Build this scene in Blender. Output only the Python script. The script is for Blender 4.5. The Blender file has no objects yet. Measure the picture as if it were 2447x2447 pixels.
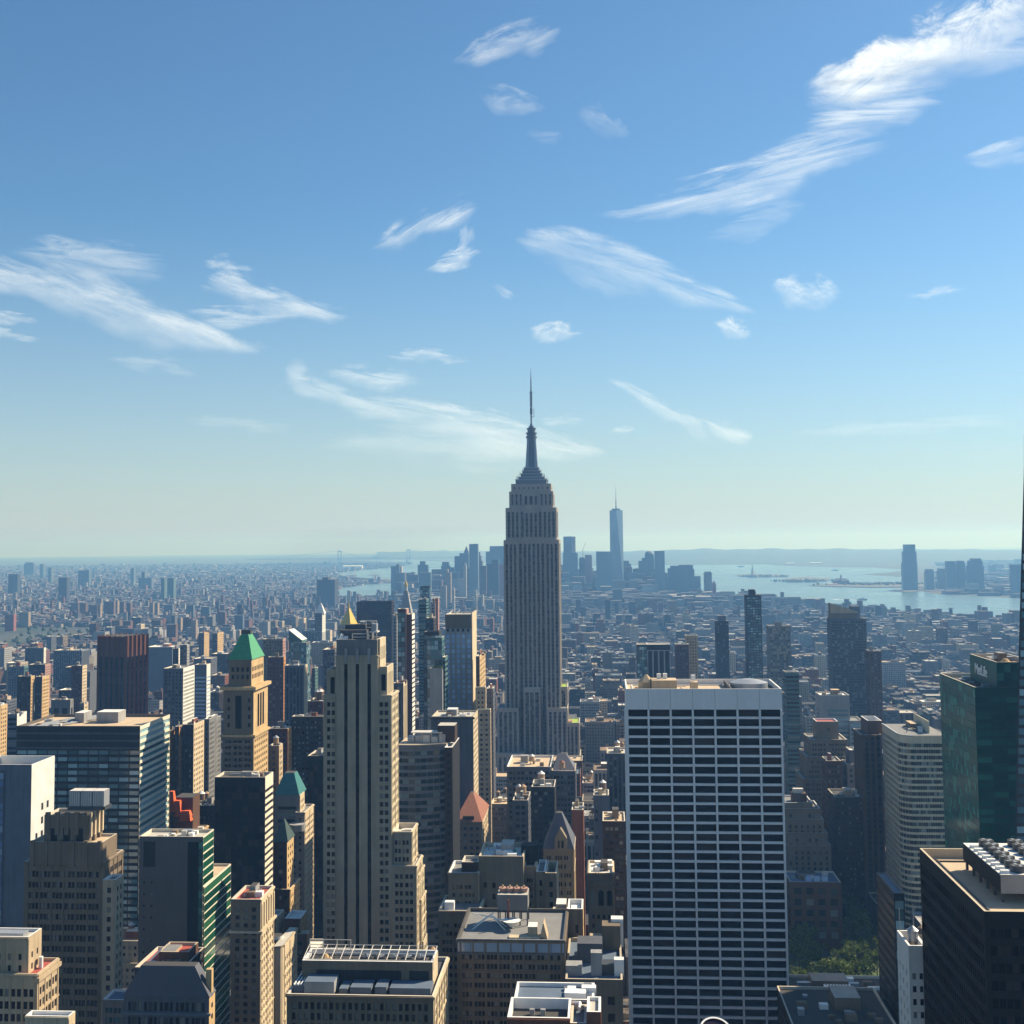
HAZE_COL = (.20, .48, 1.0, 1); HAZE_ABS = (.8, .9, 1, 1); HAZE_D = 9.6e-5; HAZE_G = 0.25
SKY_AIR, SKY_DUST, SKY_OZ, SKY_S = 1.0, 0.5, 3.2, .068
SKY_TINT = (.70, .97, 1.07); SKY_LOW = (5.7, 5.8, 5.7)
SUN_S, SUN_COL = 5.0, (1.0, .85, .62)
EXPO = 0.75
import bpy, math, random
import numpy as np
from mathutils import Vector, Matrix

R = random.Random(7)
scene = bpy.context.scene
COL = scene.collection

# ------------------------------------------------------------------ camera model
# measures read off the photograph are in its own 2447 px frame; every one of them is
# turned into a place on the map with a distance (y, metres down the avenues) of its own
PW = 2447.0
FPX, CX, CY = 2964.0, 1223.5, 1086.0
CAMZ = 268.0
REARTH = 7.3e6
psi, th, rho = math.radians(4.18), math.radians(4.0), math.radians(0.54)
Fv = Vector((-math.sin(psi)*math.cos(th), math.cos(psi)*math.cos(th), math.sin(th)))
R0 = Vector((math.cos(psi), math.sin(psi), 0))
U0 = R0.cross(Fv)
Rv = R0*math.cos(rho) - U0*math.sin(rho)
Uv = U0*math.cos(rho) + R0*math.sin(rho)

def ray(px, py):
    return Fv + Rv*((px-CX)/FPX) - Uv*((py-CY)/FPX)
def XZ(px, py, D):
    d = ray(px, py)
    t = D/d.y
    return d.x*t, CAMZ + d.z*t
def project(x, y, z):
    d = Vector((x, y, z-CAMZ))
    w = d.dot(Fv)
    if w < 1: return None
    return CX + FPX*d.dot(Rv)/w, CY - FPX*d.dot(Uv)/w
def drop(x, y):
    return -(x*x+y*y)/(2*REARTH)
def ground_at(px, py):
    d = ray(px, py); h = math.hypot(d.x, d.y); a = -d.z/h
    q = a*a - 2*CAMZ/REARTH
    s = REARTH*(a - math.sqrt(q)) if q > 0 and a > 0 else 62000.0
    s = min(s, 62000.0)
    return d.x/h*s, d.y/h*s
def far_depth(x, y0, z, px):
    lo, hi = y0, y0*1.6
    s = 1 if project(x, hi, z)[0] > project(x, lo, z)[0] else -1
    for _ in range(40):
        m = (lo+hi)/2
        if (project(x, m, z)[0]-px)*s < 0: lo = m
        else: hi = m
    return (lo+hi)/2

# ------------------------------------------------------------------ materials
def new_mat(name):
    m = bpy.data.materials.new(name); m.use_nodes = True
    nt = m.node_tree
    return m, nt, nt.nodes['Principled BSDF']
def nd(nt, t, **kw):
    n = nt.nodes.new(t)
    for k, v in kw.items(): setattr(n, k, v)
    return n
def mathn(nt, op, a, b=None, c=None):
    n = nd(nt, 'ShaderNodeMath', operation=op)
    for i, v in enumerate((a, b, c)):
        if v is None: continue
        if isinstance(v, (int, float)): n.inputs[i].default_value = v
        else: nt.links.new(v, n.inputs[i])
    return n.outputs[0]
def mixc(nt, fac, a, b, mode='MIX'):
    n = nd(nt, 'ShaderNodeMix', data_type='RGBA', blend_type=mode)
    for i, v in ((0, fac), (6, a), (7, b)):
        if isinstance(v, (int, float)): n.inputs[i].default_value = v
        elif isinstance(v, tuple): n.inputs[i].default_value = (*v[:3], 1)
        else: nt.links.new(v, n.inputs[i])
    return n.outputs[2]
def rand_out(nt):
    oi = nd(nt, 'ShaderNodeObjectInfo'); g = nd(nt, 'ShaderNodeNewGeometry')
    return mathn(nt, 'FRACT', mathn(nt, 'ADD', oi.outputs['Random'], g.outputs['Random Per Island']))

def wall_mat(name, col, var=0.26, rough=0.85, streak=0.36, scale=0.12):
    m, nt, bs = new_mat(name)
    geo = nd(nt, 'ShaderNodeNewGeometry')
    n1 = nd(nt, 'ShaderNodeTexNoise'); n1.inputs['Scale'].default_value = scale; n1.inputs['Detail'].default_value = 6
    nt.links.new(geo.outputs['Position'], n1.inputs['Vector'])
    mp = nd(nt, 'ShaderNodeMapping'); mp.inputs['Scale'].default_value = (1.0, 1.0, 0.05)
    nt.links.new(geo.outputs['Position'], mp.inputs['Vector'])
    n2 = nd(nt, 'ShaderNodeTexNoise'); n2.inputs['Scale'].default_value = 0.7; n2.inputs['Detail'].default_value = 4
    nt.links.new(mp.outputs[0], n2.inputs['Vector'])
    n3 = nd(nt, 'ShaderNodeTexNoise'); n3.inputs['Scale'].default_value = 2.2; n3.inputs['Detail'].default_value = 2
    nt.links.new(geo.outputs['Position'], n3.inputs['Vector'])
    f = mathn(nt, 'MULTIPLY_ADD', n1.outputs[0], 2*var, 1-var)
    g = mathn(nt, 'MULTIPLY_ADD', n2.outputs[0], 2*streak, 1-streak)
    k = mathn(nt, 'MULTIPLY_ADD', n3.outputs[0], 0.3, 0.85)
    v = mathn(nt, 'MULTIPLY', mathn(nt, 'MULTIPLY', f, g), k)
    col = tuple(x*WK.get(name[5:], .84)*(1.0 if name[5:] in ('cream', 'buff', 'orange', 'white', 'stripe', 'warm_lime', 'travertine', 'tan', 'beige', 'pink') else .86) for x in col)  # sunlit side colours stay brighter, so sunlight is put into those walls
    c = nd(nt, 'ShaderNodeVectorMath', operation='SCALE'); c.inputs[0].default_value = col
    nt.links.new(v, c.inputs['Scale'])
    nt.links.new(c.outputs[0], bs.inputs['Base Color'])
    bs.inputs['Roughness'].default_value = rough
    bs.inputs['Specular IOR Level'].default_value = 0.25
    return m

def glass_mat(name, dark, light, frac=0.14, rough=0.12, spec=0.5, mid=None):
    m, nt, bs = new_mat(name)
    r = rand_out(nt)
    cr = nd(nt, 'ShaderNodeValToRGB'); cr.color_ramp.interpolation = 'CONSTANT'
    e = cr.color_ramp.elements
    e[0].position = 0; e[0].color = (*dark, 1)
    e[1].position = 1-frac; e[1].color = (*light, 1)
    mm = mid or tuple(d*1.8 for d in dark)
    x = e.new(0.45*(1-frac)); x.color = (*mm, 1)
    y = e.new(0.8*(1-frac)); y.color = (*[0.5*a+0.5*b*0.5 for a, b in zip(mm, light)], 1)
    nt.links.new(r, cr.inputs[0])
    nt.links.new(cr.outputs[0], bs.inputs['Base Color'])
    bs.inputs['Roughness'].default_value = rough
    bs.inputs['Specular IOR Level'].default_value = spec
    return m

def plain_mat(name, col, rough=0.6, metal=0.0, noise=0.15, scale=0.6):
    m, nt, bs = new_mat(name)
    geo = nd(nt, 'ShaderNodeNewGeometry')
    n1 = nd(nt, 'ShaderNodeTexNoise'); n1.inputs['Scale'].default_value = scale; n1.inputs['Detail'].default_value = 5
    nt.links.new(geo.outputs['Position'], n1.inputs['Vector'])
    v = mathn(nt, 'MULTIPLY_ADD', n1.outputs[0], 2*noise, 1-noise)
    c = nd(nt, 'ShaderNodeVectorMath', operation='SCALE'); c.inputs[0].default_value = col
    nt.links.new(v, c.inputs['Scale']); nt.links.new(c.outputs[0], bs.inputs['Base Color'])
    bs.inputs['Roughness'].default_value = rough; bs.inputs['Metallic'].default_value = metal
    return m

def city_mat(name, walls, fx=2.9, fz=3.5, win=(0.025, 0.03, 0.04), amount=0.8, wx=0.5, wz=0.55, roofs=None, rough=0.75):
    """wall colour by building, rows of windows by place, flat roofs of their own colour"""
    m, nt, bs = new_mat(name)
    geo = nd(nt, 'ShaderNodeNewGeometry'); r = rand_out(nt)
    walls = [tuple(v*.7 for v in c_) for c_ in walls] if len(walls) > 3 else [tuple(v*.72 for v in c_) for c_ in walls]
    def ramp(cols, src):
        cr = nd(nt, 'ShaderNodeValToRGB'); cr.color_ramp.interpolation = 'CONSTANT'
        e = cr.color_ramp.elements
        e[0].position = 0; e[0].color = (*cols[0], 1)
        if len(cols) == 1: e[1].color = (*cols[0], 1)
        for i, c in enumerate(cols[1:], 1):
            if i == 1: e[1].position = 1/len(cols); e[1].color = (*c, 1)
            else:
                x = e.new(i/len(cols)); x.color = (*c, 1)
        nt.links.new(src, cr.inputs[0]); return cr.outputs[0]
    wc = ramp(walls, r)
    r2 = mathn(nt, 'FRACT', mathn(nt, 'MULTIPLY', r, 17.31))
    r3 = mathn(nt, 'FRACT', mathn(nt, 'MULTIPLY', r, 53.77))
    rc = ramp(roofs or [(0.03, 0.03, 0.035), (0.09, 0.09, 0.092), (0.05, 0.05, 0.056), (0.34, 0.34, 0.34), (0.12, 0.1, 0.09), (0.035, 0.035, 0.04), (0.07, 0.07, 0.076), (0.055, 0.05, 0.05), (.045, .045, .05)], r2)
    sp = nd(nt, 'ShaderNodeSeparateXYZ'); nt.links.new(geo.outputs['Position'], sp.inputs[0])
    sn = nd(nt, 'ShaderNodeSeparateXYZ'); nt.links.new(geo.outputs['True Normal'], sn.inputs[0])
    ax = mathn(nt, 'ABSOLUTE', sn.outputs[0])
    isx = mathn(nt, 'GREATER_THAN', ax, 0.6)
    hor = mathn(nt, 'ADD', mathn(nt, 'MULTIPLY', sp.outputs[1], isx), mathn(nt, 'MULTIPLY', sp.outputs[0], mathn(nt, 'SUBTRACT', 1.0, isx)))
    fxv = mathn(nt, 'MULTIPLY_ADD', r3, 1.3, fx-0.6)
    h = mathn(nt, 'FRACT', mathn(nt, 'DIVIDE', mathn(nt, 'ADD', hor, 90000.0), fxv))
    v = mathn(nt, 'FRACT', mathn(nt, 'DIVIDE', mathn(nt, 'ADD', sp.outputs[2], 1000.0), fz))
    mask = mathn(nt, 'MULTIPLY', mathn(nt, 'LESS_THAN', h, wx), mathn(nt, 'LESS_THAN', v, wz))
    isr = mathn(nt, 'GREATER_THAN', mathn(nt, 'ABSOLUTE', sn.outputs[2]), 0.6)
    n1 = nd(nt, 'ShaderNodeTexNoise'); n1.inputs['Scale'].default_value = 0.15; n1.inputs['Detail'].default_value = 4
    nt.links.new(geo.outputs['Position'], n1.inputs['Vector'])
    vv = mathn(nt, 'MULTIPLY_ADD', n1.outputs[0], 0.6, 0.7)
    wcv = nd(nt, 'ShaderNodeVectorMath', operation='SCALE'); nt.links.new(wc, wcv.inputs[0]); nt.links.new(vv, wcv.inputs['Scale'])
    base = mixc(nt, mathn(nt, 'MULTIPLY', mask, amount), wcv.outputs[0], win)
    nr = nd(nt, 'ShaderNodeTexNoise'); nr.inputs['Scale'].default_value = .22; nr.inputs['Detail'].default_value = 5; nt.links.new(geo.outputs['Position'], nr.inputs['Vector'])
    rv = nd(nt, 'ShaderNodeVectorMath', operation='SCALE'); nt.links.new(rc, rv.inputs[0]); nt.links.new(mathn(nt, 'MULTIPLY_ADD', mathn(nt, 'SUBTRACT', nr.outputs[0], .5), 3.6, 1.0), rv.inputs['Scale'])
    fin = mixc(nt, isr, base, rv.outputs[0])
    nt.links.new(fin, bs.inputs['Base Color'])
    rg = mathn(nt, 'SUBTRACT', rough, mathn(nt, 'MULTIPLY', mathn(nt, 'MULTIPLY', mask, mathn(nt, 'SUBTRACT', 1.0, isr)), 0.45))
    nt.links.new(rg, bs.inputs['Roughness'])
    bs.inputs['Specular IOR Level'].default_value = 0.3
    return m

WK = dict(palewall=1.45, cream=1.0, buff=1.0, orange=1.0, white=1.0, stripe=1.05, warm_lime=1.0, tan=.95, taupe=.76, concrete=.6, travertine=1.0, grey=.7, lightgrey=.75, slatewall=.7, limestone=.95, dun=.68, charcoal=.7, esb=1.2, brown=.8, darkbrown=.75, bluegrey=.72)
W = {}
def wm(key, col, **kw):
    W[key] = wall_mat('wall_'+key, col, **kw); return W[key]
wm('limestone', (0.43, 0.365, 0.265)); wm('tan', (0.46, 0.36, 0.24)); wm('cream', (0.55, 0.45, 0.31)); wm('buff', (0.5, 0.35, 0.18))
wm('orange', (0.46, 0.22, 0.08)); wm('grey', (0.30, 0.30, 0.30)); wm('lightgrey', (0.46, 0.46, 0.46)); wm('white', (0.68, 0.66, 0.61), var=0.08, streak=0.1)
wm('travertine', (0.80, 0.78, 0.77), var=0.1, streak=0.12); wm('brown', (0.16, 0.085, 0.05)); wm('darkbrown', (0.075, 0.045, 0.032)); wm('brick', (0.27, 0.105, 0.065))
wm('redbrick', (0.3, 0.08, 0.06)); wm('pink', (0.45, 0.27, 0.22)); wm('black', (0.014, 0.014, 0.016), rough=0.85); wm('charcoal', (0.05, 0.05, 0.055))
wm('slatewall', (0.16, 0.17, 0.2)); wm('esb', (0.38, 0.325, 0.285), var=0.15); wm('bluegrey', (0.22, 0.25, 0.3)); wm('concrete', (0.24, 0.235, 0.23), var=0.15, streak=0.15)
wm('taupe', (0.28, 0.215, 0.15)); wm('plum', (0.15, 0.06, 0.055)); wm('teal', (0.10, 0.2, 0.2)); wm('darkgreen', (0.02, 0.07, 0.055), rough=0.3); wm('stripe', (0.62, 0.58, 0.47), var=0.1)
G = {}
def gm(key, *a, **kw):
    G[key] = glass_mat('glass_'+key, *a, **kw); return G[key]
gm('dark', (0.008, 0.009, 0.012), (0.2, 0.2, 0.18), frac=0.17, spec=0.3)
gm('black', (0.004, 0.004, 0.006), (0.045, 0.03, 0.026), frac=0.2, rough=0.25, spec=0.12, mid=(0.006, 0.006, 0.008))
gm('blue', (0.05, 0.10, 0.2), (0.22, 0.32, 0.45), frac=0.3, rough=0.06, spec=1.0)
gm('sky', (0.30, 0.44, 0.72), (0.45, 0.6, 0.8), frac=0.3, rough=0.12, spec=1.0, mid=(0.36, 0.51, 0.77))  # sky reflection put into these bright pane colours
gm('teal', (0.02, 0.075, 0.095), (0.3, 0.47, 0.52), frac=0.24, rough=0.1, spec=0.9, mid=(.07, .19, .23))  # pale panes hold patchy reflected sky as colour
gm('green', (0.006, 0.08, 0.07), (0.04, 0.23, 0.19), frac=0.22, rough=0.12, spec=0.3, mid=(.01, .125, .105))
gm('brightgreen', (0.006, 0.045, 0.025), (0.03, 0.12, 0.06), frac=0.3, rough=0.12, spec=0.4)
gm('ribbon', (0.012, 0.02, 0.022), (0.2, 0.26, 0.25), frac=0.16)
RM = {k: plain_mat('roof_'+k, c, rough=0.9, noise=0.25, scale=0.25) for k, c in dict(
    tan=(0.52, 0.40, 0.27), tar=(0.055, 0.052, 0.05), grey=(0.2, 0.2, 0.2), pale=(0.45, 0.43, 0.38), white=(0.66, 0.65, 0.62),
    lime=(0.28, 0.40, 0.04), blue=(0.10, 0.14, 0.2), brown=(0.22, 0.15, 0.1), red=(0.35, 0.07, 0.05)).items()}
COPING = {k: plain_mat('coping_'+k, c, rough=0.7) for k, c in dict(pale=(0.6, 0.54, 0.44), white=(0.75, 0.74, 0.72), dark=(0.1, 0.09, 0.08), tan=(0.5, 0.42, 0.3)).items()}  # pale and white tones put sunlit roof rims into the coping colour
COPPER = plain_mat('green_copper', (0.05, 0.27, 0.125), rough=0.6, noise=0.5, scale=0.7)
TEALC = plain_mat('teal_copper', (0.025, 0.16, 0.165), rough=0.6, noise=0.5)
GOLD = plain_mat('gilded_tile', (0.62, 0.40, 0.06), rough=0.45, metal=0.3, noise=0.15)
SLATE = plain_mat('slate', (0.07, 0.075, 0.10), rough=0.6)
TILE = plain_mat('orange_tile', (0.25, 0.095, 0.055), rough=0.8, noise=0.55)
METAL = plain_mat('grey_metal', (0.33, 0.35, 0.38), rough=0.45, metal=0.3)
STEEL = plain_mat('pale_steel', (0.62, 0.58, 0.52), rough=0.5)
DARKM = plain_mat('dark_metal', (0.05, 0.055, 0.06), rough=0.5)
WHITEP = plain_mat('white_paint', (0.8, 0.8, 0.78), rough=0.5, noise=0.08)
WOOD = plain_mat('weathered_wood', (0.19, 0.12, 0.08), rough=0.9)
WOODL = plain_mat('pale_wood', (0.42, 0.28, 0.17), rough=0.9)
REDP = plain_mat('red_paint', (0.55, 0.06, 0.03), rough=0.5)
ORANGEP = plain_mat('orange_netting', (0.75, 0.13, 0.03), rough=0.8)

# ------------------------------------------------------------------ mesh helper
class M:
    def __init__(s): s.v = []; s.f = []; s.m = []
    def q(s, *pts, mat=None):
        i = len(s.v); s.v.extend(pts); s.f.append(tuple(range(i, i+len(pts)))); s.m.append(mat)
    def box(s, x0, x1, y0, y1, z0, z1, mat, top=None, bottom=False):
        i = len(s.v)
        s.v += [(x0, y0, z0), (x1, y0, z0), (x1, y1, z0), (x0, y1, z0), (x0, y0, z1), (x1, y0, z1), (x1, y1, z1), (x0, y1, z1)]
        s.f += [(i, i+1, i+5, i+4), (i+1, i+2, i+6, i+5), (i+2, i+3, i+7, i+6), (i+3, i, i+4, i+7), (i+4, i+5, i+6, i+7)]
        s.m += [mat]*4 + [top or mat]
        if bottom: s.f.append((i+3, i+2, i+1, i)); s.m.append(mat)
    def prism(s, pts, z0, z1, mat, top=None):
        i = len(s.v); n = len(pts)
        s.v += [(p[0], p[1], z0) for p in pts] + [(p[0], p[1], z1) for p in pts]
        for k in range(n):
            j = (k+1) % n; s.f.append((i+k, i+j, i+n+j, i+n+k)); s.m.append(mat)
        s.f.append(tuple(range(i+n, i+2*n))); s.m.append(top or mat)
    def loft(s, a, z0, b, z1, mat, cap=None):
        i = len(s.v); n = len(a)
        s.v += [(p[0], p[1], z0) for p in a] + [(p[0], p[1], z1) for p in b]
        for k in range(n):
            j = (k+1) % n; s.f.append((i+k, i+j, i+n+j, i+n+k)); s.m.append(mat)
        s.f.append(tuple(range(i+n, i+2*n))); s.m.append(cap or mat)
    def cyl(s, x, y, r0, r1, z0, z1, mat, n=12, cap=None):
        a = [(x+r0*math.cos(2*math.pi*k/n), y+r0*math.sin(2*math.pi*k/n)) for k in range(n)]
        b = [(x+r1*math.cos(2*math.pi*k/n), y+r1*math.sin(2*math.pi*k/n)) for k in range(n)]
        s.loft(a, z0, b, z1, mat, cap)
    def tube(s, p, q, r, mat, n=6):
        p = Vector(p); q = Vector(q); d = (q-p).normalized()
        a = d.orthogonal().normalized(); b = d.cross(a)
        i = len(s.v)
        for c in (p, q):
            for k in range(n):
                t = 2*math.pi*k/n; s.v.append(tuple(c + a*(r*math.cos(t)) + b*(r*math.sin(t))))
        for k in range(n):
            j = (k+1) % n; s.f.append((i+k, i+j, i+n+j, i+n+k)); s.m.append(mat)
        s.f += [tuple(i+k for k in reversed(range(n))), tuple(i+n+k for k in range(n))]; s.m += [mat, mat]
    def build(s, name, parent=None, base=(0, 0, 0), smooth=False):
        if not s.f: return None
        me = bpy.data.meshes.new(name)
        v = s.v if base == (0, 0, 0) else [(a-base[0], b-base[1], c-base[2]) for a, b, c in s.v]
        me.from_pydata(v, [], s.f)
        mats = []; idx = {}
        for m in s.m:
            if m is not None and m.name not in idx: idx[m.name] = len(mats); mats.append(m)
        for m in mats: me.materials.append(m)
        if len(mats) > 1: me.polygons.foreach_set('material_index', [idx[m.name] if m else 0 for m in s.m])
        if smooth: me.polygons.foreach_set('use_smooth', [True]*len(s.f))
        me.update()
        o = bpy.data.objects.new(name, me); COL.objects.link(o)
        if parent is not None: o.parent = parent
        elif base != (0, 0, 0): o.location = base
        return o

def tag(o, label=None, cat=None, group=None, kind=None):
    if label: o['label'] = label
    if cat: o['category'] = cat
    if group: o['group'] = group
    if kind: o['kind'] = kind
    return o
def empty(name, loc, label, cat, group=None):
    o = bpy.data.objects.new(name, None); COL.objects.link(o); o.location = loc
    o.empty_display_size = 1
    return tag(o, label, cat, group)

# ------------------------------------------------------------------ buildings
def ST(bay=3.4, iv=((0.25, 0.75),), fh=3.7, wh=0.52, rec=0.35, mx=1.0, mt=2.5, mb=4.0, glass=None, chan=None, sp=None, sill=0.55, cols=None):
    return dict(bay=bay, iv=iv, fh=fh, wh=wh, rec=rec, mx=mx, mt=mt, mb=mb, glass=glass or G['dark'], chan=chan, sp=sp, sill=sill, cols=cols)
PAIR = ((0.10, 0.44), (0.56, 0.90))
TRIP = ((0.08, 0.32), (0.38, 0.62), (0.68, 0.92))
FULL = ((0.0, 1.0),)

FOOT = []      # footprints of everything built by hand (fill keeps off them)
LANDMARKS = [] # (px, py, D, phrase)
BLOCKS = []    # boxes for the visibility estimate

def facade(b, o, u, Wd, z0, z1, st, wall, part='wall'):
    n = (u[1], -u[0])
    def P(s, z, d=0.0): return (o[0]+u[0]*s-n[0]*d, o[1]+u[1]*s-n[1]*d, z)
    me = b.m(part)
    H = z1-z0
    def plain(): me.q(P(0, z0), P(Wd, z0), P(Wd, z1), P(0, z1), mat=wall)
    if st is None or Wd < 2.0: return plain()
    mx = min(st['mx'], Wd*0.2); iw = Wd-2*mx; fh = st['fh']
    mt = st['mt']; nf = int((H-mt-min(st['mb'], H*0.2))/fh)
    if nf < 1: return plain()
    if st['cols']:
        bays = [(a*Wd, c*Wd) for a, c in st['cols']]
    else:
        nb = max(1, round(iw/st['bay'])); bw = iw/nb
        bays = [(mx+k*bw, mx+(k+1)*bw) for k in range(nb)]
    zb = z1-mt-nf*fh; zt = z1-mt; rec = st['rec']; wh = st['wh']*fh; sl = (fh-wh)*st['sill']
    g = st['glass']
    if st['chan']:
        ca, cb = st['chan']
        ch = [(a+(c-a)*ca, a+(c-a)*cb) for a, c in bays]
        me.q(P(0, z0), P(Wd, z0), P(Wd, zb), P(0, zb), mat=wall)
        me.q(P(0, zt), P(Wd, zt), P(Wd, z1), P(0, z1), mat=wall)
        e = 0.0
        for a, c in ch + [(Wd, Wd)]:
            if a-e > 1e-3: me.q(P(e, zb), P(a, zb), P(a, zt), P(e, zt), mat=wall)
            e = c
        sm = st['sp'] or wall
        for a, c in ch:
            me.q(P(a, zb), P(a, zb, rec), P(a, zt, rec), P(a, zt), mat=wall)
            me.q(P(c, zb, rec), P(c, zb), P(c, zt), P(c, zt, rec), mat=wall)
            me.q(P(a, zt, rec), P(c, zt, rec), P(c, zt), P(a, zt), mat=wall)
            for k in range(nf):
                w0 = zb+k*fh+(fh-wh); w1 = zb+(k+1)*fh
                me.q(P(a, zb+k*fh, rec), P(c, zb+k*fh, rec), P(c, w0, rec), P(a, w0, rec), mat=sm)
                e2 = a
                for p, q in st['iv']:
                    x0 = a+(c-a)*p; x1 = a+(c-a)*q
                    if x0-e2 > 1e-3: me.q(P(e2, w0, rec), P(x0, w0, rec), P(x0, w1, rec), P(e2, w1, rec), mat=sm)
                    b.wins.append((P(x0, w0, rec), P(x1, w0, rec), P(x1, w1, rec), P(x0, w1, rec), g, n))
                    e2 = x1
                if c-e2 > 1e-3: me.q(P(e2, w0, rec), P(c, w0, rec), P(c, w1, rec), P(e2, w1, rec), mat=sm)
        return
    xs = [(a+(c-a)*p, a+(c-a)*q) for a, c in bays for p, q in st['iv']]
    prev = z0
    for k in range(nf):
        w0 = zb+k*fh+sl; w1 = w0+wh
        me.q(P(0, prev), P(Wd, prev), P(Wd, w0), P(0, w0), mat=wall); prev = w1
        e = 0.0
        for a, c in xs + [(Wd, Wd)]:
            if a-e > 1e-3: me.q(P(e, w0), P(a, w0), P(a, w1), P(e, w1), mat=wall)
            e = c
        for a, c in xs:
            if rec > 0.02:
                me.q(P(a, w0), P(c, w0), P(c, w0, rec), P(a, w0, rec), mat=wall)
                me.q(P(a, w1, rec), P(c, w1, rec), P(c, w1), P(a, w1), mat=wall)
                me.q(P(a, w0), P(a, w0, rec), P(a, w1, rec), P(a, w1), mat=wall)
                me.q(P(c, w0, rec), P(c, w0), P(c, w1), P(c, w1, rec), mat=wall)
            b.wins.append((P(a, w0, rec), P(c, w0, rec), P(c, w1, rec), P(a, w1, rec), g, n))
    me.q(P(0, prev), P(Wd, prev), P(Wd, z1), P(0, z1), mat=wall)
    if b.near and rec > .2 and not st['cols'] and len(xs) > 3 and fh < 5:
        def slab(s0, s1, za, zb_, pr):
            A = [P(s0, za), P(s1, za), P(s1, zb_), P(s0, zb_)]; B_ = [P(s0, za, -pr), P(s1, za, -pr), P(s1, zb_, -pr), P(s0, zb_, -pr)]
            me.q(*B_, mat=wall)
            for i in range(4): j = (i+1) % 4; me.q(A[i], A[j], B_[j], B_[i], mat=wall)
        off = R.randint(2, 4); per = R.choice((5, 7, 9))
        for k in range(off, nf, per): slab(0, Wd, z1-mt-k*fh-.25, z1-mt-k*fh+.2, .3)
        slab(0, Wd, z1-.9, z1-.25, .42)
        if len(st['iv']) >= 2 or st['iv'][0][0] > .15:
            for k in range(0, len(bays)+1, 1 if len(st['iv']) >= 2 else 3):
                s_ = bays[k][0] if k < len(bays) else bays[-1][1]
                slab(max(0, s_-.28), min(Wd, s_+.28), zb, z1-1.0, .22)

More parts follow.
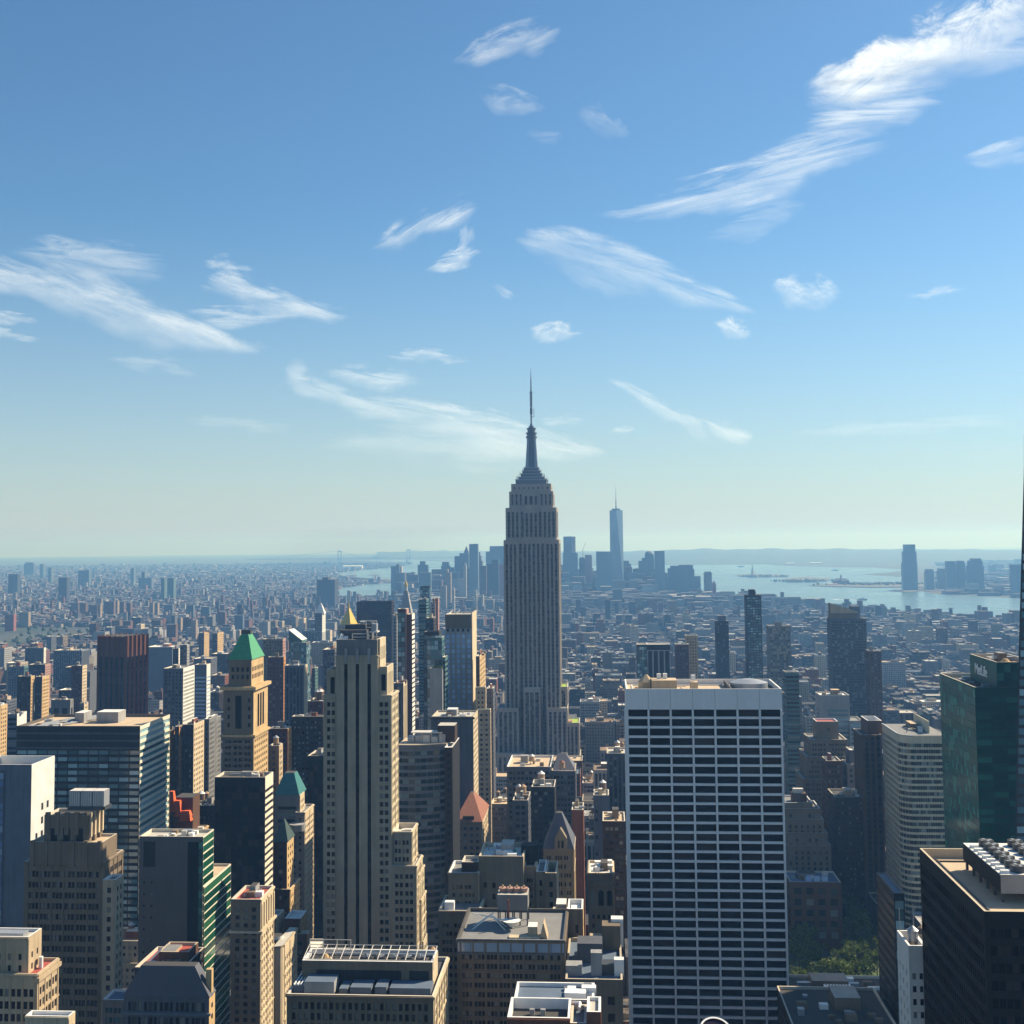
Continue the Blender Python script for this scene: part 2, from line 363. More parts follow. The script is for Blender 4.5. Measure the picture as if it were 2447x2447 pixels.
EACH = set('coping roof carved_shield arched_window crown_opening slit_opening small_window skylight parapet dark_recess recessed_panel roof_plant rooftop_plant louvre_band dormer_window roof_penthouse roof_vent pier panel_joint roof_hut roof_bulkhead crown_fin whip_antenna roof_mast unit_support roof_track white_louvre roof_duct roof_pipe cornice orange_netting chimney roof_truss roof_line roof_balcony parapet_post parapet_rail duct mast_ring dormer rib roof_well unit_platform roof_screen mechanical_box pyramid_roof track vent_strip corrugated_shed spire roof_garden roof_dome roof_patch vent_pipe'.split())
class Bld:
    def __init__(s, name, label, phrase=None, cat='building', group=None, near=False, merge=False):
        s.name = name; s.label = label; s.cat = cat; s.group = group; s.near = near; s.merge = merge; s.phrase = phrase
        s.parts = {}; s.wins = []; s.base = None; s.bb = []; s.sub = []; s.smooth = set()
    def m(s, part):
        if part in EACH:      # every piece of these is an object of its own
            s.k = getattr(s, 'k', 0)+1; s.parts[(part, s.k)] = M(); return s.parts[(part, s.k)]
        if part not in s.parts: s.parts[part] = M()
        return s.parts[part]
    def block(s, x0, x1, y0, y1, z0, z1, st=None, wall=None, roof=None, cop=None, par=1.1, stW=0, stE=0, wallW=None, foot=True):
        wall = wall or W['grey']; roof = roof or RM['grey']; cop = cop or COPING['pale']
        stW = st if stW == 0 else stW; stE = st if stE == 0 else stE; wallW = wallW or wall  # wallW is often paler than wall: sun and shade put into the colours
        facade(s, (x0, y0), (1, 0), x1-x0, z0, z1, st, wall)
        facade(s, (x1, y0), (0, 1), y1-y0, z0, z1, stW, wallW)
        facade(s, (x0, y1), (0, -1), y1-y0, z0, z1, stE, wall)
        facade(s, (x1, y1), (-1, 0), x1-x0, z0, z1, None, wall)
        t = min(0.6, (x1-x0)*0.2); zr = z1-par
        c = s.m('coping')
        a = [(x0, y0), (x1, y0), (x1, y1), (x0, y1)]; i = [(x0+t, y0+t), (x1-t, y0+t), (x1-t, y1-t), (x0+t, y1-t)]
        for k in range(4):
            j = (k+1) % 4
            c.q((*a[k], z1), (*a[j], z1), (*i[j], z1), (*i[k], z1), mat=cop)
            c.q((*i[j], z1), (*i[k], z1), (*i[k], zr), (*i[j], zr), mat=cop)
        s.m('roof').q(*[(*p, zr) for p in i], mat=roof)
        if s.base is None: s.base = ((x0+x1)/2, (y0+y1)/2, 0.0)
        if foot: FOOT.append((x0, x1, y0, y1))
        s.bb.append((x0, x1, y0, y1, z0, z1))
        return x0, x1, y0, y1, zr
    def blk(s, D, xl, xr, yt, L=None, far=None, z0=0.0, **kw):
        """front face between two columns of the photograph at distance D, roofline at row yt"""
        x0, za = XZ(xl, yt, D); x1, zb = XZ(xr, yt, D); z1 = (za+zb)/2
        if L is None: L = far_depth(x1 if far > xr else x0, D, z1, far)-D
        return s.block(x0, x1, D, D+L, z0, z1, **kw)
    def done(s, cut=100):
        if s.base is None: s.base = (0, 0, 0)
        if s.merge:
            w = s.m('wall')
            for p in s.wins: w.q(*p[:4], mat=p[4])
            s.wins = []
            root = s.parts.pop('wall').build(s.name, None, s.base)
        else:
            root = empty(s.name, s.base, None, None)
        tag(root, s.label, s.cat, s.group)
        for k, me in s.parts.items():
            me.build(k if isinstance(k, str) else k[0], root, s.base)
        for fn in s.sub: fn(root, s.base)
        if s.wins:
            ws = s.wins
            if s.near and len(ws) > cut:
                sc = []
                for w in ws:
                    c = [(w[0][i]+w[2][i])/2 for i in range(3)]
                    p = project(*c); ar = -1
                    if p and -20 < p[0] < PW+20 and p[1] < PW+20:
                        d = Vector((c[0], c[1], c[2]-CAMZ)); dist = d.length
                        cs = -(d.x*w[5][0]+d.y*w[5][1])/dist
                        ar = cs*(Vector(w[1])-Vector(w[0])).length*(w[2][2]-w[1][2])/dist**2
                    sc.append(ar)
                order = sorted(range(len(ws)), key=lambda i: -sc[i])
                big = set(order[:cut])
            elif s.near: big = set(range(len(ws)))
            else: big = set()
            if not s.near and len(ws) <= cut: big = set(range(len(ws)))
            rest = M()
            for i, w in enumerate(ws):
                if i in big:
                    one = M(); one.q(*w[:4], mat=w[4]); one.build('window', root, s.base)
                else: rest.q(*w[:4], mat=w[4])
            r = rest.build('window', root, s.base)
            if r: r['kind'] = 'stuff'
        if s.phrase:
            x0, x1, y0, y1, z0, z1 = max(s.bb, key=lambda t: t[5])
            p = project((x0+x1)/2, y0, z1-10)
            if p: LANDMARKS.append((p[0], p[1]+20, y0, s.phrase))
        BLOCKS.extend(s.bb)
        return root

def water_tank(root, base, x, y, z, s=1.0, mat=None, roofmat=None):
    k = M(); mat = mat or WOOD
    for dx in (-1.2, 1.2):
        for dy in (-1.2, 1.2): k.box(x+dx*s-.15, x+dx*s+.15, y+dy*s-.15, y+dy*s+.15, z, z+2.4*s, DARKM)
    k.cyl(x, y, 2.0*s, 1.9*s, z+2.4*s, z+6.0*s, mat, 12)
    t = k.build('water_tank', root, base)
    r = M(); r.cyl(x, y, 2.2*s, 0.1, z+6.0*s, z+7.6*s, roofmat or WOODL, 12)
    r.build('tank_roof', t, base)
def clutter(b, x0, x1, y0, y1, z, n=4, tank=0, big=True, mats=None):
    """stair bulkhead, air handlers, ducts and a tank on a flat roof"""
    w = x1-x0; d = y1-y0
    mats = mats or [METAL, STEEL, W['taupe'], WHITEP]
    if big:
        bw = w*R.uniform(.2, .4); bd = d*R.uniform(.25, .45); bx = x0+R.uniform(.15, .5)*w; by = y0+R.uniform(.3, .5)*d
        b.m('roof_bulkhead').box(bx, bx+bw, by, by+bd, z, z+R.uniform(3, 5.5), R.choice([W['taupe'], W['tan'], W['grey'], W['brick'], W['lightgrey']]), R.choice(list(RM.values())[:5]))
    for _ in range(n):
        s = R.uniform(1.2, 3.2); x = x0+R.uniform(.08, .85)*w; y = y0+R.uniform(.08, .85)*d
        mt = R.choice(mats)
        def ac(root, base, x=x, y=y, s=s, mt=mt):
            k = M(); k.box(x, x+s*R.uniform(.8, 1.6), y, y+s, z, z+s*R.uniform(.5, .9), mt); k.build('air_handler', root, base)
        b.sub.append(ac)
    if b.near and big:
        mat_r = R.choice([RM['tar'], RM['grey'], RM['brown']])
        for _ in range(3):      # tar patches, vent pipes, a railing
            a = x0+R.uniform(.05, .6)*w; c = y0+R.uniform(.05, .6)*d
            b.m('roof_patch').q((a, c, z+.02), (a+w*.3, c, z+.02), (a+w*.28, c+d*.3, z+.02), (a, c+d*.32, z+.02), mat=mat_r)
            a = x0+R.uniform(.05, .95)*w; c = y0+R.uniform(.05, .9)*d
            b.m('vent_pipe').cyl(a, c, .25, .25, z, z+R.uniform(1, 2.4), METAL, 7)
        a = x0+R.uniform(.1, .4)*w; c = y0+R.uniform(.2, .8)*d
        b.m('roof_duct').box(a, a+w*.4, c, c+.9, z+.3, z+1.2, METAL)
    for _ in range(tank):
        x = x0+R.uniform(.2, .8)*w; y = y0+R.uniform(.3, .8)*d
        b.sub.append(lambda root, base, x=x, y=y: water_tank(root, base, x, y, z, R.uniform(.85, 1.2), R.choice([WOOD, WOODL]), R.choice([WOODL, METAL, WHITEP])))
# ================================================================== near towers, left side
S_punch = ST(bay=3.4, iv=((.28, .72),), fh=3.7, wh=.5)
S_pair = ST(bay=5.2, iv=PAIR, fh=3.7, wh=.52)
S_trip = ST(bay=6.5, iv=TRIP, fh=3.7, wh=.52)

b = Bld('stone_building', 'cream limestone block with two stepped roofs in the lower left corner', 'the cream corner block', near=True)
x0, x1, y0, y1, z = b.blk(430, -70, 69, 2238, L=10, st=ST(bay=4, iv=((.3, .6),), fh=3.9, wh=.55, mt=5), wall=W['tan'], roof=RM['pale'], cop=COPING['white'])
b.m('skylight').box(x0+4, x1-3, y0+2, y0+6, z, z+1.6, METAL)
x0, x1, y0, y1, z = b.blk(427.5, -70, 90, 2326, far=141, st=ST(bay=4.4, iv=PAIR, fh=4.2, wh=.62, mt=4.5), wall=W['tan'], roof=RM['red'], cop=COPING['tan'])
b.m('cornice').box(x1-1.2, x1+.9, y0-.6, y1+.3, z-1.6, z-.2, W['tan'])
b.m('chimney').cyl(x1-3, y0+9, .8, .8, z, z+4, WHITEP, 8)
x0, x1, y0, y1, z = b.blk(410, 60, 165, 2428, far=180, st=S_punch, wall=W['cream'], roof=RM['white'], cop=COPING['white'])
b.done()

b = Bld('art_deco_tower', 'grey brown art deco tower with scalloped crown and big silver cooling units', 'the scalloped deco tower', near=True)
dk = ST(bay=5.2, iv=((.1, .34), (.39, .63), (.68, .92)), fh=4.4, wh=.56, mx=1.5, mt=3.0, rec=.5)
x0, x1, y0, y1, z = b.blk(520, 58, 247, 2060, L=22, st=dk, wall=W['taupe'], cop=COPING['pale'], roof=RM['tan'])
zd = z; ax0, ax1, ay0, ay1, az = b.blk(519.2, 72, 245, 2012, far=280, z0=zd, st=ST(bay=6.0, iv=((.3, .7),), fh=9, wh=.6, rec=.9, mx=2, mt=5, mb=1), wall=W['taupe'], roof=RM['tan'])
c0, c1, d0, d1, e = b.blk(521, 106, 214, 1948, L=14, z0=zd, st=ST(bay=5.2, iv=((.22, .78),), fh=11, wh=.7, rec=.9, mx=1.5, mt=4, mb=1), wall=W['taupe'], roof=RM['tar'])
for k in range(5):   # scalloped parapet fins
    x = c0+1.5+k*(c1-c0-3)/4
    b.m('parapet').box(x-.9, x+.9, d0-.5, d0+1.0, e-7, e+2.2, W['taupe'])
for k in range(6):
    x = ax0+1.2+k*(ax1-ax0-2.4)/5
    b.m('parapet').box(x-.8, x+.8, ay0-.6, ay0+.8, az-9, az+1.6, W['taupe'])
for k in range(4):
    y = d0+1+k*4
    b.m('parapet').box(c1-.6, c1+.7, y-.6, y+.6, e-8, e+(4 if k in (1, 2) else 2), W['cream'])  # west fins in cream, sunlight put into their colour
for k in range(3):
    ux = c0+9+k*5.2
    def cu(root, base, ux=ux):
        k2 = M(); k2.box(ux, ux+4.9, d0+4, d0+10, e+4, e+10.5, METAL, STEEL)
        for i in range(5): k2.box(ux+.3+i*.95, ux+.6+i*.95, d0+3.8, d0+4, e+4.4, e+10, STEEL)
        k2.build('cooling_unit', root, base)
    b.sub.append(cu)
b.m('unit_platform').box(c0+8.5, c0+25, d0+3.5, d0+10.5, e+2.5, e+4, DARKM)
b.blk(519.6, 246, 276, 2102, L=9, st=ST(bay=3.4, fh=4, wh=.55), wall=W['limestone'], cop=COPING['white'])
x0, x1, y0, y1, z = b.blk(508, 245, 318, 2389, far=344, st=ST(bay=4, iv=PAIR, fh=3.8, wh=.55, glass=G['teal']), wall=W['grey'], roof=RM['blue'], cop=COPING['white'])
b.done()

b = Bld('office_tower', 'blank white walled tower with narrow slit openings and blue glass front at left edge', 'the white blank-walled tower', near=True)
x0, x1, y0, y1, z = b.blk(640, -60, 76, 1827, far=131, st=None, stE=None, stW=None, wall=W['bluegrey'], wallW=wm('palewall', (.5, .5, .48), streak=.12), roof=RM['grey'], cop=COPING['white'], par=6)
facade(b, (x0, y0-.6), (1, 0), (x1-x0)*.53, 0, z+3, ST(bay=3, iv=((.05, .95),), fh=3.9, wh=.85, rec=.1, mx=.2, mt=1, glass=G['blue']), W['slatewall'], part='glass_front')
for r in range(7):
    for c in range(3):
        if (c == 0 and r < 2) or (c == 2 and r > 4): continue
        yy = y0+5.5+c*6.4; zz = z-20-r*7.2
        b.m('slit_opening').box(x1-.02, x1+.03, yy, yy+2.4, zz, zz+3.6, W['black'])
for k in range(3): b.m('rooftop_plant').box(x0+6+k*6, x0+10+k*6, y0+6, y0+18, z, z+R.uniform(2, 4.5), R.choice([METAL, STEEL, DARKM]))
b.done()

b = Bld('office_tower', 'wide teal glass slab with white striped side and tan roof carrying two grey boxes', 'the white striped glass slab', near=True)
rib = ST(bay=6.2, iv=((.04, .96),), fh=3.9, wh=.6, rec=.25, mx=.3, mt=13.5, glass=G['teal'])
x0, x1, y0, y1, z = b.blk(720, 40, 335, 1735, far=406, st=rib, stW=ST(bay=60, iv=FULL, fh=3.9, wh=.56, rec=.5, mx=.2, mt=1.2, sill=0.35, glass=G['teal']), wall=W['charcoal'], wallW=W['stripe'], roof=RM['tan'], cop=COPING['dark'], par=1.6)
for k in range(3): b.m('louvre_band').box(x0, x1, y0-.3, y0+.2, z-3.2-k*4.2, z-2.2-k*4.2, W['slatewall'])
for xa, xb, h in ((232, 284, 6.5), (180, 202, 6)):
    a0, _ = XZ(xa, 1722, 745); a1, _ = XZ(xb, 1722, 745)
    def bx(root, base, a0=a0, a1=a1, h=h):
        k = M(); k.box(a0, a1, 744, 756, z, z+h, W['lightgrey'], RM['white']); k.build('roof_bulkhead', root, base)
    b.sub.append(bx)
for k in range(4):
    b.m('roof_truss').tube((x0+4+k*5, y0+6, z+.5), (x0+24+k*5, y1-4, z+1.2), .6, METAL)
clutter(b, x0+2, x0+30, y0+3, y1-3, z, n=10, big=False)
b.done()

b = Bld('office_tower', 'windowless grey concrete slab with green glass side wing', 'the windowless concrete slab', near=True)
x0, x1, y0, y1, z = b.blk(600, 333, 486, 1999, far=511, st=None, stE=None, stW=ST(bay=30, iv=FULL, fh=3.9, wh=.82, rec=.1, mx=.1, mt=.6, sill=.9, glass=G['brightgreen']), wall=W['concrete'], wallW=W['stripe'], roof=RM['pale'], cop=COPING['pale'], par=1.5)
w = x1-x0
b.m('dark_recess').box(x0+w*.07, x0+w*.25, y0-.12, y0+.1, z-13, z-1, W['charcoal'])
b.m('dark_recess').box(x0+w*.76, x0+w*.93, y0-.12, y0+.1, 0, z-1, W['black'])
facade(b, (x0+w*.93, y0-.2), (1, 0), w*.07, 40, z-.5, ST(bay=30, iv=FULL, fh=3.9, wh=.9, rec=.05, mx=0, mt=.2, glass=G['green']), W['darkgreen'], part='glass_corner')
clutter(b, x0+3, x1-3, y0+2, y1-2, z, n=12, big=False)
facade(b, (x0, y0-.15), (1, 0), w*.3, 40, z-16, ST(bay=3.4, iv=((.3, .55),), fh=5.5, wh=.2, rec=.1, mt=2), W['concrete'], part='service_wall')
x0, x1, y0, y1, z = b.block(x1-10, x1+.4, y0+.8, y0+44, 0, XZ(489, 2119, 601)[1], st=None, stW=ST(bay=60, iv=FULL, fh=4.1, wh=.86, rec=.12, mx=.1, mt=.5, glass=G['brightgreen']), wall=W['darkgreen'], wallW=W['stripe'], roof=RM['tan'], cop=COPING['pale'])
b.done()

b = Bld('office_tower', 'black glass slab with white striped sunlit side below the green pyramid tower', 'the black glass slab', near=True)
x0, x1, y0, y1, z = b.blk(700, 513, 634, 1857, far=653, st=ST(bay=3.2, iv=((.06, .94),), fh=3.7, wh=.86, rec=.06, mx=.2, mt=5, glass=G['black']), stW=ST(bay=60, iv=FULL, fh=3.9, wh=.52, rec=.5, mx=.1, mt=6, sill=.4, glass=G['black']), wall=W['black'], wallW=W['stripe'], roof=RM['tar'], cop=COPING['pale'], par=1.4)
clutter(b, x0+3, x1-3, y0+2, y1-2, z, n=7)
b.done()

def hip(b, x0, x1, y0, y1, z, h, mat, top=0.25, part='pyramid_roof', over=.6, edge=None):
    a = [(x0-over, y0-over), (x1+over, y0-over), (x1+over, y1+over), (x0-over, y1+over)]
    cx, cy = (x0+x1)/2, (y0+y1)/2
    t = [(cx+(p[0]-cx)*top, cy+(p[1]-cy)*top) for p in a]
    b.m(part).loft(a, z, t, z+h, mat, RM['tar'])

b = Bld('office_tower', 'grey office tower topped by small teal copper hip roof beside black slab', 'the teal roofed tower', near=True)
sp = ST(bay=12, iv=((.08, .92),), fh=3.9, wh=.5, mt=6, glass=G['ribbon'])
x0, x1, y0, y1, z = b.blk(760, 656, 717, 1900, far=728, st=sp, stW=S_punch, wall=W['grey'], wallW=W['cream'], cop=COPING['pale'])
hip(b, x0+.5, x1-1, y0+.5, y1+6, z+1, 12.5, TEALC, top=.4)
x0, x1, y0, y1, z = b.blk(757, 706, 728, 1941, far=750, st=S_punch, stW=ST(bay=4, iv=((.2, .8),), fh=3.7, wh=.45, mt=4), wall=W['grey'], wallW=W['cream'], cop=COPING['pale'])
b.m('mechanical_drum').cyl(x0+2, y0-3, 5, 5, z-9, z-5, W['lightgrey'], 16)
b.done()

b = Bld('apartment_tower', 'dark brick tower with dark green hip roof and orange lit side', 'the small dark hip roofed tower', near=True)
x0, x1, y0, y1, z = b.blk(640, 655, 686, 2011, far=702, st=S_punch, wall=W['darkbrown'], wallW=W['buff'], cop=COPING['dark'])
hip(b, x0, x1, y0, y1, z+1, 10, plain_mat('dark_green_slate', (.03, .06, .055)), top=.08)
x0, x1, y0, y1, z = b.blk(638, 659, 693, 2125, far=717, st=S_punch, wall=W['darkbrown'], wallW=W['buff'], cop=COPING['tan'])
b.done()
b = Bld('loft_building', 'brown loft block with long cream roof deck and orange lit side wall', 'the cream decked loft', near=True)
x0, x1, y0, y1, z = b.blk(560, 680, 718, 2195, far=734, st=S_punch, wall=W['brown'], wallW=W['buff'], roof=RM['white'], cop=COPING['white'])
b.blk(557, 700, 734, 2232, far=741, st=S_punch, wall=W['brown'], wallW=W['buff'], roof=RM['pale'])
b.done()
b = Bld('stone_building', 'tall buff stone block with red gravel roof, its sunlit side full of small windows', 'the buff stone block', near=True)
x0, x1, y0, y1, z = b.blk(480, 552, 623, 2149, far=655, st=ST(bay=3.2, fh=2.95, wh=.55), stW=ST(bay=2.9, iv=((.25, .72),), fh=2.95, wh=.55, mt=11), wall=W['taupe'], wallW=W['cream'], roof=RM['red'], cop=COPING['pale'])
for k in range(6): b.m('cornice').box(x1-.1, x1+.4, y0+1+k*3.4, y0+2+k*3.4, z-10, z-1, W['cream'])
b.m('cornice').box(x0-.4, x1+.8, y0-.6, y0+21, z-11.6, z-10.8, W['cream'])
clutter(b, x0+2, x1-2, y0+2, y1-2, z, n=4)
b.done()
b = Bld('stone_building', 'slim cream building with rounded corner and oval roof well', 'the round cornered cream building', near=True)
x1r, zz = XZ(674, 2262, 522); xl, _ = XZ(654, 2262, 522)
arc = [(x1r-3+3*math.cos(t), 525+3*math.sin(t)) for t in [(-math.pi/2)+k*math.pi/8 for k in range(5)]]
b.base = (x1r, 525, 0); b.bb.append((xl, x1r, 522, 548, 0, zz)); FOOT.append((xl, x1r, 522, 548))
sR = ST(bay=3.2, fh=3.7, wh=.5, mt=5, mb=2)
facade(b, (xl, 522), (1, 0), x1r-3-xl, 0, zz, sR, W['taupe'])
for p, q in zip(arc, arc[1:]):
    L = math.hypot(q[0]-p[0], q[1]-p[1]); facade(b, p, ((q[0]-p[0])/L, (q[1]-p[1])/L), L, 0, zz, None, W['cream'])
facade(b, (x1r, 525), (0, 1), 23, 0, zz, sR, W['cream'])
b.m('wall').q((xl, 548, 0), (xl, 522, 0), (xl, 522, zz), (xl, 548, zz), mat=W['cream'])
b.m('roof').prism([(xl, 522)]+arc+[(x1r, 548), (xl, 548)], zz-1, zz-.05, RM['pale'])
b.m('roof_well').cyl(x1r-5, 533, 2.6, 2.6, zz-.04, zz+1.3, COPING['white'], 16, cap=RM['tar'])
b.done()
b = Bld('stone_building', 'narrow green grey terraced block behind the round cornered cream building', None, near=True)
x0, x1, y0, y1, z = b.blk(556, 640, 660, 2195, far=679, st=S_punch, wallW=W['cream'], wall=W['taupe'], roof=RM['pale']); b.done()

# ------------------------------------------------------------------ brown ribbed tower turned 45 degrees (far left)
b = Bld('office_tower', 'reddish brown ribbed tower turned at an angle to the street grid', 'the brown ribbed tower')
D = 1270
xa, zt = XZ(275, 1520, D); cxx, cyy, hw = xa, D+22, 30.0
b.base = (cxx, cyy, 0); FOOT.append((cxx-34, cxx+34, cyy-34, cyy+34)); b.bb.append((cxx-30, cxx+30, cyy-24, cyy+30, 0, zt))
ang = math.radians(-18)
def rot(x, y): return (cxx+x*math.cos(ang)-y*math.sin(ang), cyy+x*math.sin(ang)+y*math.cos(ang))
cs = [rot(-17, -17), rot(17, -17), rot(17, 17), rot(-17, 17)]
BRN = wall_mat('wall_rust', (0.21, 0.08, 0.045), var=.12); BRD = wall_mat('wall_rustdark', (0.02, 0.012, 0.012))
b.m('wall').prism(cs, 0, zt-1, BRD, RM['tar'])
for k in range(4):
    p, q = cs[k], cs[(k+1) % 4]
    u = ((q[0]-p[0])/34, (q[1]-p[1])/34); n = (u[1], -u[0])
    for j in range(6):
        s = j*34/5
        m0 = (p[0]+u[0]*s, p[1]+u[1]*s)
        tri = [(m0[0]-u[0]*1.3, m0[1]-u[1]*1.3), (m0[0]+n[0]*2.8, m0[1]+n[1]*2.8), (m0[0]+u[0]*1.3, m0[1]+u[1]*1.3)]
        b.m('rib').prism(tri, 0, zt, BRN)
    h0 = [(p[0]+n[0]*1.0, p[1]+n[1]*1.0), (q[0]+n[0]*1.0, q[1]+n[1]*1.0)]
    b.m('crown').q((*h0[0], zt-22), (*h0[1], zt-22), (*h0[1], zt-1), (*h0[0], zt-1), mat=BRN)
    for f in range(int((zt-26)/3.7)):
        z = 2+f*3.7
        b.wins.append(((p[0]+n[0]*.06, p[1]+n[1]*.06, z), (q[0]+n[0]*.06, q[1]+n[1]*.06, z), (q[0]+n[0]*.06, q[1]+n[1]*.06, z+2.2), (p[0]+n[0]*.06, p[1]+n[1]*.06, z+2.2), G['black'], n))
b.done()

# ------------------------------------------------------------------ tower with bright green copper hip roof
b = Bld('stone_tower', 'tan masonry tower with bright green copper hip roof and tall arched windows', 'the green copper roofed tower')
sS = ST(bay=4.6, iv=((.12, .4), (.6, .88)), fh=3.7, wh=.5, mt=2, rec=.4)
x0, x1, y0, y1, z = b.blk(760, 534, 606, 1640, far=640, st=None, stW=None, wall=W['taupe'], wallW=W['buff'], cop=COPING['dark'], roof=RM['tar'])
w = x1-x0
zA = XZ(570, 1757, 760)[1]
facade(b, (x0-.3, y0-.35), (1, 0), w+.3, 0, zA, ST(cols=[(.06, .3), (.34, .66), (.70, .94)], iv=PAIR, fh=3.7, wh=.5, mt=2, glass=G['dark']), W['taupe'], part='shaft')
facade(b, (x1+.35, y0-.35), (0, 1), y1-y0+.4, 0, zA, ST(bay=4.4, iv=((.25, .75),), fh=3.7, wh=.5, mt=2), W['buff'], part='shaft')
for (a, c, m) in ((.40, .60, 0),):
    b.m('arched_window').box(x0+w*a, x0+w*c, y0-.12, y0+.1, zA+4, zA+24, G['black'])
for k in range(4):
    for sx in (.14, .82): b.m('small_window').box(x0+w*sx, x0+w*(sx+.08), y0-.1, y0+.1, zA+5+k*5, zA+7.5+k*5, G['black'])
dep = y1-y0
for k in range(3): b.m('arched_window').box(x1-.1, x1+.12, y0+dep*(.28+k*.17), y0+dep*(.38+k*.17), zA+4, zA+24, G['black'])
b.m('cornice').box(x0-1.5, x1+1.5, y0-1.5, y1+1.5, zA-1, zA+.3, W['buff'])
b.m('cornice').box(x0-1.8, x1+1.8, y0-1.8, y1+1.8, z-1.2, z+.8, W['buff'])
x0, x1, y0, y1, z = b.blk(762, 547, 601, 1576, far=630, z0=z, st=ST(bay=3.2, iv=((.2, .8),), fh=4.6, wh=.6, mt=4, mb=1), wall=W['taupe'], wallW=W['buff'], cop=COPING['tan'])
hip(b, x0, x1, y0, y1, z+1, 15, COPPER, top=.3)
b.m('lantern').box((x0+x1)/2-3, (x0+x1)/2+3, (y0+y1)/2-2, (y0+y1)/2+2, z+16, z+18.5, DARKM)
b.done()

# ------------------------------------------------------------------ mid field left: the things one can tell apart
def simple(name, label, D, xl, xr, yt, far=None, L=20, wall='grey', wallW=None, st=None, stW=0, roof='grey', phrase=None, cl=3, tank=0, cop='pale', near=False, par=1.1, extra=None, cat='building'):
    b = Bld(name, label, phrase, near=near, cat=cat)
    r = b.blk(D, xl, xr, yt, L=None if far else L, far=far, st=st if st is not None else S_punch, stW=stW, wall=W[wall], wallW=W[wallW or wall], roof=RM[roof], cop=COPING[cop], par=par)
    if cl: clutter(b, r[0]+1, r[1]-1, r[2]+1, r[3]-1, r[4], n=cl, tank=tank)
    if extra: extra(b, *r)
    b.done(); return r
S_grid = ST(bay=3.6, iv=((.2, .8),), fh=3.6, wh=.6, rec=.5, mt=3)
S_strip = ST(bay=3.2, iv=((0, 1),), fh=3.7, wh=.6, chan=(.25, .8), rec=.5, sp=W['charcoal'])
S_rib = ST(bay=60, iv=FULL, fh=3.7, wh=.5, rec=.3, mx=.3)
S_curt = ST(bay=2.6, iv=((.05, .95),), fh=3.6, wh=.86, rec=.06, mx=.2, glass=G['teal'])

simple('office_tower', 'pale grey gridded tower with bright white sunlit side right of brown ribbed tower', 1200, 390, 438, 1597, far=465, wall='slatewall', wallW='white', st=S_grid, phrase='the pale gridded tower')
simple('apartment_tower', 'white slab with rows of dark balconies at left edge', 950, 18, 41, 1706, far=64, wall='bluegrey', wallW='white', st=S_rib, stW=ST(bay=5, iv=((.15, .9),), fh=3.6, wh=.45, mt=14), phrase='the white balconied slab')  # blue grey front is the white wall with its shade painted in
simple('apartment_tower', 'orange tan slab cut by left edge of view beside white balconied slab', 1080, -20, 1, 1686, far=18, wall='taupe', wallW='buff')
simple('apartment_tower', 'slim orange lit brick tower just behind striped glass slab, left of its twin', 900, 404, 407, 1746, far=418, wall='orange', phrase=None, cl=1)  # warm sunlight put into the orange wall colour
simple('apartment_tower', 'slim orange lit brick tower just behind striped glass slab, right of its twin', 900, 418, 428, 1736, far=437, wall='darkbrown', wallW='orange', cl=1)  # sunlit side painted orange, shaded front dark brown
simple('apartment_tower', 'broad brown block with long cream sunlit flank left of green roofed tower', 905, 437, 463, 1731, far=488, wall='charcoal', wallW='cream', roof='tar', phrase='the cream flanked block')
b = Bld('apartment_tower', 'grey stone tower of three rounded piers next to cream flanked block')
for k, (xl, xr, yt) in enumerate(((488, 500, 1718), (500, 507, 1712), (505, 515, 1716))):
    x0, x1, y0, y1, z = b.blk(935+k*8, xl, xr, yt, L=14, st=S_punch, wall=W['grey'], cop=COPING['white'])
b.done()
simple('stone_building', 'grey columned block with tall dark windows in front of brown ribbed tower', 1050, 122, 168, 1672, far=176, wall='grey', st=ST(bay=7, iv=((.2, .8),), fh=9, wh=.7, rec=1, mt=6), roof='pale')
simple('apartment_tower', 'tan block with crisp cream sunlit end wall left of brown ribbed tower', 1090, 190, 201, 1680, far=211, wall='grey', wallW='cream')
simple('apartment_tower', 'dark brown slab with orange lit windowed end at far left', 1320, 42, 74, 1616, far=83, wall='darkbrown', wallW='buff')  # buff end carries the sunlight in its colour
simple('apartment_tower', 'dark slab with sunlit tan end wall between two brown slabs at far left', 1330, 84, 101, 1617, far=118, wall='charcoal', wallW='buff')  # one tan wall: shade in the charcoal front, sun in the buff end
simple('apartment_tower', 'purple brown slab with sunlit cream end left of brown ribbed tower', 1420, 171, 197, 1591, far=208, wall='plum', wallW='cream')  # cream end is sunlight painted onto the wall
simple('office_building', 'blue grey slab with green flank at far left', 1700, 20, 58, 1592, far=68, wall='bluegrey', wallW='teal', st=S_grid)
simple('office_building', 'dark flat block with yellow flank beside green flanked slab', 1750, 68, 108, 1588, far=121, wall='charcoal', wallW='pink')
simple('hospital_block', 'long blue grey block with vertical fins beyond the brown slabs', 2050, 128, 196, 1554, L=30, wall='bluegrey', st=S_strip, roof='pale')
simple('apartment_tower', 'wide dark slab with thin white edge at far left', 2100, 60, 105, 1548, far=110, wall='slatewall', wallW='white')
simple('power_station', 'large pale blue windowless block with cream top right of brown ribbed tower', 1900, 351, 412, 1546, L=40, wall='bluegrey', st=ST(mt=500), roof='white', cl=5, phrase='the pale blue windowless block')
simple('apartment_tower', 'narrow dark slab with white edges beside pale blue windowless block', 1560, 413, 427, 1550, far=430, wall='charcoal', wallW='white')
simple('apartment_tower', 'narrow dark slab with pointed roof hut behind pale gridded tower', 1570, 430, 447, 1541, far=453, wall='slatewall', wallW='lightgrey')
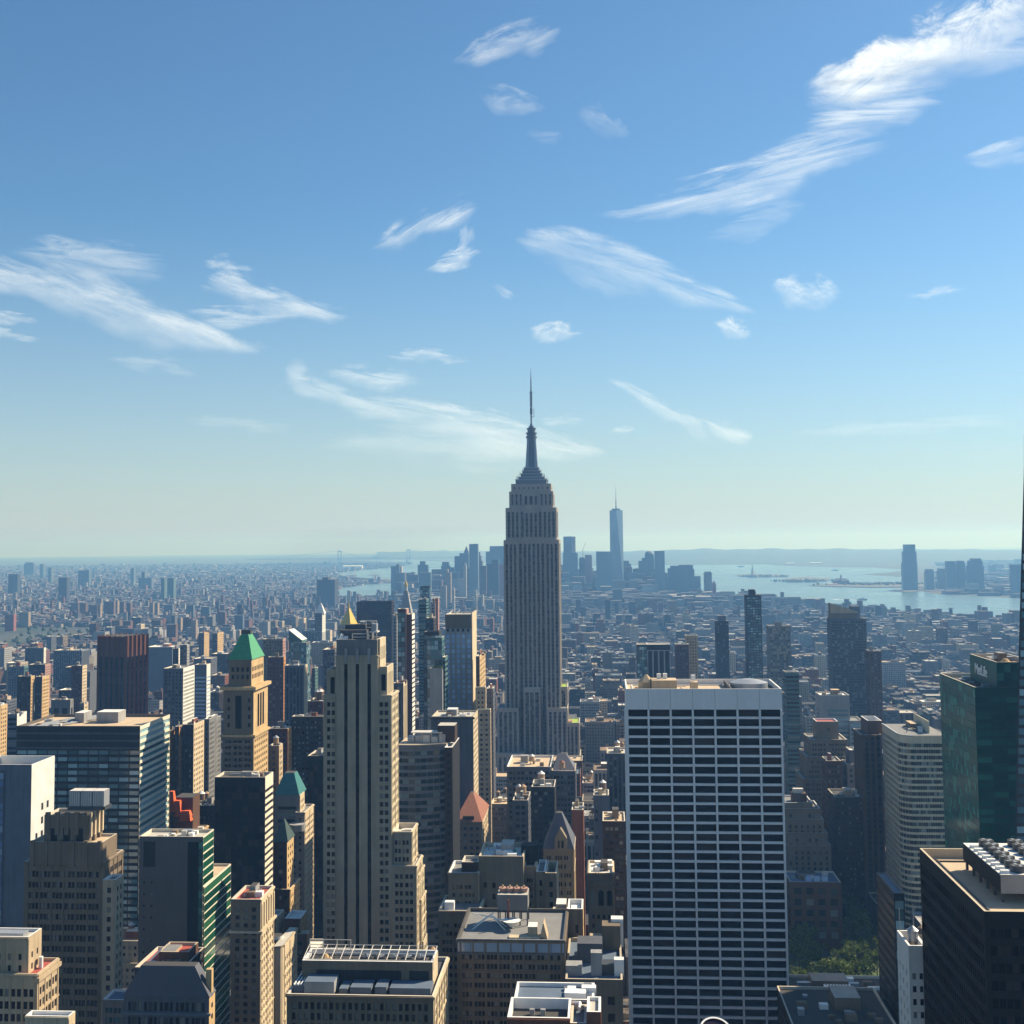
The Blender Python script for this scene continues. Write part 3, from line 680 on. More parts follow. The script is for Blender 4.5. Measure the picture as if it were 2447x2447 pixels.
simple('office_building', 'blue clad block with white end just behind pale gridded tower', 1300, 465, 494, 1588, far=503, wall='sky' if 'sky' in W else 'bluegrey', wallW='white', st=ST(bay=60, iv=FULL, fh=4, wh=.4, mt=12, glass=G['sky']))
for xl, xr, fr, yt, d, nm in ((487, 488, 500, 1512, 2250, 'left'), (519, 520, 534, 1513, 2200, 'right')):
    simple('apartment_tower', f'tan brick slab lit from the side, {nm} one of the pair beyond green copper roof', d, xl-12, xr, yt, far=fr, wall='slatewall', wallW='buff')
simple('office_tower', 'grey brown tower with full height sunlit yellow flank left of the slotted tower', 1150, 680, 727, 1590, far=735, wall='slatewall', wallW='cream', st=S_strip, phrase='the yellow flanked tower')  # cream flank holds the sunlight as wall colour
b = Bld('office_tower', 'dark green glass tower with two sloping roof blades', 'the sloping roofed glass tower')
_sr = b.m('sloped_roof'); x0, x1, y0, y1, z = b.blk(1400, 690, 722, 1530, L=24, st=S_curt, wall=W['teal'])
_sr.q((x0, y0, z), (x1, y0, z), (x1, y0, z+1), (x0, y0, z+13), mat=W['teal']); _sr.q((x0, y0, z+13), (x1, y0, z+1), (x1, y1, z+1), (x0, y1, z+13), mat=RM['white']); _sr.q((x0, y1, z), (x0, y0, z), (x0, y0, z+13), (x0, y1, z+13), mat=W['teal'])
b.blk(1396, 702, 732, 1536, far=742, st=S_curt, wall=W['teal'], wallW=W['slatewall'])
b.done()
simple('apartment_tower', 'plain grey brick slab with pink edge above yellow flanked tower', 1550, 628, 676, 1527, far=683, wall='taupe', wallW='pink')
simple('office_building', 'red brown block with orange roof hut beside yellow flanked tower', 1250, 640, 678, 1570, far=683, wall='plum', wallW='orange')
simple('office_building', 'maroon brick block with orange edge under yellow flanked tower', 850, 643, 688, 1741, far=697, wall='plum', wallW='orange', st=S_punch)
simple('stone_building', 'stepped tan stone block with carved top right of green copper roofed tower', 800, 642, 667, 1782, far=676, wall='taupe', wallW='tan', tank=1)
simple('office_tower', 'very dark brown block with scattered pale windows left of the slotted tower', 900, 697, 772, 1712, far=778, wall='darkbrown', st=ST(bay=3.2, fh=3.7, wh=.4, glass=glass_mat('glass_some_blinds', (.01, .01, .012), (.3, .3, .28), frac=.25)), phrase='the dark windowed block')  # a share of the panes have pale blinds
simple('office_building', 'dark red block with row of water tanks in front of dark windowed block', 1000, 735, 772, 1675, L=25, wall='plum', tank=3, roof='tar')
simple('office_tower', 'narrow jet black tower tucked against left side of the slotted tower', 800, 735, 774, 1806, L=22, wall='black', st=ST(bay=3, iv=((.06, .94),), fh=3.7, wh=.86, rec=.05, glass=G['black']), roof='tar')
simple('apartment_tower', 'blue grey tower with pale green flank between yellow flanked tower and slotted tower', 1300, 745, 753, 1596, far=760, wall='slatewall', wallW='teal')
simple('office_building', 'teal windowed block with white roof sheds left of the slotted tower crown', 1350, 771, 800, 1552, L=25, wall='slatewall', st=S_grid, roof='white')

b = Bld('stone_building', 'dark stone building with sloping slate mansard and small round dormers at bottom left', 'the slate mansard block', near=True)
x0, x1, y0, y1, z = b.blk(425, 296, 500, 2378, far=514, st=ST(bay=5.4, iv=((.1, .28), (.36, .64), (.72, .9)), fh=5, wh=.6, mt=1.5), stW=S_punch, wall=W['slatewall'], wallW=W['buff'], roof=RM['tar'], cop=COPING['dark'])
hip(b, x0, x1, y0, y1, z+.5, 10, SLATE, top=.62, part='mansard_roof', over=.3)
b.m('cornice').box(x0-.6, x1+.6, y0-.7, y0, z-5.4, z-4.6, W['bluegrey'])
for k in range(3): b.m('dormer').cyl(x0+9+k*4, y0+1.2, .8, .8, z+1, z+4, W['taupe'], 8)
b.m('chimney').box(x1-2, x1, y1-4, y1-2, z, z+9, W['buff'])
b.done()
simple('loft_building', 'dark block with rust red roof pen behind slate mansard', 470, 322, 440, 2312, L=24, wall='charcoal', st=S_punch, roof='red', near=True, extra=lambda b, x0, x1, y0, y1, z: (b.block(x0+6, x1-1.5, y0+9, y1-3, z, z+4, st=None, wall=W['brown'], roof=RM['red'], cop=COPING['tan']), b.m('roof_pipe').tube((x0+3, y0+6, z+1), (x0+7, y0+9, z+5), .4, WHITEP)))
b = Bld('loft_building', 'brick building wrapped in bright orange red netting beside striped glass slab', 'the orange netted building', near=True)
x0, x1, y0, y1, z = b.blk(790, 398, 470, 1992, L=24, st=S_punch, wall=W['brown'], wallW=W['buff'], roof=RM['tan'], cop=COPING['tan'])
for px, py, w_, h_ in ((402, 1890, 5, 9), (410, 1912, 7, 7), (418, 1936, 11, 3.5), (430, 1945, 8, 4)):
    xx, zz = XZ(px, py, y0+6); b.m('orange_netting').loft([(xx, y0+3), (xx+w_, y0+3), (xx+w_, y0+8), (xx, y0+8)], zz-h_, [(xx+1.5, y0+4), (xx+w_-1, y0+4), (xx+w_-1, y0+7), (xx+1.5, y0+7)], zz, ORANGEP)
b.m('stair_tower').box(x0+2, x0+14, y0+9, y1-1, z, z+22, W['brown'], RM['tar'])
clutter(b, x0+4, x1-2, y0+2, y1-4, z, n=6); b.done()
simple('loft_building', 'dark brick lofts with stepped roofs left of black glass slab', 830, 455, 512, 1925, L=30, wall='charcoal', st=S_punch, roof='tar', tank=2, cl=6)
# ================================================================== the slotted limestone tower
b = Bld('art_deco_tower', 'tall pale limestone tower with three black vertical slots running down its front', 'the slotted limestone tower', near=True)
D = 570; LW = W['limestone']; LS = wall_mat('wall_warm_lime', (0.50, 0.42, 0.29))  # LS is the limestone brightened for its sunlit west side
def X5(px, y=1700, d=D): return XZ(px, y, d)[0]
c0, c1 = X5(802), X5(903)
w = c1-c0
cols = [((a-802)/101, (c-802)/101) for a, c in ((822.5, 830.5), (850, 858), (878, 886.5))]
zc = XZ(850, 1566, D)[1]
slot = ST(cols=cols, iv=FULL, chan=(0, 1), fh=3.75, wh=.62, rec=.9, mt=4, mb=1, glass=G['black'], sp=W['black'])
b.block(c0, c1, D, D+20, 0, zc, st=slot, stW=ST(bay=5, iv=((.3, .7),), fh=3.75, wh=.55), wall=LW, wallW=LS, roof=RM['tar'])
for a, c in cols:   # pointed heads
    xm = c0+w*(a+c)/2; hw = w*(c-a)/2
    b.m('carved_shield').prism([(xm-hw*.8, D-.5), (xm+hw*.8, D-.5), (xm+hw*.8, D+.2), (xm-hw*.8, D+.2)], zc-3.4, zc+3.2, W['lightgrey'])
x0, x1, y0, y1, z = b.blk(D+.8, 804, 902, 1528, L=17, z0=zc, st=ST(bay=1.7, iv=((.3, .7),), fh=6.4, wh=.9, rec=.25, mt=.6, mb=.3, glass=LW, mx=.3), stW=None, wall=W['grey'], wallW=LS, roof=RM['tar'])
crz = z
x0, x1, y0, y1, z = b.blk(D+2, 903, 908, 1527, far=922, st=None, stW=ST(bay=3, iv=((.3, .7),), fh=10, wh=.6, mt=2, mb=0), wall=LW, wallW=LS)
# frames and pipes on the crown
fr = b.m('roof_frame')
fx0, fx1 = X5(838), X5(878)
for xx in (fx0, fx1):
    for yy in (D+4, D+12): fr.tube((xx, yy, crz), (xx, yy, crz+3.4), .25, STEEL)
for zz in (crz+1.9, crz+3.4):
    for yy in (D+4, D+12): fr.tube((fx0, yy, zz), (fx1, yy, zz), .22, STEEL)
b.m('roof_plant').box(X5(806), X5(870), D+6, D+15, crz, crz+5.0, W['slatewall'], RM['tar'])
b.m('roof_plant').box(X5(812), X5(878), D+12, D+17, crz, crz+7.2, W['slatewall'], RM['tar'])
gx0, gx1 = X5(866), X5(892)
for xx in (gx0, gx1): fr.tube((xx, D+9, crz), (xx, D+9, crz+9), .25, STEEL)
fr.tube((gx0, D+9, crz+9), (gx1, D+9, crz+9), .25, STEEL); fr.tube((gx0, D+9, crz+6), (gx1, D+9, crz+6), .2, STEEL)
for px, yy, r in ((853, D+14, 1.6), (878, D+14, 1.5)):
    def dish(root, base, xx=X5(px), yy=yy, r=r):
        k = M(); k.cyl(xx, yy, .35, r, crz+7.4, crz+7.4+r*.8, WHITEP, 14); k.cyl(xx, yy, .2, .2, crz+5, crz+7.4, DARKM, 6); k.build('satellite_dish', root, base)
    b.sub.append(dish)
for k in range(7): b.m('roof_pipe').tube((X5(800+k*4), D+3, crz), (X5(802+k*4), D+5, crz+R.uniform(1.5, 4)), .35, WHITEP)
b.m('roof_balcony').box(X5(880), X5(899), D+3, D+9, crz+4, crz+4.6, STEEL); b.m('roof_balcony').box(X5(884), X5(896), D+4, D+8, crz+4.6, crz+8, METAL)
# shoulders
sw = ST(bay=6, cols=[(.38, .85)], iv=FULL, chan=(0, 1), fh=7.5, wh=.95, rec=.6, mt=3.5, mb=.1, glass=G['black'], sp=W['black'])
b.blk(D+1.2, 781, 803, 1600, L=17, z0=XZ(790, 1668, D)[1], st=sw, stE=None, wall=LW, cop=COPING['pale'])
x0, x1, y0, y1, z = b.blk(D+1.2, 902, 925, 1593, far=940, z0=XZ(920, 1668, D)[1], st=sw, stW=ST(bay=2.2, iv=((.3, .7),), fh=12, wh=.8, mt=2, mb=0), wall=LW, wallW=LS, cop=COPING['pale'])
two = ST(cols=[(.28, .58), (.66, .96)], fh=3.75, wh=.56, rec=.5, mt=2.5, iv=((.05, .95),))
b.blk(D-.6, 773, 802, 1661, L=26, st=two, wall=LW, stE=S_pair, cop=COPING['pale'])
two2 = ST(cols=[(.1, .4), (.48, .78)], fh=3.75, wh=.56, rec=.5, mt=2.5, iv=((.05, .95),))
x0, x1, y0, y1, z = b.blk(D-.6, 903, 935, 1661, far=952, st=two2, stW=ST(bay=3, iv=((.25, .75),), fh=3.75, wh=.55, mt=2), wall=LW, wallW=LS, cop=COPING['pale'])
# west wing stepping down
s2 = ST(bay=4.2, iv=((.12, .44), (.56, .88)), fh=3.75, wh=.55, rec=.4, mt=3.2)
x0, x1, y0, y1, z = b.blk(D+1, 936, 984, 1987, far=998, st=s2, stW=ST(bay=3.3, fh=3.75, wh=.55), wall=LW, wallW=LS, roof=RM['pale'], cop=COPING['pale'], par=2.5)
clutter(b, x0+1, x1-1, y0+2, y1-1, z, n=4, big=False, mats=[WHITEP, STEEL])
b.blk(D-.8, 936, 995, 2068, far=1010, st=s2, stW=ST(bay=3.3, fh=3.75, wh=.55), wall=LW, wallW=LS, roof=RM['pale'], cop=COPING['pale'])
for k, (xl, xr, yt, fr_) in enumerate(((996, 1000, 2090, 1014), (1001, 1006, 2150, 1018), (1006, 1012, 2250, 1021))):
    b.blk(D+5+k*3, xl, xr, yt, far=fr_, st=None, stW=ST(bay=3.3, fh=3.75, wh=.55), wall=LW, wallW=LS, cop=COPING['pale'])
b.done()

# ================================================================== behind it, to its right
b = Bld('office_tower', 'curved ribbon window office tower with tan roof and dark brown slab end', 'the curved ribbon windowed tower', near=True)
D = 690; xa, zt = XZ(948, 1782, D); xb, _ = XZ(1063, 1782, D)
pts = []
for k in range(9):
    t = k/8; pts.append((xa+(xb-xa)*t, D+8*((t-.25)**2)*1.6))
for p, q in zip(pts, pts[1:]):
    L = math.hypot(q[0]-p[0], q[1]-p[1])
    facade(b, p, ((q[0]-p[0])/L, (q[1]-p[1])/L), L, 0, zt, ST(bay=L, iv=((0, .94),), fh=3.85, wh=.58, rec=.3, mx=0, mt=2.5, glass=G['ribbon']), W['grey'])
b.m('roof').prism(pts+[(xb, D+30), (xa, D+30)], zt-1, zt-.3, RM['tan']); b.m('coping').prism([(p[0], p[1]+.02) for p in pts]+[(p[0], p[1]+.7) for p in reversed(pts)], zt-.3, zt+.5, COPING['tan'])
b.base = ((xa+xb)/2, D+10, 0); b.bb.append((xa, xb, D, D+30, 0, zt)); FOOT.append((xa, xb, D, D+32))
x0, x1, y0, y1, z = b.blk(D+2, 1062, 1081, 1786, far=1098, st=ST(bay=10, iv=((.2, .9),), fh=3.85, wh=.55, rec=.2, glass=G['black']), stW=None, wall=W['darkbrown'], wallW=W['black'], roof=RM['white'], cop=COPING['white'])  # west end painted black, its shade put into the wall colour
q0, _ = XZ(1046, 1775, D+14); q1, _ = XZ(1087, 1775, D+14)
b.m('mechanical_box').box(q0, q1, D+14, D+26, zt-.3, zt+9, W['darkbrown'], RM['pale'])
for k in range(5): b.m('roof_plant').box(xa+4+k*4.4, xa+7.8+k*4.4, D+13, D+19, zt-.3, zt+R.uniform(2.5, 4.5), R.choice([METAL, STEEL]))
b.m('roof_frame').box(xa+6, xa+24, D+12, D+20, zt+5, zt+5.5, STEEL)
for k in range(4): b.m('roof_frame').tube((xa+7+k*5.3, D+13, zt), (xa+7+k*5.3, D+13, zt+5), .25, STEEL)
b.done()

b = Bld('stone_building', 'dark stone block with colonnaded top storey and striped sunlit edge', 'the colonnaded dark block')
x0, x1, y0, y1, z = b.blk(800, 1031, 1131, 1712, far=1142, st=None, stW=ST(bay=3, fh=3.7, wh=.5), wall=W['slatewall'], wallW=W['cream'], cop=COPING['tan'], roof=RM['pale'])
facade(b, (x0-.3, y0-.4), (1, 0), x1-x0, 0, z+.6, ST(bay=4.5, iv=((0, 1),), chan=(.25, .8), fh=4.2, wh=.7, rec=.8, mt=3, sp=W['charcoal']), W['slatewall'], part='front_wall')
b.m('cornice').box(x0-1, x1+1, y0-1.6, y0-.4, z-.5, z+.7, W['charcoal'])
clutter(b, x0+2, x1-2, y0+2, y1-2, z, n=7)
b.done()

b = Bld('apartment_tower', 'white framed tower with blue glass bays and grey louvred crown', 'the blue glass gridded tower')
D = 1000
x0, x1, y0, y1, z = b.blk(D, 1064, 1126.5, 1468, far=1137, st=None, stW=None, stE=None, wall=W['taupe'], wallW=W['cream'], roof=RM['pale'], cop=COPING['pale'])
zk = XZ(1095, 1502, D)[1]
WG = W['lightgrey']
facade(b, (x0, y0-.5), (1, 0), x1-x0, 0, zk, ST(cols=[(.01, .17), (.24, .36), (.43, .56), (.63, .75), (.82, .98)], iv=((.02, .98),), fh=4.0, wh=.8, rec=.4, mt=4, glass=G['sky'], sill=.3), W['lightgrey'], part='gridded_front')
for k in range(6): b.m('crown_fin').box(x0+k*(x1-x0-.8)/5, x0+.8+k*(x1-x0-.8)/5, y0-.8, y0, zk, z+1.2, W['taupe'])
for k in range(5): b.m('crown_opening').box(x0+1.2+k*4.1, x0+3+k*4.1, y0-.55, y0-.45, zk-2.4, zk-.2, W['black'])
for k in range(4): b.m('crown_frame').tube((x0+2+k*6, y0+2+k*2, z+1), (x0+5+k*6, y0+8, z+4), .4, STEEL)
b.m('side_fin').box(x1-.2, x1+.6, y0-.5, y1, 0, z+2.5, W['cream'])
b.done()
b = Bld('apartment_tower', 'blank light grey slab joined to green glass terraces beside blue gridded tower', 'the blank grey slab')
x0, x1, y0, y1, z = b.blk(935, 1027, 1057, 1597, L=12, st=None, stW=None, wall=W['lightgrey'], roof=RM['lime'], cop=COPING['pale'])
b.m('roof_garden').box(x0+2, x1, y0+1, y1-1, z, z+2.5, plain_mat('hedge_green', (.06, .09, .015), noise=.4, scale=.8))
b.blk(940, 1057, 1064, 1570, L=14, st=S_rib, wall=W['teal']); b.blk(949, 1020, 1056, 1523, L=15, st=S_curt, wall=W['teal'], cop=COPING['white']); b.blk(952, 1012, 1049, 1510, L=16, st=S_curt, wall=W['charcoal'], cop=COPING['dark'])
b.done()
b = Bld('apartment_tower', 'tall plum coloured tower with pink corner and sunlit white striped edge', 'the plum tower')
x0, x1, y0, y1, z = b.blk(905, 972, 984.5, 1468, far=991, st=None, stW=ST(bay=60, iv=FULL, fh=3.5, wh=.4, rec=.3, mx=.1, mt=3), wall=W['plum'], wallW=W['white'])  # white west edge has the sunlight in its colour
b.blk(906, 968, 972, 1455, L=10, st=S_punch, wall=W['pink']); b.blk(908, 950, 968, 1455, L=10, st=S_curt, wall=W['plum'])
b.done()
simple('apartment_tower', 'white checkered slim tower between dark office slab and plum tower', 1250, 938, 948, 1470, L=14, wall='lightgrey', st=ST(bay=3, iv=((.2, .8),), fh=3.5, wh=.5))
simple('office_building', 'pink topped beige block at foot of plum tower', 830, 940, 964, 1632, far=973, wall='slatewall', wallW='cream', roof='red', st=S_strip)
simple('apartment_tower', 'pair of rust pink towers joined at top, left of blue gridded tower', 1450, 1028, 1040, 1438, far=1045, wall='lightgrey', wallW='pink', extra=lambda b, x0, x1, y0, y1, z: b.block(x1-1, x1+3, y0+4, y0+12, 0, z+5, st=None, wall=W['pink']))
simple('office_tower', 'teal ribbed glass tower in front of dark slim skyscraper', 1500, 1000, 1019, 1432, L=20, wall='teal', st=S_rib)
simple('office_building', 'dark tower with olive glass roof beside rust pink towers', 1350, 1017, 1036, 1477, L=20, wall='charcoal', st=S_punch, roof='lime')
simple('apartment_tower', 'stepped red and tan apartment tower right of blue gridded tower', 960, 1137, 1146, 1568, far=1160, wall='brown', wallW='buff', extra=lambda b, x0, x1, y0, y1, z: (b.block(x0, x1+5, y0-5, y0-.2, 0, z-22, st=S_punch, wall=W['tan']), b.block(x0+2, x1+9, y0-11, y0-5.2, 0, z-38, st=S_punch, wall=W['tan'])))
simple('office_building', 'grey building with arched white roof vents left of spired skyscraper', 1010, 1163, 1178, 1645, L=20, wall='slatewall', st=S_punch, roof='pale', cop='white')

# ------------------------------------------------------------------ far landmarks of the middle distance
b = Bld('office_tower', 'broad flat topped black slab beyond the slotted tower crown', 'the broad black slab')
b.blk(1890, 852, 936, 1437, L=25, st=ST(bay=3.2, iv=((.1, .9),), fh=3.7, wh=.7, rec=.1, glass=G['black'], mt=2), wall=wall_mat('wall_blackbrown', (.03, .02, .022)), roof=RM['tar'], cop=COPING['dark']); b.done()
b = Bld('gilded_tower', 'tower with steep gilded pyramid roof and spire', 'the gilded pyramid')
x0, x1, y0, y1, z = b.blk(1830, 806, 852, 1493, L=28, st=S_punch, wall=W['limestone'])
n8 = [( (x0+x1)/2+math.cos(a)*14, y0+14+math.sin(a)*14) for a in [math.pi/8+k*math.pi/4 for k in range(8)]]
tp = [((p[0]-(x0+x1)/2)*.1+(x0+x1)/2, (p[1]-y0-14)*.1+y0+14) for p in n8]
b.m('pyramid_roof').loft(n8, z, tp, z+25, GOLD); b.m('spire').cyl((x0+x1)/2, y0+14, 1.6, 1.2, z+25, z+30, GOLD, 8); b.m('spire').cyl((x0+x1)/2, y0+14, .9, .05, z+30, z+40, GOLD, 8)
b.done()
b = Bld('clock_tower', 'slender pale tower with steep marble pyramid and gold cupola', 'the gold cupola tower')
D = 2040; xc, zt = XZ(968, 1466, D)
b.block(xc-11, xc+11, D, D+23, 0, zt, st=S_pair, wall=W['lightgrey'], wallW=W['white'])
sq = [(xc-10, D+1), (xc+10, D+1), (xc+10, D+21), (xc-10, D+21)]; tq = [(xc+(p[0]-xc)*.3, D+11+(p[1]-D-11)*.3) for p in sq]
b.m('pyramid_roof').loft(sq, zt, tq, XZ(968, 1412, D)[1], W['lightgrey']); b.m('lantern').cyl(xc, D+11, 2.6, 2.6, XZ(968, 1412, D)[1], XZ(968, 1401, D)[1], W['white'], 10)
zg = XZ(968, 1401, D)[1]; b.m('cupola').cyl(xc, D+11, 3, 2.2, zg, zg+4, GOLD, 10); b.m('cupola').cyl(xc, D+11, 2.2, .1, zg+4, zg+10, GOLD, 10); b.done()
b = Bld('apartment_tower', 'slim black glass skyscraper behind teal ribbed tower', 'the slim black skyscraper')
b.blk(2080, 1004, 1026, 1401, L=16, st=S_curt, wall=W['black'], roof=RM['tar'], cop=COPING['dark']); b.done()
b = Bld('clock_tower', 'white topped stepped tower with pointed lantern far behind slotted tower', 'the white lantern tower')
x0, x1, y0, y1, z = b.blk(2600, 752, 770, 1465, far=778, st=S_punch, wall=W['slatewall'], wallW=W['white'])
hip(b, x0+2, x1+3, y0+3, y0+20, z, 22, W['white'], top=.1); b.blk(2590, 722, 770, 1508, far=778, st=S_strip, wall=W['bluegrey'], wallW=W['white'])
b.done()

# ================================================================== the spired skyscraper
b = Bld('skyscraper', 'huge stepped limestone skyscraper with tall mast and antenna at centre', 'the spired skyscraper')
D = 1268
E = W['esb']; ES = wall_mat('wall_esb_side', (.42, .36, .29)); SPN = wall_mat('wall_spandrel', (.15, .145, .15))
def es(bay=4.4, iv=((.04, .46), (.54, .96)), ch=(.22, .8), wh=.62, mt=4, **kw): return ST(bay=bay, iv=iv, chan=ch, fh=3.75, wh=wh, rec=.7, mx=1.0, mt=mt, mb=2, sp=SPN, glass=G['dark'], **kw)
def eb(xl, xr, yt, dy, L, st=None, **kw):
    return b.blk(D+dy, xl, xr, yt, L=L, st=st or es(), wall=E, wallW=ES, roof=RM['grey'], cop=COPING['pale'], **kw)
cx_, _ = XZ(1269.7, 1288, D)
m_ = .428
def sym(half, yt, dy, L, st=None, z0=0):
    z1 = XZ(1269.7, yt, D+dy)[1]
    return b.block(cx_-half, cx_+half, D+dy, D+dy+L, z0, z1, st=st or es(), wall=E, wallW=ES, roof=RM['grey'], cop=COPING['pale'])
sym(28.2, 1290, 0, 46)
sym(26.0, 1213, .5, 44, z0=XZ(1270, 1290, D)[1])
zw = XZ(1270, 1213, D)[1]
sym(22.5, 1174, 2, 40, z0=zw, st=es(bay=4.2, ch=(.3, .75), mt=3))
x0, x1, y0, y1, z86 = sym(20.4, 1156, 3, 38, z0=XZ(1270, 1176, D)[1], st=ST(bay=5, iv=((.35, .65),), fh=5, wh=.4, mt=2, mb=0))
# projecting wings left and right of the recessed centre
for a, c in ((-28.2, -13.5), (13.5, 28.2)):
    z1 = XZ(1270, 1291, D)[1]; b.block(cx_+a, cx_+c, D-3.5, D-.1, 0, z1, st=es(bay=4.6), wall=E, wallW=ES, stW=None, stE=None, cop=COPING['pale'])
for a, c in ((-26, -11), (11, 26)):
    z1 = XZ(1270, 1214, D)[1]; b.block(cx_+a, cx_+c, D-2.2, D+.4, XZ(1270, 1291, D)[1], z1, st=es(bay=4.6), wall=E, wallW=ES, stW=None, stE=None, cop=COPING['pale'])
# tall windows of the upper middle
xm = [(.12, .28), (.40, .6), (.72, .88)]
facade(b, (cx_-8.5, D+.3), (1, 0), 17, XZ(1270, 1226, D)[1], XZ(1270, 1176, D)[1], ST(cols=xm, iv=PAIR, chan=(0, 1), fh=9, wh=.88, rec=.5, mt=4, mb=.1, sp=SPN), E, part='crown_bay')
eb(1251, 1291, 1645, -9, 9, st=es(bay=5.6, ch=(.15, .88)))
eb(1188, 1239, 1692, -14, 34, st=es(bay=4.8)); eb(1307, 1356, 1692, -14, 34, st=es(bay=4.8))
x0, x1, y0, y1, z = b.blk(D+6, 1336, 1356, 1641, L=34, st=es(), wall=E, wallW=ES, roof=RM['lime'], cop=COPING['white'])
x0, x1, y0, y1, z = b.blk(D-10, 1350, 1384, 1727, L=36, st=es(bay=4.8), wall=E, wallW=ES, roof=RM['lime'], cop=COPING['white'])
b.m('roof_hut').box(x0+1, x0+7, y0+6, y0+20, z, z+1.5, W['pink'])
eb(1186, 1252, 1800, -30, 60, st=es(bay=4.8)); eb(1252, 1386, 1815, -30, 60, st=es(bay=4.8))
# the mast
mc = D+22
MS = plain_mat('mast_metal', (.16, .18, .22), rough=.4, metal=.3, noise=.1); ML = plain_mat('mast_pale', (.34, .37, .42), rough=.4, metal=.2, noise=.1)
def mz(y): return XZ(1269, y, mc)[1]
m = b.m('mast')
def sqr(h): return [(cx_-h, mc-h), (cx_+h, mc-h), (cx_+h, mc+h), (cx_-h, mc+h)]
for h, ya, yb in ((16.0, 1158, 1149), (13.4, 1149, 1142.5), (11.0, 1142.5, 1134.5), (9.0, 1134.5, 1127), (7.4, 1127, 1120)):
    m.prism(sqr(h), z86-1 if ya == 1158 else mz(ya), mz(yb), MS, MS); b.m('mast_ledge').prism(sqr(h+.5), mz(yb)+.01, mz(yb)+.9, ML)
m.cyl(cx_, mc, 7.0, 5.0, mz(1120), mz(1080), MS, 16); m.cyl(cx_, mc, 5.0, 4.9, mz(1080), mz(1045), MS, 16)
for k in range(4):
    a = math.pi/4+k*math.pi/2; dx, dy = math.cos(a), math.sin(a)
    b.m('mast_wing').loft([(cx_+dx*2+sx*1.0, mc+dy*2+sy*1.0) for sx, sy in ((-1, -1), (1, -1), (1, 1), (-1, 1))], mz(1050), [(cx_+dx*2+sx*.9, mc+dy*2+sy*.9) for sx, sy in ((-1, -1), (1, -1), (1, 1), (-1, 1))], mz(1046), ML)
    b.m('mast_wing').loft([(cx_+dx*6.8+sx*1.6, mc+dy*6.8+sy*1.6) for sx, sy in ((-1, -1), (1, -1), (1, 1), (-1, 1))], mz(1122), [(cx_+dx*4.6+sx*1.1, mc+dy*4.6+sy*1.1) for sx, sy in ((-1, -1), (1, -1), (1, 1), (-1, 1))], mz(1046), ML)
for ya, yb, r in ((1047, 1043, 5.9), (1043, 1036, 4.8), (1037, 1034, 5.8), (1034, 1026, 4.2), (1026, 1023, 5.0), (1023, 1019, 3.0)):
    b.m('mast_ring').cyl(cx_, mc, r, r, mz(ya), mz(yb), MS, 20)
a_ = b.m('antenna')
a_.cyl(cx_, mc, 2.0, 1.0, mz(1019), mz(1012), MS, 10); a_.cyl(cx_, mc, 1.0, 1.0, mz(1012), mz(990), ML, 8); a_.cyl(cx_, mc, 1.35, 1.35, mz(990), mz(975), MS, 8)
for k in range(9): a_.cyl(cx_, mc, 1.5, 1.5, mz(972-k*4.2), mz(970-k*4.2), MS, 8)
a_.cyl(cx_, mc, .9, .9, mz(975), mz(937), ML, 8); a_.cyl(cx_, mc, 1.8, 1.8, mz(938.5), mz(937.3), MS, 8); a_.cyl(cx_, mc, .75, .55, mz(937), mz(905), MS, 6); a_.cyl(cx_, mc, .45, .12, mz(905), mz(880), MS, 6)
a_.tube((cx_+2.8, mc, mz(995)), (cx_+2.8, mc, mz(975)), .25, MS); a_.tube((cx_, mc, mz(996)), (cx_+2.8, mc, mz(996)), .3, MS)
for k in range(26):
    s = R.choice((-1, 1)); h = R.uniform(7, 17); zz = mz(1122+ (h-7)*3.2)
    b.m('whip_antenna').tube((cx_+s*h, mc-R.uniform(2, 12), zz-3), (cx_+s*(h+.2), mc-6, zz+R.uniform(2, 5)), .18, MS, 4)
b.done()
# ================================================================== the white gridded slab
b = Bld('office_tower', 'white travertine slab with wide black windows in an even grid', 'the white gridded slab', near=True)
D = 530
GX0 = XZ(1496, 1646, D)[0]; GX1 = XZ(1868, 1646, D)[0]; gz = (XZ(1496, 1645, D)[1]+XZ(1868, 1647, D)[1])/2
TR = W['travertine']
gst = ST(cols=[(k/7+.0062+(.006 if k == 0 else 0), (k+1)/7-.0062-(.006 if k == 6 else 0)) for k in range(7)], iv=FULL, fh=3.93, wh=.755, rec=.9, mt=8.6, mb=1, sill=1, glass=G['black'])
x0, x1, y0, y1, z = b.block(GX0, GX1, D, D+37, 0, gz, st=gst, stW=None, stE=None, wall=TR, roof=RM['tan'], cop=COPING['white'], par=2.2)
w = x1-x0
for k in range(8):
    s = min(max(k/7*w, .4), w-.4)
    b.m('pier').box(x0+s-.38, x0+s+.38, y0-.5, y0-.01, 0, gz-8.8, TR)
    if 0 < k < 7: b.m('panel_joint').box(x0+s-.05, x0+s+.05, y0-.02, y0+.02, gz-8.6, gz-.1, W['concrete'])
b.m('pier').box(x0-.9, x0-.02, y0-.3, y0+1.2, 0, gz-8, TR)
def rx(px): return XZ(px, 1635, D+15)[0]
b.m('roof_penthouse').box(rx(1557), rx(1616), y0+10, y0+20, z, z+4.6, W['tan'], RM['tan'])
b.m('roof_penthouse').box(rx(1648), rx(1665), y0+8, y0+14, z, z+4.0, W['tan'], RM['tan'])
b.m('roof_tank').cyl(rx(1545), y0+20, 3.4, 3.4, z, z+3, W['tan'], 6); b.m('roof_tank').cyl(rx(1545), y0+20, 3.8, .5, z+3, z+6, W['tan'], 6)
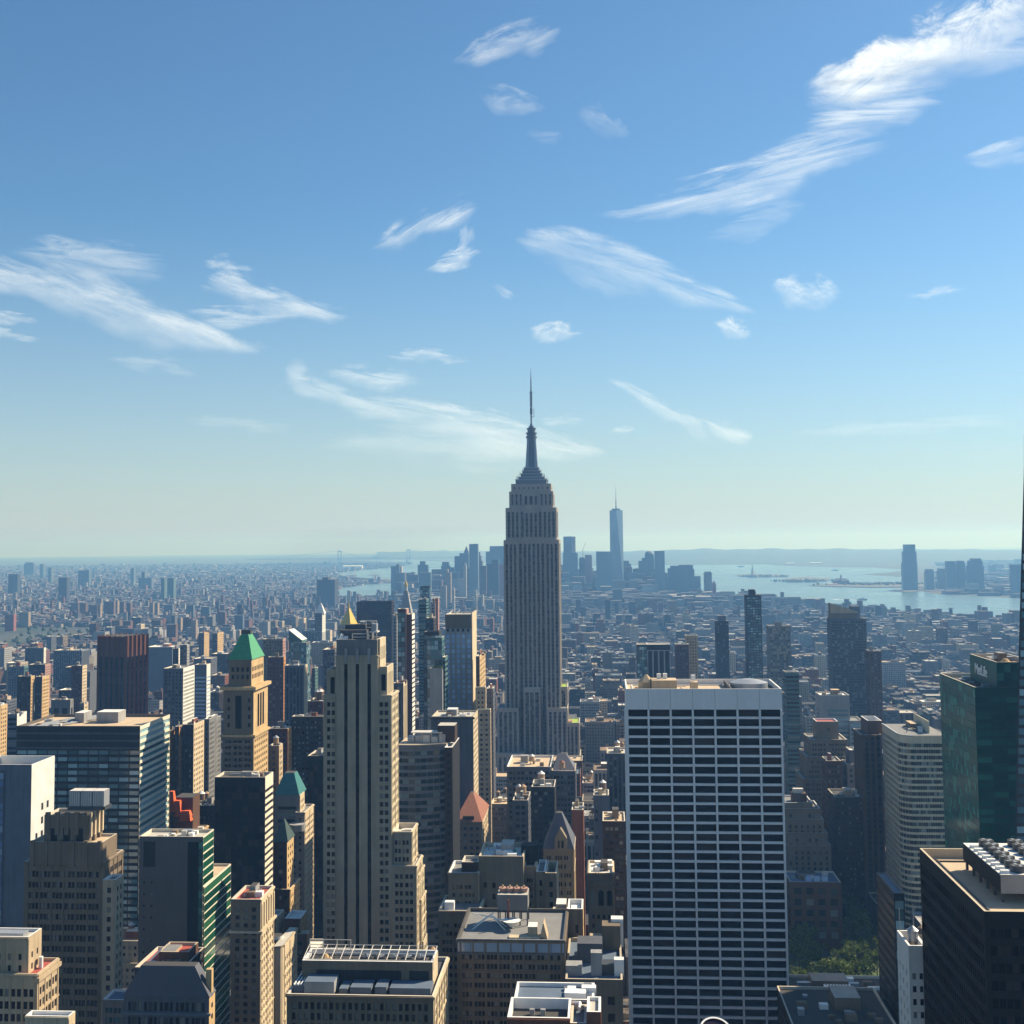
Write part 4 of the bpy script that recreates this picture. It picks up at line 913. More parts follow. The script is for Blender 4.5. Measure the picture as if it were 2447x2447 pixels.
b.m('roof_well').box(rx(1738), rx(1866), y0+2.5, y0+32, z, z+.12, RM['tar'])
b.m('roof_well').box(rx(1738), rx(1741), y0+2.5, y0+32, z+.12, z+2.4, W['concrete'])
ca = b.m('round_cooler'); ca.cyl(rx(1790), y0+16, 8, 8, z+.12, z+3.2, METAL, 28); ca.cyl(rx(1790), y0+16, 8, 3, z+3.2, z+4.5, METAL, 28)
b.m('roof_pipe').tube((rx(1520), y0+8, z+1), (rx(1545), y0+8, z+1), .4, DARKM)
for px, yy in ((1575, 16), (1590, 17), (1655, 11)):
    def ds(root, base, xx=rx(px), yy=yy):
        k = M(); k.box(xx-.9, xx+.9, y0+yy-.9, y0+yy+.9, z+4.6, z+6.8, WHITEP); k.build('roof_vent', root, base)
    b.sub.append(ds)
b.m('track').tube((x0+3, y0+3, z+.3), (x0+3, y0+31, z+.3), .3, COPING['white']); b.m('track').tube((x0+3, y0+31, z+.3), (rx(1735), y0+31, z+.3), .3, COPING['white'])
for k in range(10):
    b.m('roof_line').tube((x0+R.uniform(4, w*.55), y0+R.uniform(3, 30), z+.2), (x0+R.uniform(4, w*.55), y0+R.uniform(3, 30), z+.2), .12, DARKM, 4)
b.done()

# ================================================================== bottom middle
b = Bld('stone_building', 'grey brown stone block with steel cooling frames and round fans on its roof', 'the cooling framed block', near=True)
x0, x1, y0, y1, z = b.blk(362, 685, 1036, 2378, L=34, st=ST(bay=1.85, iv=((.2, .74),), fh=2.95, wh=.66, rec=.5, mt=1.8, mx=1.2), wall=W['taupe'], wallW=W['cream'], roof=RM['tar'], cop=COPING['pale'])
ux0, ux1, uy0, uy1, uz = b.blk(372, 722, 1034, 2297, L=11, z0=z, st=None, stW=None, wall=W['taupe'], wallW=W['cream'], roof=RM['tar'], cop=COPING['white'], par=1.6)
uw = ux1-ux0
for a, c in ((.11, .76), (.82, .97)): b.m('recessed_panel').box(ux0+uw*a, ux0+uw*c, uy0-.06, uy0+.1, uz-5.5, uz-1, W['charcoal'])
for k in range(5):
    fx = ux0+uw*(.46+k*.105); r = uw*.045
    def fan(root, base, fx=fx, r=r):
        f = M(); f.cyl(fx, uy0+6.2, r, r, uz, uz+1.2, DARKM, 18); t = f.build('cooling_fan', root, base)
        g = M()
        for i in range(5):
            a = i*math.pi*.4; g.q((fx, uy0+6.2, uz+1.3), (fx+r*.9*math.cos(a), uy0+6.2+r*.9*math.sin(a), uz+1.25), (fx+r*.9*math.cos(a+.5), uy0+6.2+r*.9*math.sin(a+.5), uz+1.45), mat=METAL)
        g.build('fan_blade', t, base)
    b.sub.append(fan)
sf = b.m('steel_frame')
for k in range(15):
    xx = ux0+uw*k/14
    sf.tube((xx, uy0+1.2, uz+1.6), (xx, uy0+9.6, uz+3.2), .12, STEEL); sf.tube((xx, uy0+1.2, uz-1), (xx, uy0+1.2, uz+1.6), .12, STEEL)
    if k < 14: sf.tube((xx, uy0+1.2, uz-1+2.6*(k % 2)), (ux0+uw*(k+1)/14, uy0+1.2, uz-1+2.6*((k+1) % 2)), .1, STEEL)
for yy, zz in ((1.2, 1.6), (5, 2.3), (9.6, 3.2)): sf.tube((ux0, uy0+yy, uz+zz), (ux1, uy0+yy, uz+zz), .14, STEEL)
for k in range(4): sf.tube((ux0+k*4.2, uy0+9.8, uz), (ux0+k*4.2, uy0+9.8, uz+4.6), .14, STEEL)
for zz in (2.2, 4.6): sf.tube((ux0, uy0+9.8, uz+zz), (ux0+12.6, uy0+9.8, uz+zz), .14, STEEL)
b.m('roof_hut').cyl(ux0+6, uy0+4.5, 2.6, .4, uz, uz+2.2, W['buff'], 8)
for px0, px1, h, mt in ((729, 800, 3.6, W['lightgrey']), (838, 888, 2.2, W['bluegrey']), (897, 925, 2.4, W['bluegrey']), (932, 1030, 2.2, W['bluegrey']), (812, 832, 1.8, W['grey'])):
    a0 = XZ(px0, 2370, 366)[0]; a1 = XZ(px1, 2370, 366)[0]
    def hut(root, base, a0=a0, a1=a1, h=h, mt=mt):
        k = M(); k.box(a0, a1, 365, 371.5, z, z+h, mt, RM['blue']); k.build('roof_shed', root, base)
    b.sub.append(hut)
_cs = b.m('corrugated_shed'); _cs.box(x0+.8, x0+7, 366, 376, z, z+2.2, W['bluegrey'], RM['blue'])
for k in range(6): _cs.box(x0+1+k, x0+1.3+k, 366, 376, z+2.2, z+2.5, WHITEP)
b.done()

SB = ST(bay=5.2, iv=((.1, .32), (.39, .61), (.68, .9)), fh=3.0, wh=.5, rec=.35, mt=4)
b = Bld('stone_building', 'large stepped tan block with bare blank wall and gold edged roofs', 'the stepped tan block', near=True)
FT = wall_mat('wall_dun', (.33, .27, .19))
def tb(D, xl, xr, yt, L, st=SB, wall=None, **kw): return b.blk(D, xl, xr, yt, L=L, st=st, wall=wall or FT, wallW=W['cream'], **kw)
x0, x1, y0, y1, z = tb(484, 1144, 1251, 2046, 22, st=ST(cols=[(.1, .18), (.3, .37), (.46, .53)], iv=FULL, fh=4.2, wh=.5, rec=.3, mt=9), cop=COPING['tan'], roof=RM['white'], par=1.8)
clutter(b, x0+1, x1-1, y0+2, y1-1, z, n=8, mats=[WHITEP, COPPER])
x0, x1, y0, y1, z = tb(481, 1072, 1143, 2085, 18, cop=COPING['white'])
tb(483, 1103, 1143, 2060, 10, st=None, wall=W['darkbrown'])
tb(487, 1251, 1280, 2070, 16, cop=COPING['tan']); x0, x1, y0, y1, z = tb(485, 1281, 1303, 2083, 18, st=ST(bay=5, fh=3.8, wh=.6), cop=COPING['white']); tb(483.5, 1303, 1330, 2086, 18, st=ST(bay=5, fh=3.8, wh=.55), wall=W['taupe'], cop=COPING['tan'], par=3)
b.m('round_tank').cyl(XZ(1266, 2060, 495)[0], 497, 3.5, 3.5, 134, 149, W['charcoal'], 16)
x0, x1, y0, y1, z = tb(468, 1048, 1146, 2176, 20, wall=W['taupe'])
b.m('roof_hut').box(x0+2, x0+5.5, y0+2, y0+5, z, z+3.5, WHITEP)
b.done()
b = Bld('stone_building', 'brown block with blue parapet band, big dish frame and row of fan coolers on roof', 'the blue banded block', near=True)
x0, x1, y0, y1, z = b.blk(400, 1093, 1349, 2246, L=34, st=ST(bay=4.2, iv=((.1, .32), (.39, .61), (.68, .9)), fh=2.9, wh=.54, rec=.35, mt=4), wall=W['taupe'], wallW=W['taupe'], cop=COPING['dark'], roof=RM['grey'])
for k in range(9):
    xx = x0+k*(x1-x0)/8
    b.m('parapet_post').box(xx-.15, xx+.15, y0-.25, y0, z-3.2, z+1.2, W['bluegrey'])
b.m('parapet_band').box(x0, x1, y0-.2, y0-.02, z-2.6, z+.6, G['blue']); b.m('parapet_rail').box(x0-.2, x1+.2, y0-.4, y0, z+1.1, z+1.4, W['lightgrey']); b.m('parapet_rail').box(x0-.2, x1+.2, y0-.4, y0, z-3.4, z-3.1, W['bluegrey'])
dx = XZ(1165, 2200, 415)[0]
df = b.m('dish_frame')
for s in (-1, 1): df.tube((dx-5, 415+s*2, z), (dx+2, 415, z+5), .18, WHITEP); df.tube((dx+6, 415+s*2, z), (dx+1, 415, z+4.5), .18, WHITEP)
df.tube((dx-5, 415, z+4.8), (dx+7, 415, z+2.4), .2, WHITEP)
def big_dish(root, base):
    k = M(); k.cyl(dx+8, 414, .6, 3.0, z+1, z+3.0, WHITEP, 18); k.build('satellite_dish', root, base)
b.sub.append(big_dish)
fx0 = XZ(1190, 2170, 420)[0]; fx1 = XZ(1262, 2170, 420)[0]
b.m('cooler_stand').box(fx0, fx1, 418, 426, z+5, z+10, W['grey'], RM['pale'])
for k in range(5):
    for yy in (418.4, 425.6): b.m('cooler_stand').box(fx0+k*(fx1-fx0-.4)/4, fx0+.4+k*(fx1-fx0-.4)/4, yy-.2, yy+.2, z, z+5, DARKM)
for k in range(4):
    xx = fx0+1.6+k*(fx1-fx0-3)/3
    def fc(root, base, xx=xx):
        q = M(); q.cyl(xx, 421.5, 1.1, 1.4, z+10, z+11.4, W['pink'], 14); q.cyl(xx, 421.5, .3, .3, z+11.4, z+12.2, W['buff'], 8); q.build('fan_cooler', root, base)
    b.sub.append(fc)
b.m('roof_hut').box(XZ(1262, 2200, 408)[0], XZ(1284, 2200, 408)[0], 406, 411, z, z+3.4, W['tan'], RM['white'])
b.m('roof_walk').box(x0+16, x0+27, 404, 407, z, z+.6, W['cream']); b.m('roof_gable').loft([(x1-8, 404), (x1-5.5, 404), (x1-5.5, 410), (x1-8, 410)], z, [(x1-6.9, 404), (x1-6.7, 404), (x1-6.7, 410), (x1-6.9, 410)], z+5, W['tan'])
b.m('chimney').tube((XZ(1215, 2170, 416)[0], 416, z), (XZ(1215, 2170, 416)[0], 416, z+9), .35, W['brick'])
b.done()
b = Bld('stone_building', 'tan tower with open topped bulkhead beside cream roof hut', 'the open topped tan tower', near=True)
x0, x1, y0, y1, z = b.blk(432, 1356, 1393, 2172, L=12, st=ST(cols=[(.5, .68)], iv=FULL, fh=9, wh=.3, rec=.2), wall=FT, wallW=W['buff'], cop=COPING['white'], par=4)
b.m('roof_bulkhead').box(x0+1, x1-1, y0+6, y1-1, z, z+2.4, WHITEP)
x0, x1, y0, y1, z = b.blk(436, 1318, 1356, 2196, L=14, st=SB, wall=W['taupe'], wallW=W['taupe'])
b.m('roof_hut').box(x0+1.5, x1-.5, y0+2, y0+9, z, z+5.5, W['cream'], RM['white'])
b.done()
b = Bld('loft_building', 'low brown block with blue grey rooftop plant in shade of white gridded slab', 'the shaded plant roofed block', near=True)
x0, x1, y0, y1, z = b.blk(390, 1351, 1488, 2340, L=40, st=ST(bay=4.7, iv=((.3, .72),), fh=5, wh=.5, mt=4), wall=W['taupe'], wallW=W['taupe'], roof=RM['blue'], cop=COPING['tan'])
for px, yy, s, h, mt in ((1352, 396, 5, 3, W['lightgrey']), (1412, 396, 3.4, 7, W['lightgrey']), (1436, 397, 5, 3.2, DARKM), (1468, 396, 3, 5, WHITEP), (1380, 408, 8, 6, W['slatewall']), (1410, 418, 4, 5, W['tan']), (1440, 420, 6, 8, W['taupe']), (1462, 424, 4, 9, WHITEP)):
    xx = XZ(px, 2320, yy)[0]
    def un(root, base, xx=xx, yy=yy, s=s, h=h, mt=mt):
        k = M(); k.box(xx, xx+s, yy, yy+s, z, z+h, mt, RM['white'] if mt is WHITEP else None); k.build('air_handler', root, base)
    b.sub.append(un)
b.done()
b = Bld('loft_building', 'red brown rooftop block with white rimmed parapets and white ducts at bottom edge', 'the white rimmed red roof', near=True)
x0, x1, y0, y1, z = b.blk(300, 1212, 1362, 2432, L=13, st=S_punch, wall=W['brick'], roof=RM['tar'], cop=COPING['white'], par=2.5)
for px in (1266, 1292): xx = XZ(px, 2425, 309)[0]; b.m('skylight').box(xx, xx+1.2, 308, 309, z, z+1.4, W['lightgrey'])
x0, x1, y0, y1, z = b.blk(314, 1228, 1420, 2388, L=12, st=S_punch, wall=W['bluegrey'], roof=RM['blue'], cop=COPING['white'], par=1)
b.m('duct').tube((XZ(1362, 2400, 312)[0], 313, z+.6), (XZ(1385, 2400, 312)[0], 313, z+.6), .5, WHITEP); b.m('duct').tube((XZ(1385, 2400, 312)[0], 313, z+.6), (XZ(1385, 2400, 312)[0], 309, z+.6), .5, WHITEP)
clutter(b, x0+10, x1-1, 315, 325, z, n=9, big=False, mats=[WHITEP, METAL, W['bluegrey']])
x0, x1, y0, y1, z = b.blk(302, 1402, 1436, 2418, L=10, st=S_punch, wall=W['brick'], roof=RM['pale'], cop=COPING['white'], par=.8)
b.blk(301, 1362.5, 1401.5, 2445, L=12, st=None, wall=W['slatewall'], roof=RM['blue'])
b.done()
b = Bld('stone_building', 'narrow ornate building with three tall arches under its cornice', 'the three arched building', near=True)
x0, x1, y0, y1, z = b.blk(560, 1405, 1466, 2086, L=22, st=ST(bay=2.4, fh=4, wh=.45, mt=17), wall=FT, wallW=W['cream'], cop=COPING['tan'], roof=RM['white'])
for k in range(3):
    xx = x0+(k+.5)*(x1-x0)/3
    a = [(xx+1.2*math.cos(t), z-7.5+1.2*math.sin(t)) for t in [i*math.pi/8 for i in range(9)]]
    b.m('arched_window').q((xx-1.2, y0-.1, z-13), (xx+1.2, y0-.1, z-13), *[(p[0], y0-.1, p[1]) for p in a], mat=G['dark'])
b.m('cornice').box(x0-.6, x1+.6, y0-.9, y0, z-4.2, z-2.6, FT); clutter(b, x0+1, x1-1, y0+2, y1-1, z, n=6, mats=[WHITEP, STEEL])
b.done()
b = Bld('stone_building', 'chateau style tower with steep dark slate roof and stone dormer', 'the slate roofed chateau tower', near=True)
x0, x1, y0, y1, z = b.blk(620, 1299, 1371, 2028, L=26, st=ST(bay=5, iv=((.12, .3), (.4, .58), (.68, .86)), fh=4.2, wh=.48), wall=FT, wallW=W['cream'], cop=COPING['tan'])
hip(b, x0, x1, y0, y1, z+1, 15, SLATE, top=.18, over=.2)
xm = (x0+x1)/2+1
_d = b.m('dormer'); _d.prism([(xm-3, y0-.3), (xm+3, y0-.3), (xm+3, y0+5), (xm-3, y0+5)], z, z+6, FT)
_d.loft([(xm-3, y0-.3), (xm+3, y0-.3), (xm+3, y0+5), (xm-3, y0+5)], z+6, [(xm-.2, y0-.3), (xm+.2, y0-.3), (xm+.2, y0+5), (xm-.2, y0+5)], z+10.5, FT)
for s in (-1, 1): b.m('dormer_window').box(xm+s*.9-.5, xm+s*.9+.5, y0-.36, y0-.28, z+1.5, z+5, G['black'])
b.done()
b = Bld('loft_building', 'brick building with orange tiled pyramid roof right of curved office tower', 'the orange pyramid roof', near=True)
x0, x1, y0, y1, z = b.blk(760, 1086, 1152, 1963, far=1166, st=ST(bay=4, fh=3.8, wh=.5), stW=ST(bay=3, iv=((.2, .8),), fh=3.8, wh=.4), wall=W['taupe'], wallW=W['cream'], cop=COPING['tan'])
hip(b, x0+.4, x1-.4, y0+.4, y1+8, z+1, 13, TILE, top=.12)
b.m('vent_strip').box(x0+5, x1-5, y0+1, y0+2.4, z+2, z+4, W['darkbrown']); b.done()
b = Bld('loft_building', 'broad block with tan flat roof at foot of spired skyscraper', 'the tan flat roof')
x0, x1, y0, y1, z = b.blk(850, 1211, 1316, 1832, L=46, st=S_pair, wall=W['slatewall'], roof=RM['tan'], cop=COPING['white'], par=1.6)
clutter(b, x0+3, x1-3, y0+3, y1-3, z, n=9, tank=1, big=False); b.m('roof_bulkhead').box(x0+8, x0+13, y0+22, y0+28, z, z+5, W['lightgrey'])
b.done()
b = Bld('loft_building', 'block with grey gabled roof beside broad tan flat roof', 'the grey gabled roof')
x0, x1, y0, y1, z = b.blk(850, 1318, 1375, 1842, L=30, st=S_pair, wall=W['slatewall'], roof=RM['grey'], cop=COPING['tan'])
b.m('gable_roof').loft([(x0, y0+8), (x1, y0+8), (x1, y1), (x0, y1)], z, [(x0+4, y0+22), (x1-7, y0+22), (x1-7, y0+23), (x0+4, y0+23)], z+9, SLATE)
b.sub.append(lambda root, base: water_tank(root, base, x0+7, y0+4, z, 1.0, WOODL, TILE)); b.done()

# ================================================================== right side
b = Bld('office_tower', 'dark green glass tower with raised block carrying company lettering', 'the lettered green glass tower', near=True)
D = 600
gs = ST(bay=6.2, iv=((.02, .98),), fh=3.95, wh=.62, rec=.1, mx=.2, mt=4, glass=G['green'])
gE = ST(bay=3.1, iv=((.03, .97),), fh=3.95, wh=.9, rec=.05, mx=.2, mt=1, glass=G['green'])
GR = wall_mat('wall_greenglass', (.012, .12, .1), rough=.5, var=.3)
x0, x1, y0, y1, z = b.blk(D, 2329, 2475, 1642, far=2245, st=gs, stE=gE, stW=gE, wall=GR, roof=RM['tar'], cop=COPING['pale'], par=2)
ux0, ux1, uy0, uy1, uz = b.blk(D+6, 2381, 2480, 1582, far=2317, z0=z, st=gE, stE=None, stW=None, wall=GR, roof=RM['brown'], cop=COPING['pale'], par=2)
b.m('roof_dome').cyl((ux0+6), uy0+6, 4, 1, uz, uz+3, W['buff'], 10)
clutter(b, ux0+4, ux1-4, uy0+8, uy1-3, uz, n=16, big=True); clutter(b, x0+1, ux0-1, y0+10, y1-4, z, n=8, big=False)
def lettering(root, base):
    cu = bpy.data.curves.new('sign_lettering', 'FONT'); cu.body = 'MetLife'; cu.size = 7.2; cu.extrude = .12; cu.space_character = .92; cu.offset = .1
    cu.materials.append(WHITEP)
    tmp = bpy.data.objects.new('sign_lettering', cu); me = bpy.data.meshes.new_from_object(tmp); bpy.data.objects.remove(tmp)
    o = bpy.data.objects.new('sign_lettering', me); COL.objects.link(o); o.parent = root
    o.matrix_local = Matrix(((0, 0, -1, ux0-.3-base[0]), (-1, 0, 0, uy0+34-base[1]), (0, 1, 0, uz-6.6-base[2]), (0, 0, 0, 1)))
b.sub.append(lettering); b.done()

b = Bld('office_tower', 'dark bronze tower with wide tan roof and long white rimmed fan cooling unit', 'the tan roofed dark tower', near=True)
D = 290
x0, x1, y0, y1, z = b.blk(D, 2352, 2760, 2180, far=2197, st=ST(bay=1.6, iv=((.08, .92),), fh=3.8, wh=.55, rec=.12, mt=3, glass=G['black']), wall=wall_mat('wall_bronze', (.012, .009, .009), rough=.6), roof=RM['tan'], cop=COPING['tan'], par=2.4)
kx0 = XZ(2391, 2090, 305)[0]
cz = XZ(2391, 2090, 305)[1]
kx1 = kx0+26; ky0 = 305; ky1 = far_depth(kx0, 305, cz, 2301)
b.m('cooling_unit').box(kx0, kx1, ky0, ky1, z+2.2, cz, W['lightgrey'], RM['white'])
b.m('cooling_unit').box(kx0-.12, kx0-.01, ky0+.1, ky1-.1, z+2.3, cz-.25, W['black'])
for s in range(6):
    yy = ky0+1+s*(ky1-ky0-2)/5
    for xx in (kx0+.6, kx1-.6): b.m('unit_support').box(xx-.3, xx+.3, yy-.3, yy+.3, z, z+2.2, DARKM)
for r in range(7):
    for c in range(3):
        fx = kx0+5+c*7.2; fy = ky0+3+r*(ky1-ky0-6)/6; fr = min(1.9, (ky1-ky0)/17)
        def fan2(root, base, fx=fx, fy=fy, fr=fr):
            k = M(); k.cyl(fx, fy, fr, fr*1.05, cz, cz+1.5, DARKM, 16, cap=W['black']); t = k.build('cooling_fan', root, base)
            k = M()
            for i in range(4):
                a = i*math.pi/2; k.q((fx, fy, cz+1.56), (fx+fr*.9*math.cos(a), fy+fr*.9*math.sin(a), cz+1.54), (fx+fr*.9*math.cos(a+.6), fy+fr*.9*math.sin(a+.6), cz+1.6), mat=METAL)
            k.build('fan_blade', t, base)
        b.sub.append(fan2)
for k in range(8): b.m('white_louvre').box(kx0+.4, kx0+2.4, ky0+1+k*(ky1-ky0-3)/8, ky0+2+k*(ky1-ky0-3)/8, cz, cz+.7, WHITEP)
b.m('roof_track').box(x0+2.2, x0+2.5, y0+2, y1-2, z, z+.35, DARKM); b.m('roof_track').box(x0+3.4, x0+3.7, y0+2, y1-2, z, z+.35, DARKM)
b.m('roof_track').box(x0+3, x1-3, y1-5, y1-4.7, z, z+.4, DARKM)
b.done()

b = Bld('apartment_tower', 'slim white painted tower with open roof pen and small tank', 'the slim white tower', near=True)
sw = ST(bay=1.9, iv=((.22, .75),), fh=3.4, wh=.5, rec=.35, mt=6.5, mx=.4)
x0, x1, y0, y1, z = b.blk(352, 2171, 2212, 2260, far=2143, st=sw, stE=ST(bay=3.4, iv=((.3, .6),), fh=3.4, wh=.45, mt=6.5), wall=W['white'], roof=RM['tan'], cop=COPING['white'], par=2.6)
b.m('roof_mast').tube((x0+.6, y1-1, z), (x0+.6, y1-1, z+9), .12, METAL); b.m('roof_mast').tube((x1-.8, y1-4, z), (x1-.8, y1-4, z+11), .12, METAL)
b.sub.append(lambda root, base: water_tank(root, base, x1-1.6, y1-6, z, .75, METAL, METAL)); b.done()
b = Bld('office_tower', 'slender dark glass slab with blue sheet roof', 'the blue roofed slab', near=True)
x0, x1, y0, y1, z = b.blk(480, 2136, 2161, 2135, far=2094, st=S_curt, stE=ST(bay=60, iv=FULL, fh=3.8, wh=.6, rec=.1, glass=G['black'], mx=.2), wall=W['black'], roof=RM['blue'], cop=COPING['dark'], par=.4); b.done()

b = Bld('office_tower', 'beige ribbon window tower with rounded corner and parapet deck', 'the beige ribbon windowed tower', near=True)
D = 850; zt = XZ(2185, 1758, D)[1]; xL = XZ(2144, 1758, D+8)[0]; xR = XZ(2262, 1758, D)[0]; ye = far_depth(xL, D+8, zt, 2108)
BG = wall_mat('wall_beige', (.66, .60, .44)); rs = lambda bw=60: ST(bay=bw, iv=((.01, .99),), fh=3.95, wh=.62, rec=.25, mx=0, mt=4.5, glass=G['ribbon'])  # beige raised to hold the light reflected onto its front
arc = [(xL+9-9*math.sin(t), D+9-9*math.cos(t)) for t in [k*math.pi/12 for k in range(7)]]
arc = arc[::-1]
path = [(xL, ye)]+arc+[(xR, D)]
for i, (p, q) in enumerate(zip(path, path[1:])):
    L = math.hypot(q[0]-p[0], q[1]-p[1])
    if L < .01: continue
    facade(b, p, ((q[0]-p[0])/L, (q[1]-p[1])/L), L, 0, zt, rs(1.5) if L > 5 else rs(), BG)
b.base = ((xL+xR)/2, D+20, 0); b.bb.append((xL, xR, D, ye, 0, zt)); FOOT.append((xL, xR, D, ye))
b.m('wall').q((xR, D, 0), (xR, ye, 0), (xR, ye, zt), (xR, D, zt), mat=BG); b.m('wall').q((xR, ye, 0), (xL, ye, 0), (xL, ye, zt), (xR, ye, zt), mat=BG)
b.m('roof').prism(path+[(xR, ye)], zt-.5, zt+.02, RM['grey'])
for p, q in zip(path[:2], path[1:3]): b.m('coping').tube((*p, zt+.3), (*q, zt+.3), .35, COPING['white'], 4)
clutter(b, xL+6, xR-4, D+8, ye-4, zt, n=12); b.m('roof_screen').box(xR-9, xR-8.4, D+10, ye-3, zt, zt+8, BG)
b.done()
b = Bld('office_tower', 'tall brown tower with vertical ribs and rust stripes', 'the brown striped tower', near=True)
bs_ = ST(bay=3.4, iv=((.08, .92),), fh=3.8, wh=.6, chan=(.3, .98), rec=.6, mt=1.5, sp=W['darkbrown'], glass=G['black'])
x0, x1, y0, y1, z = b.blk(900, 2059, 2107, 1756, L=30, st=bs_, wall=W['brown'], cop=COPING['pale'], roof=RM['tar'])
b.blk(906, 2073, 2107.5, 1722, L=24, z0=z, st=ST(bay=3, fh=6, wh=.4, rec=.2), wall=W['brown'], cop=COPING['white'], par=5); b.done()

b = Bld('stone_building', 'tan stepped deco block with red rimmed penthouse', 'the tan stepped deco block', near=True)
st_ = ST(bay=4.2, iv=((.15, .42), (.58, .85)), fh=3.7, wh=.5)
b.blk(1002, 1951, 2003, 1724, L=18, st=ST(cols=[(.5, .6)], iv=FULL, fh=8, wh=.3, rec=.2), wall=W['taupe'], wallW=W['tan'], cop=COPING['white'], roof=RM['red'])
b.blk(998, 1936, 2024, 1767, L=32, st=st_, wall=W['taupe']); b.blk(995, 1928, 2032, 1808, L=38, st=st_, wall=W['taupe']); b.blk(992, 1920, 2004, 1862, L=40, st=st_, wall=W['taupe']); b.done()
simple('office_building', 'grey mansard topped block with light well beside brown striped tower', 960, 2024, 2056, 1827, L=22, wall='grey', st=ST(bay=3.6, fh=4, wh=.55), near=True, extra=lambda b, x0, x1, y0, y1, z: b.block(x0+3, x1-1, y0+5, y1-2, z, z+11, st=None, wall=W['slatewall'], roof=RM['white']))
simple('loft_building', 'dark rust brick block below tan stepped deco block', 955, 1975, 2010, 1818, L=20, wall='brown', st=S_pair, near=True)
simple('loft_building', 'big dark brick block with countless small windows left of brown striped tower', 905, 1996, 2064, 1905, L=30, wall='darkbrown', st=ST(bay=2.4, fh=3.5, wh=.45), roof='tar', near=True, phrase='the big dark brick block')
b = Bld('stone_building', 'grey tan tower stepping down on its right with bright parapet edges', 'the right stepped tan tower', near=True)
sc = ST(bay=4.2, iv=((.2, .8),), fh=3.7, wh=.62, chan=(.2, .8), rec=.4, mt=4)
for xl, xr, yt, dd in ((1876, 1942, 1918, 0), (1878, 1961, 1932, .8), (1878, 1969, 1958, 1.6), (1878, 1977, 1990, 2.4), (1878, 1986, 2020, 3.2)):
    x0, x1, y0, y1, z = b.blk(895-dd, xl, xr, yt, L=26+dd*2, st=sc, wall=W['taupe'], cop=COPING['white'])
    if dd == 0: b.m('roof_bulkhead').box(x0+6, x1-3, y0+6, y0+14, z, z+6, W['brown']); b.m('roof_plant').box(x0+7, x1-5, y0+8, y0+12, z+6, z+9, STEEL)
b.done()
simple('stone_building', 'dark ornate block with three small blue skylights beyond the trees', 840, 1888, 2010, 2108, L=28, wall='brown', st=ST(bay=7, iv=((.2, .8),), fh=7, wh=.6), roof='blue', near=True, phrase='the skylit ornate block', extra=lambda b, x0, x1, y0, y1, z: [b.m('skylight').box(x0+11+k*5.2, x0+15+k*5.2, y0+6, y0+8, z, z+3, G['sky']) for k in range(3)])
simple('office_building', 'white topped block with blue green window stripes above tan deco block', 1160, 1959, 2030, 1661, L=26, wall='lightgrey', st=ST(bay=30, iv=((.22, .98),), fh=4, wh=.5, mt=12, glass=G['teal']), roof='white', phrase='the striped blue green block', extra=lambda b, x0, x1, y0, y1, z: b.blk(1156, 2030.3, 2062, 1722, L=28, st=ST(bay=30, iv=FULL, fh=4, wh=.5, glass=G['teal']), wall=W['lightgrey']))
simple('apartment_tower', 'large greenish glass tower with sloped bronze crown', 1480, 1986, 2070, 1478, L=28, wall='slatewall', st=ST(bay=3.1, iv=((.1, .9),), fh=3.3, wh=.62, rec=.2, mx=.5, glass=G['ribbon']), roof='tar', cl=0, phrase='the sloped crown tower', extra=lambda b, x0, x1, y0, y1, z: (b.m('crown').loft([(x0, y0), (x1-10, y0), (x1-10, y0+20), (x0, y0+20)], z, [(x0, y0+2), (x1-10, y0+2), (x1-10, y0+18), (x0, y0+18)], z+7, W['taupe']), b.m('crown').q((x0, y0+3, z+7), (x1-9, y0+3, z+7), (x1-9, y0+3, z+9), (x0, y0+3, z+19), mat=W['tan']), b.m('crown').q((x0, y0+17, z+7), (x1-9, y0+17, z+7), (x1-9, y0+17, z+9), (x0, y0+17, z+19), mat=W['tan']), b.m('crown').q((x0, y0+3, z+19), (x1-9, y0+3, z+9), (x1-9, y0+17, z+9), (x0, y0+17, z+19), mat=W['taupe']), b.m('crown').q((x0, y0+3, z+7), (x0, y0+17, z+7), (x0, y0+17, z+19), (x0, y0+3, z+19), mat=W['taupe']), b.m('roof_plant').box(x1-16, x1-6, y0+5, y0+18, z, z+15, W['bluegrey'])))
simple('apartment_tower', 'dark blue tower with notched top right of Hudson shoreline houses', 1600, 1783, 1819, 1422, L=24, wall='charcoal', st=ST(bay=3.2, iv=((.1, .9),), fh=3.2, wh=.6, rec=.1, glass=G['teal']), roof='tar', phrase='the dark notched tower', extra=lambda b, x0, x1, y0, y1, z: b.block(x0+5, x0+12, y0+4, y1-4, z, z+8, st=None, wall=W['charcoal']))
simple('apartment_tower', 'dark stepped tower left of dark notched tower', 1750, 1711, 1741, 1484, L=22, wall='charcoal', st=S_punch, roof='tar', extra=lambda b, x0, x1, y0, y1, z: b.block(x0+4, x0+14, y0+4, y1-4, z, z+8, st=None, wall=W['slatewall']))
simple('office_tower', 'pale grey glass tower with blotchy reflections between two dark towers', 1500, 1837, 1889, 1496, L=24, wall='grey', st=ST(bay=2.5, iv=((.1, .9),), fh=3.4, wh=.7, rec=.1, glass=glass_mat('glass_reflections', (.06, .06, .06), (.4, .36, .28), frac=.4, mid=(.14, .14, .14))))  # reflections painted as random pale and dark pane tints
simple('apartment_tower', 'slim teal glass tower just right of white gridded slab', 1100, 1877, 1909, 1606, L=16, wall='teal', st=S_rib, roof='grey')
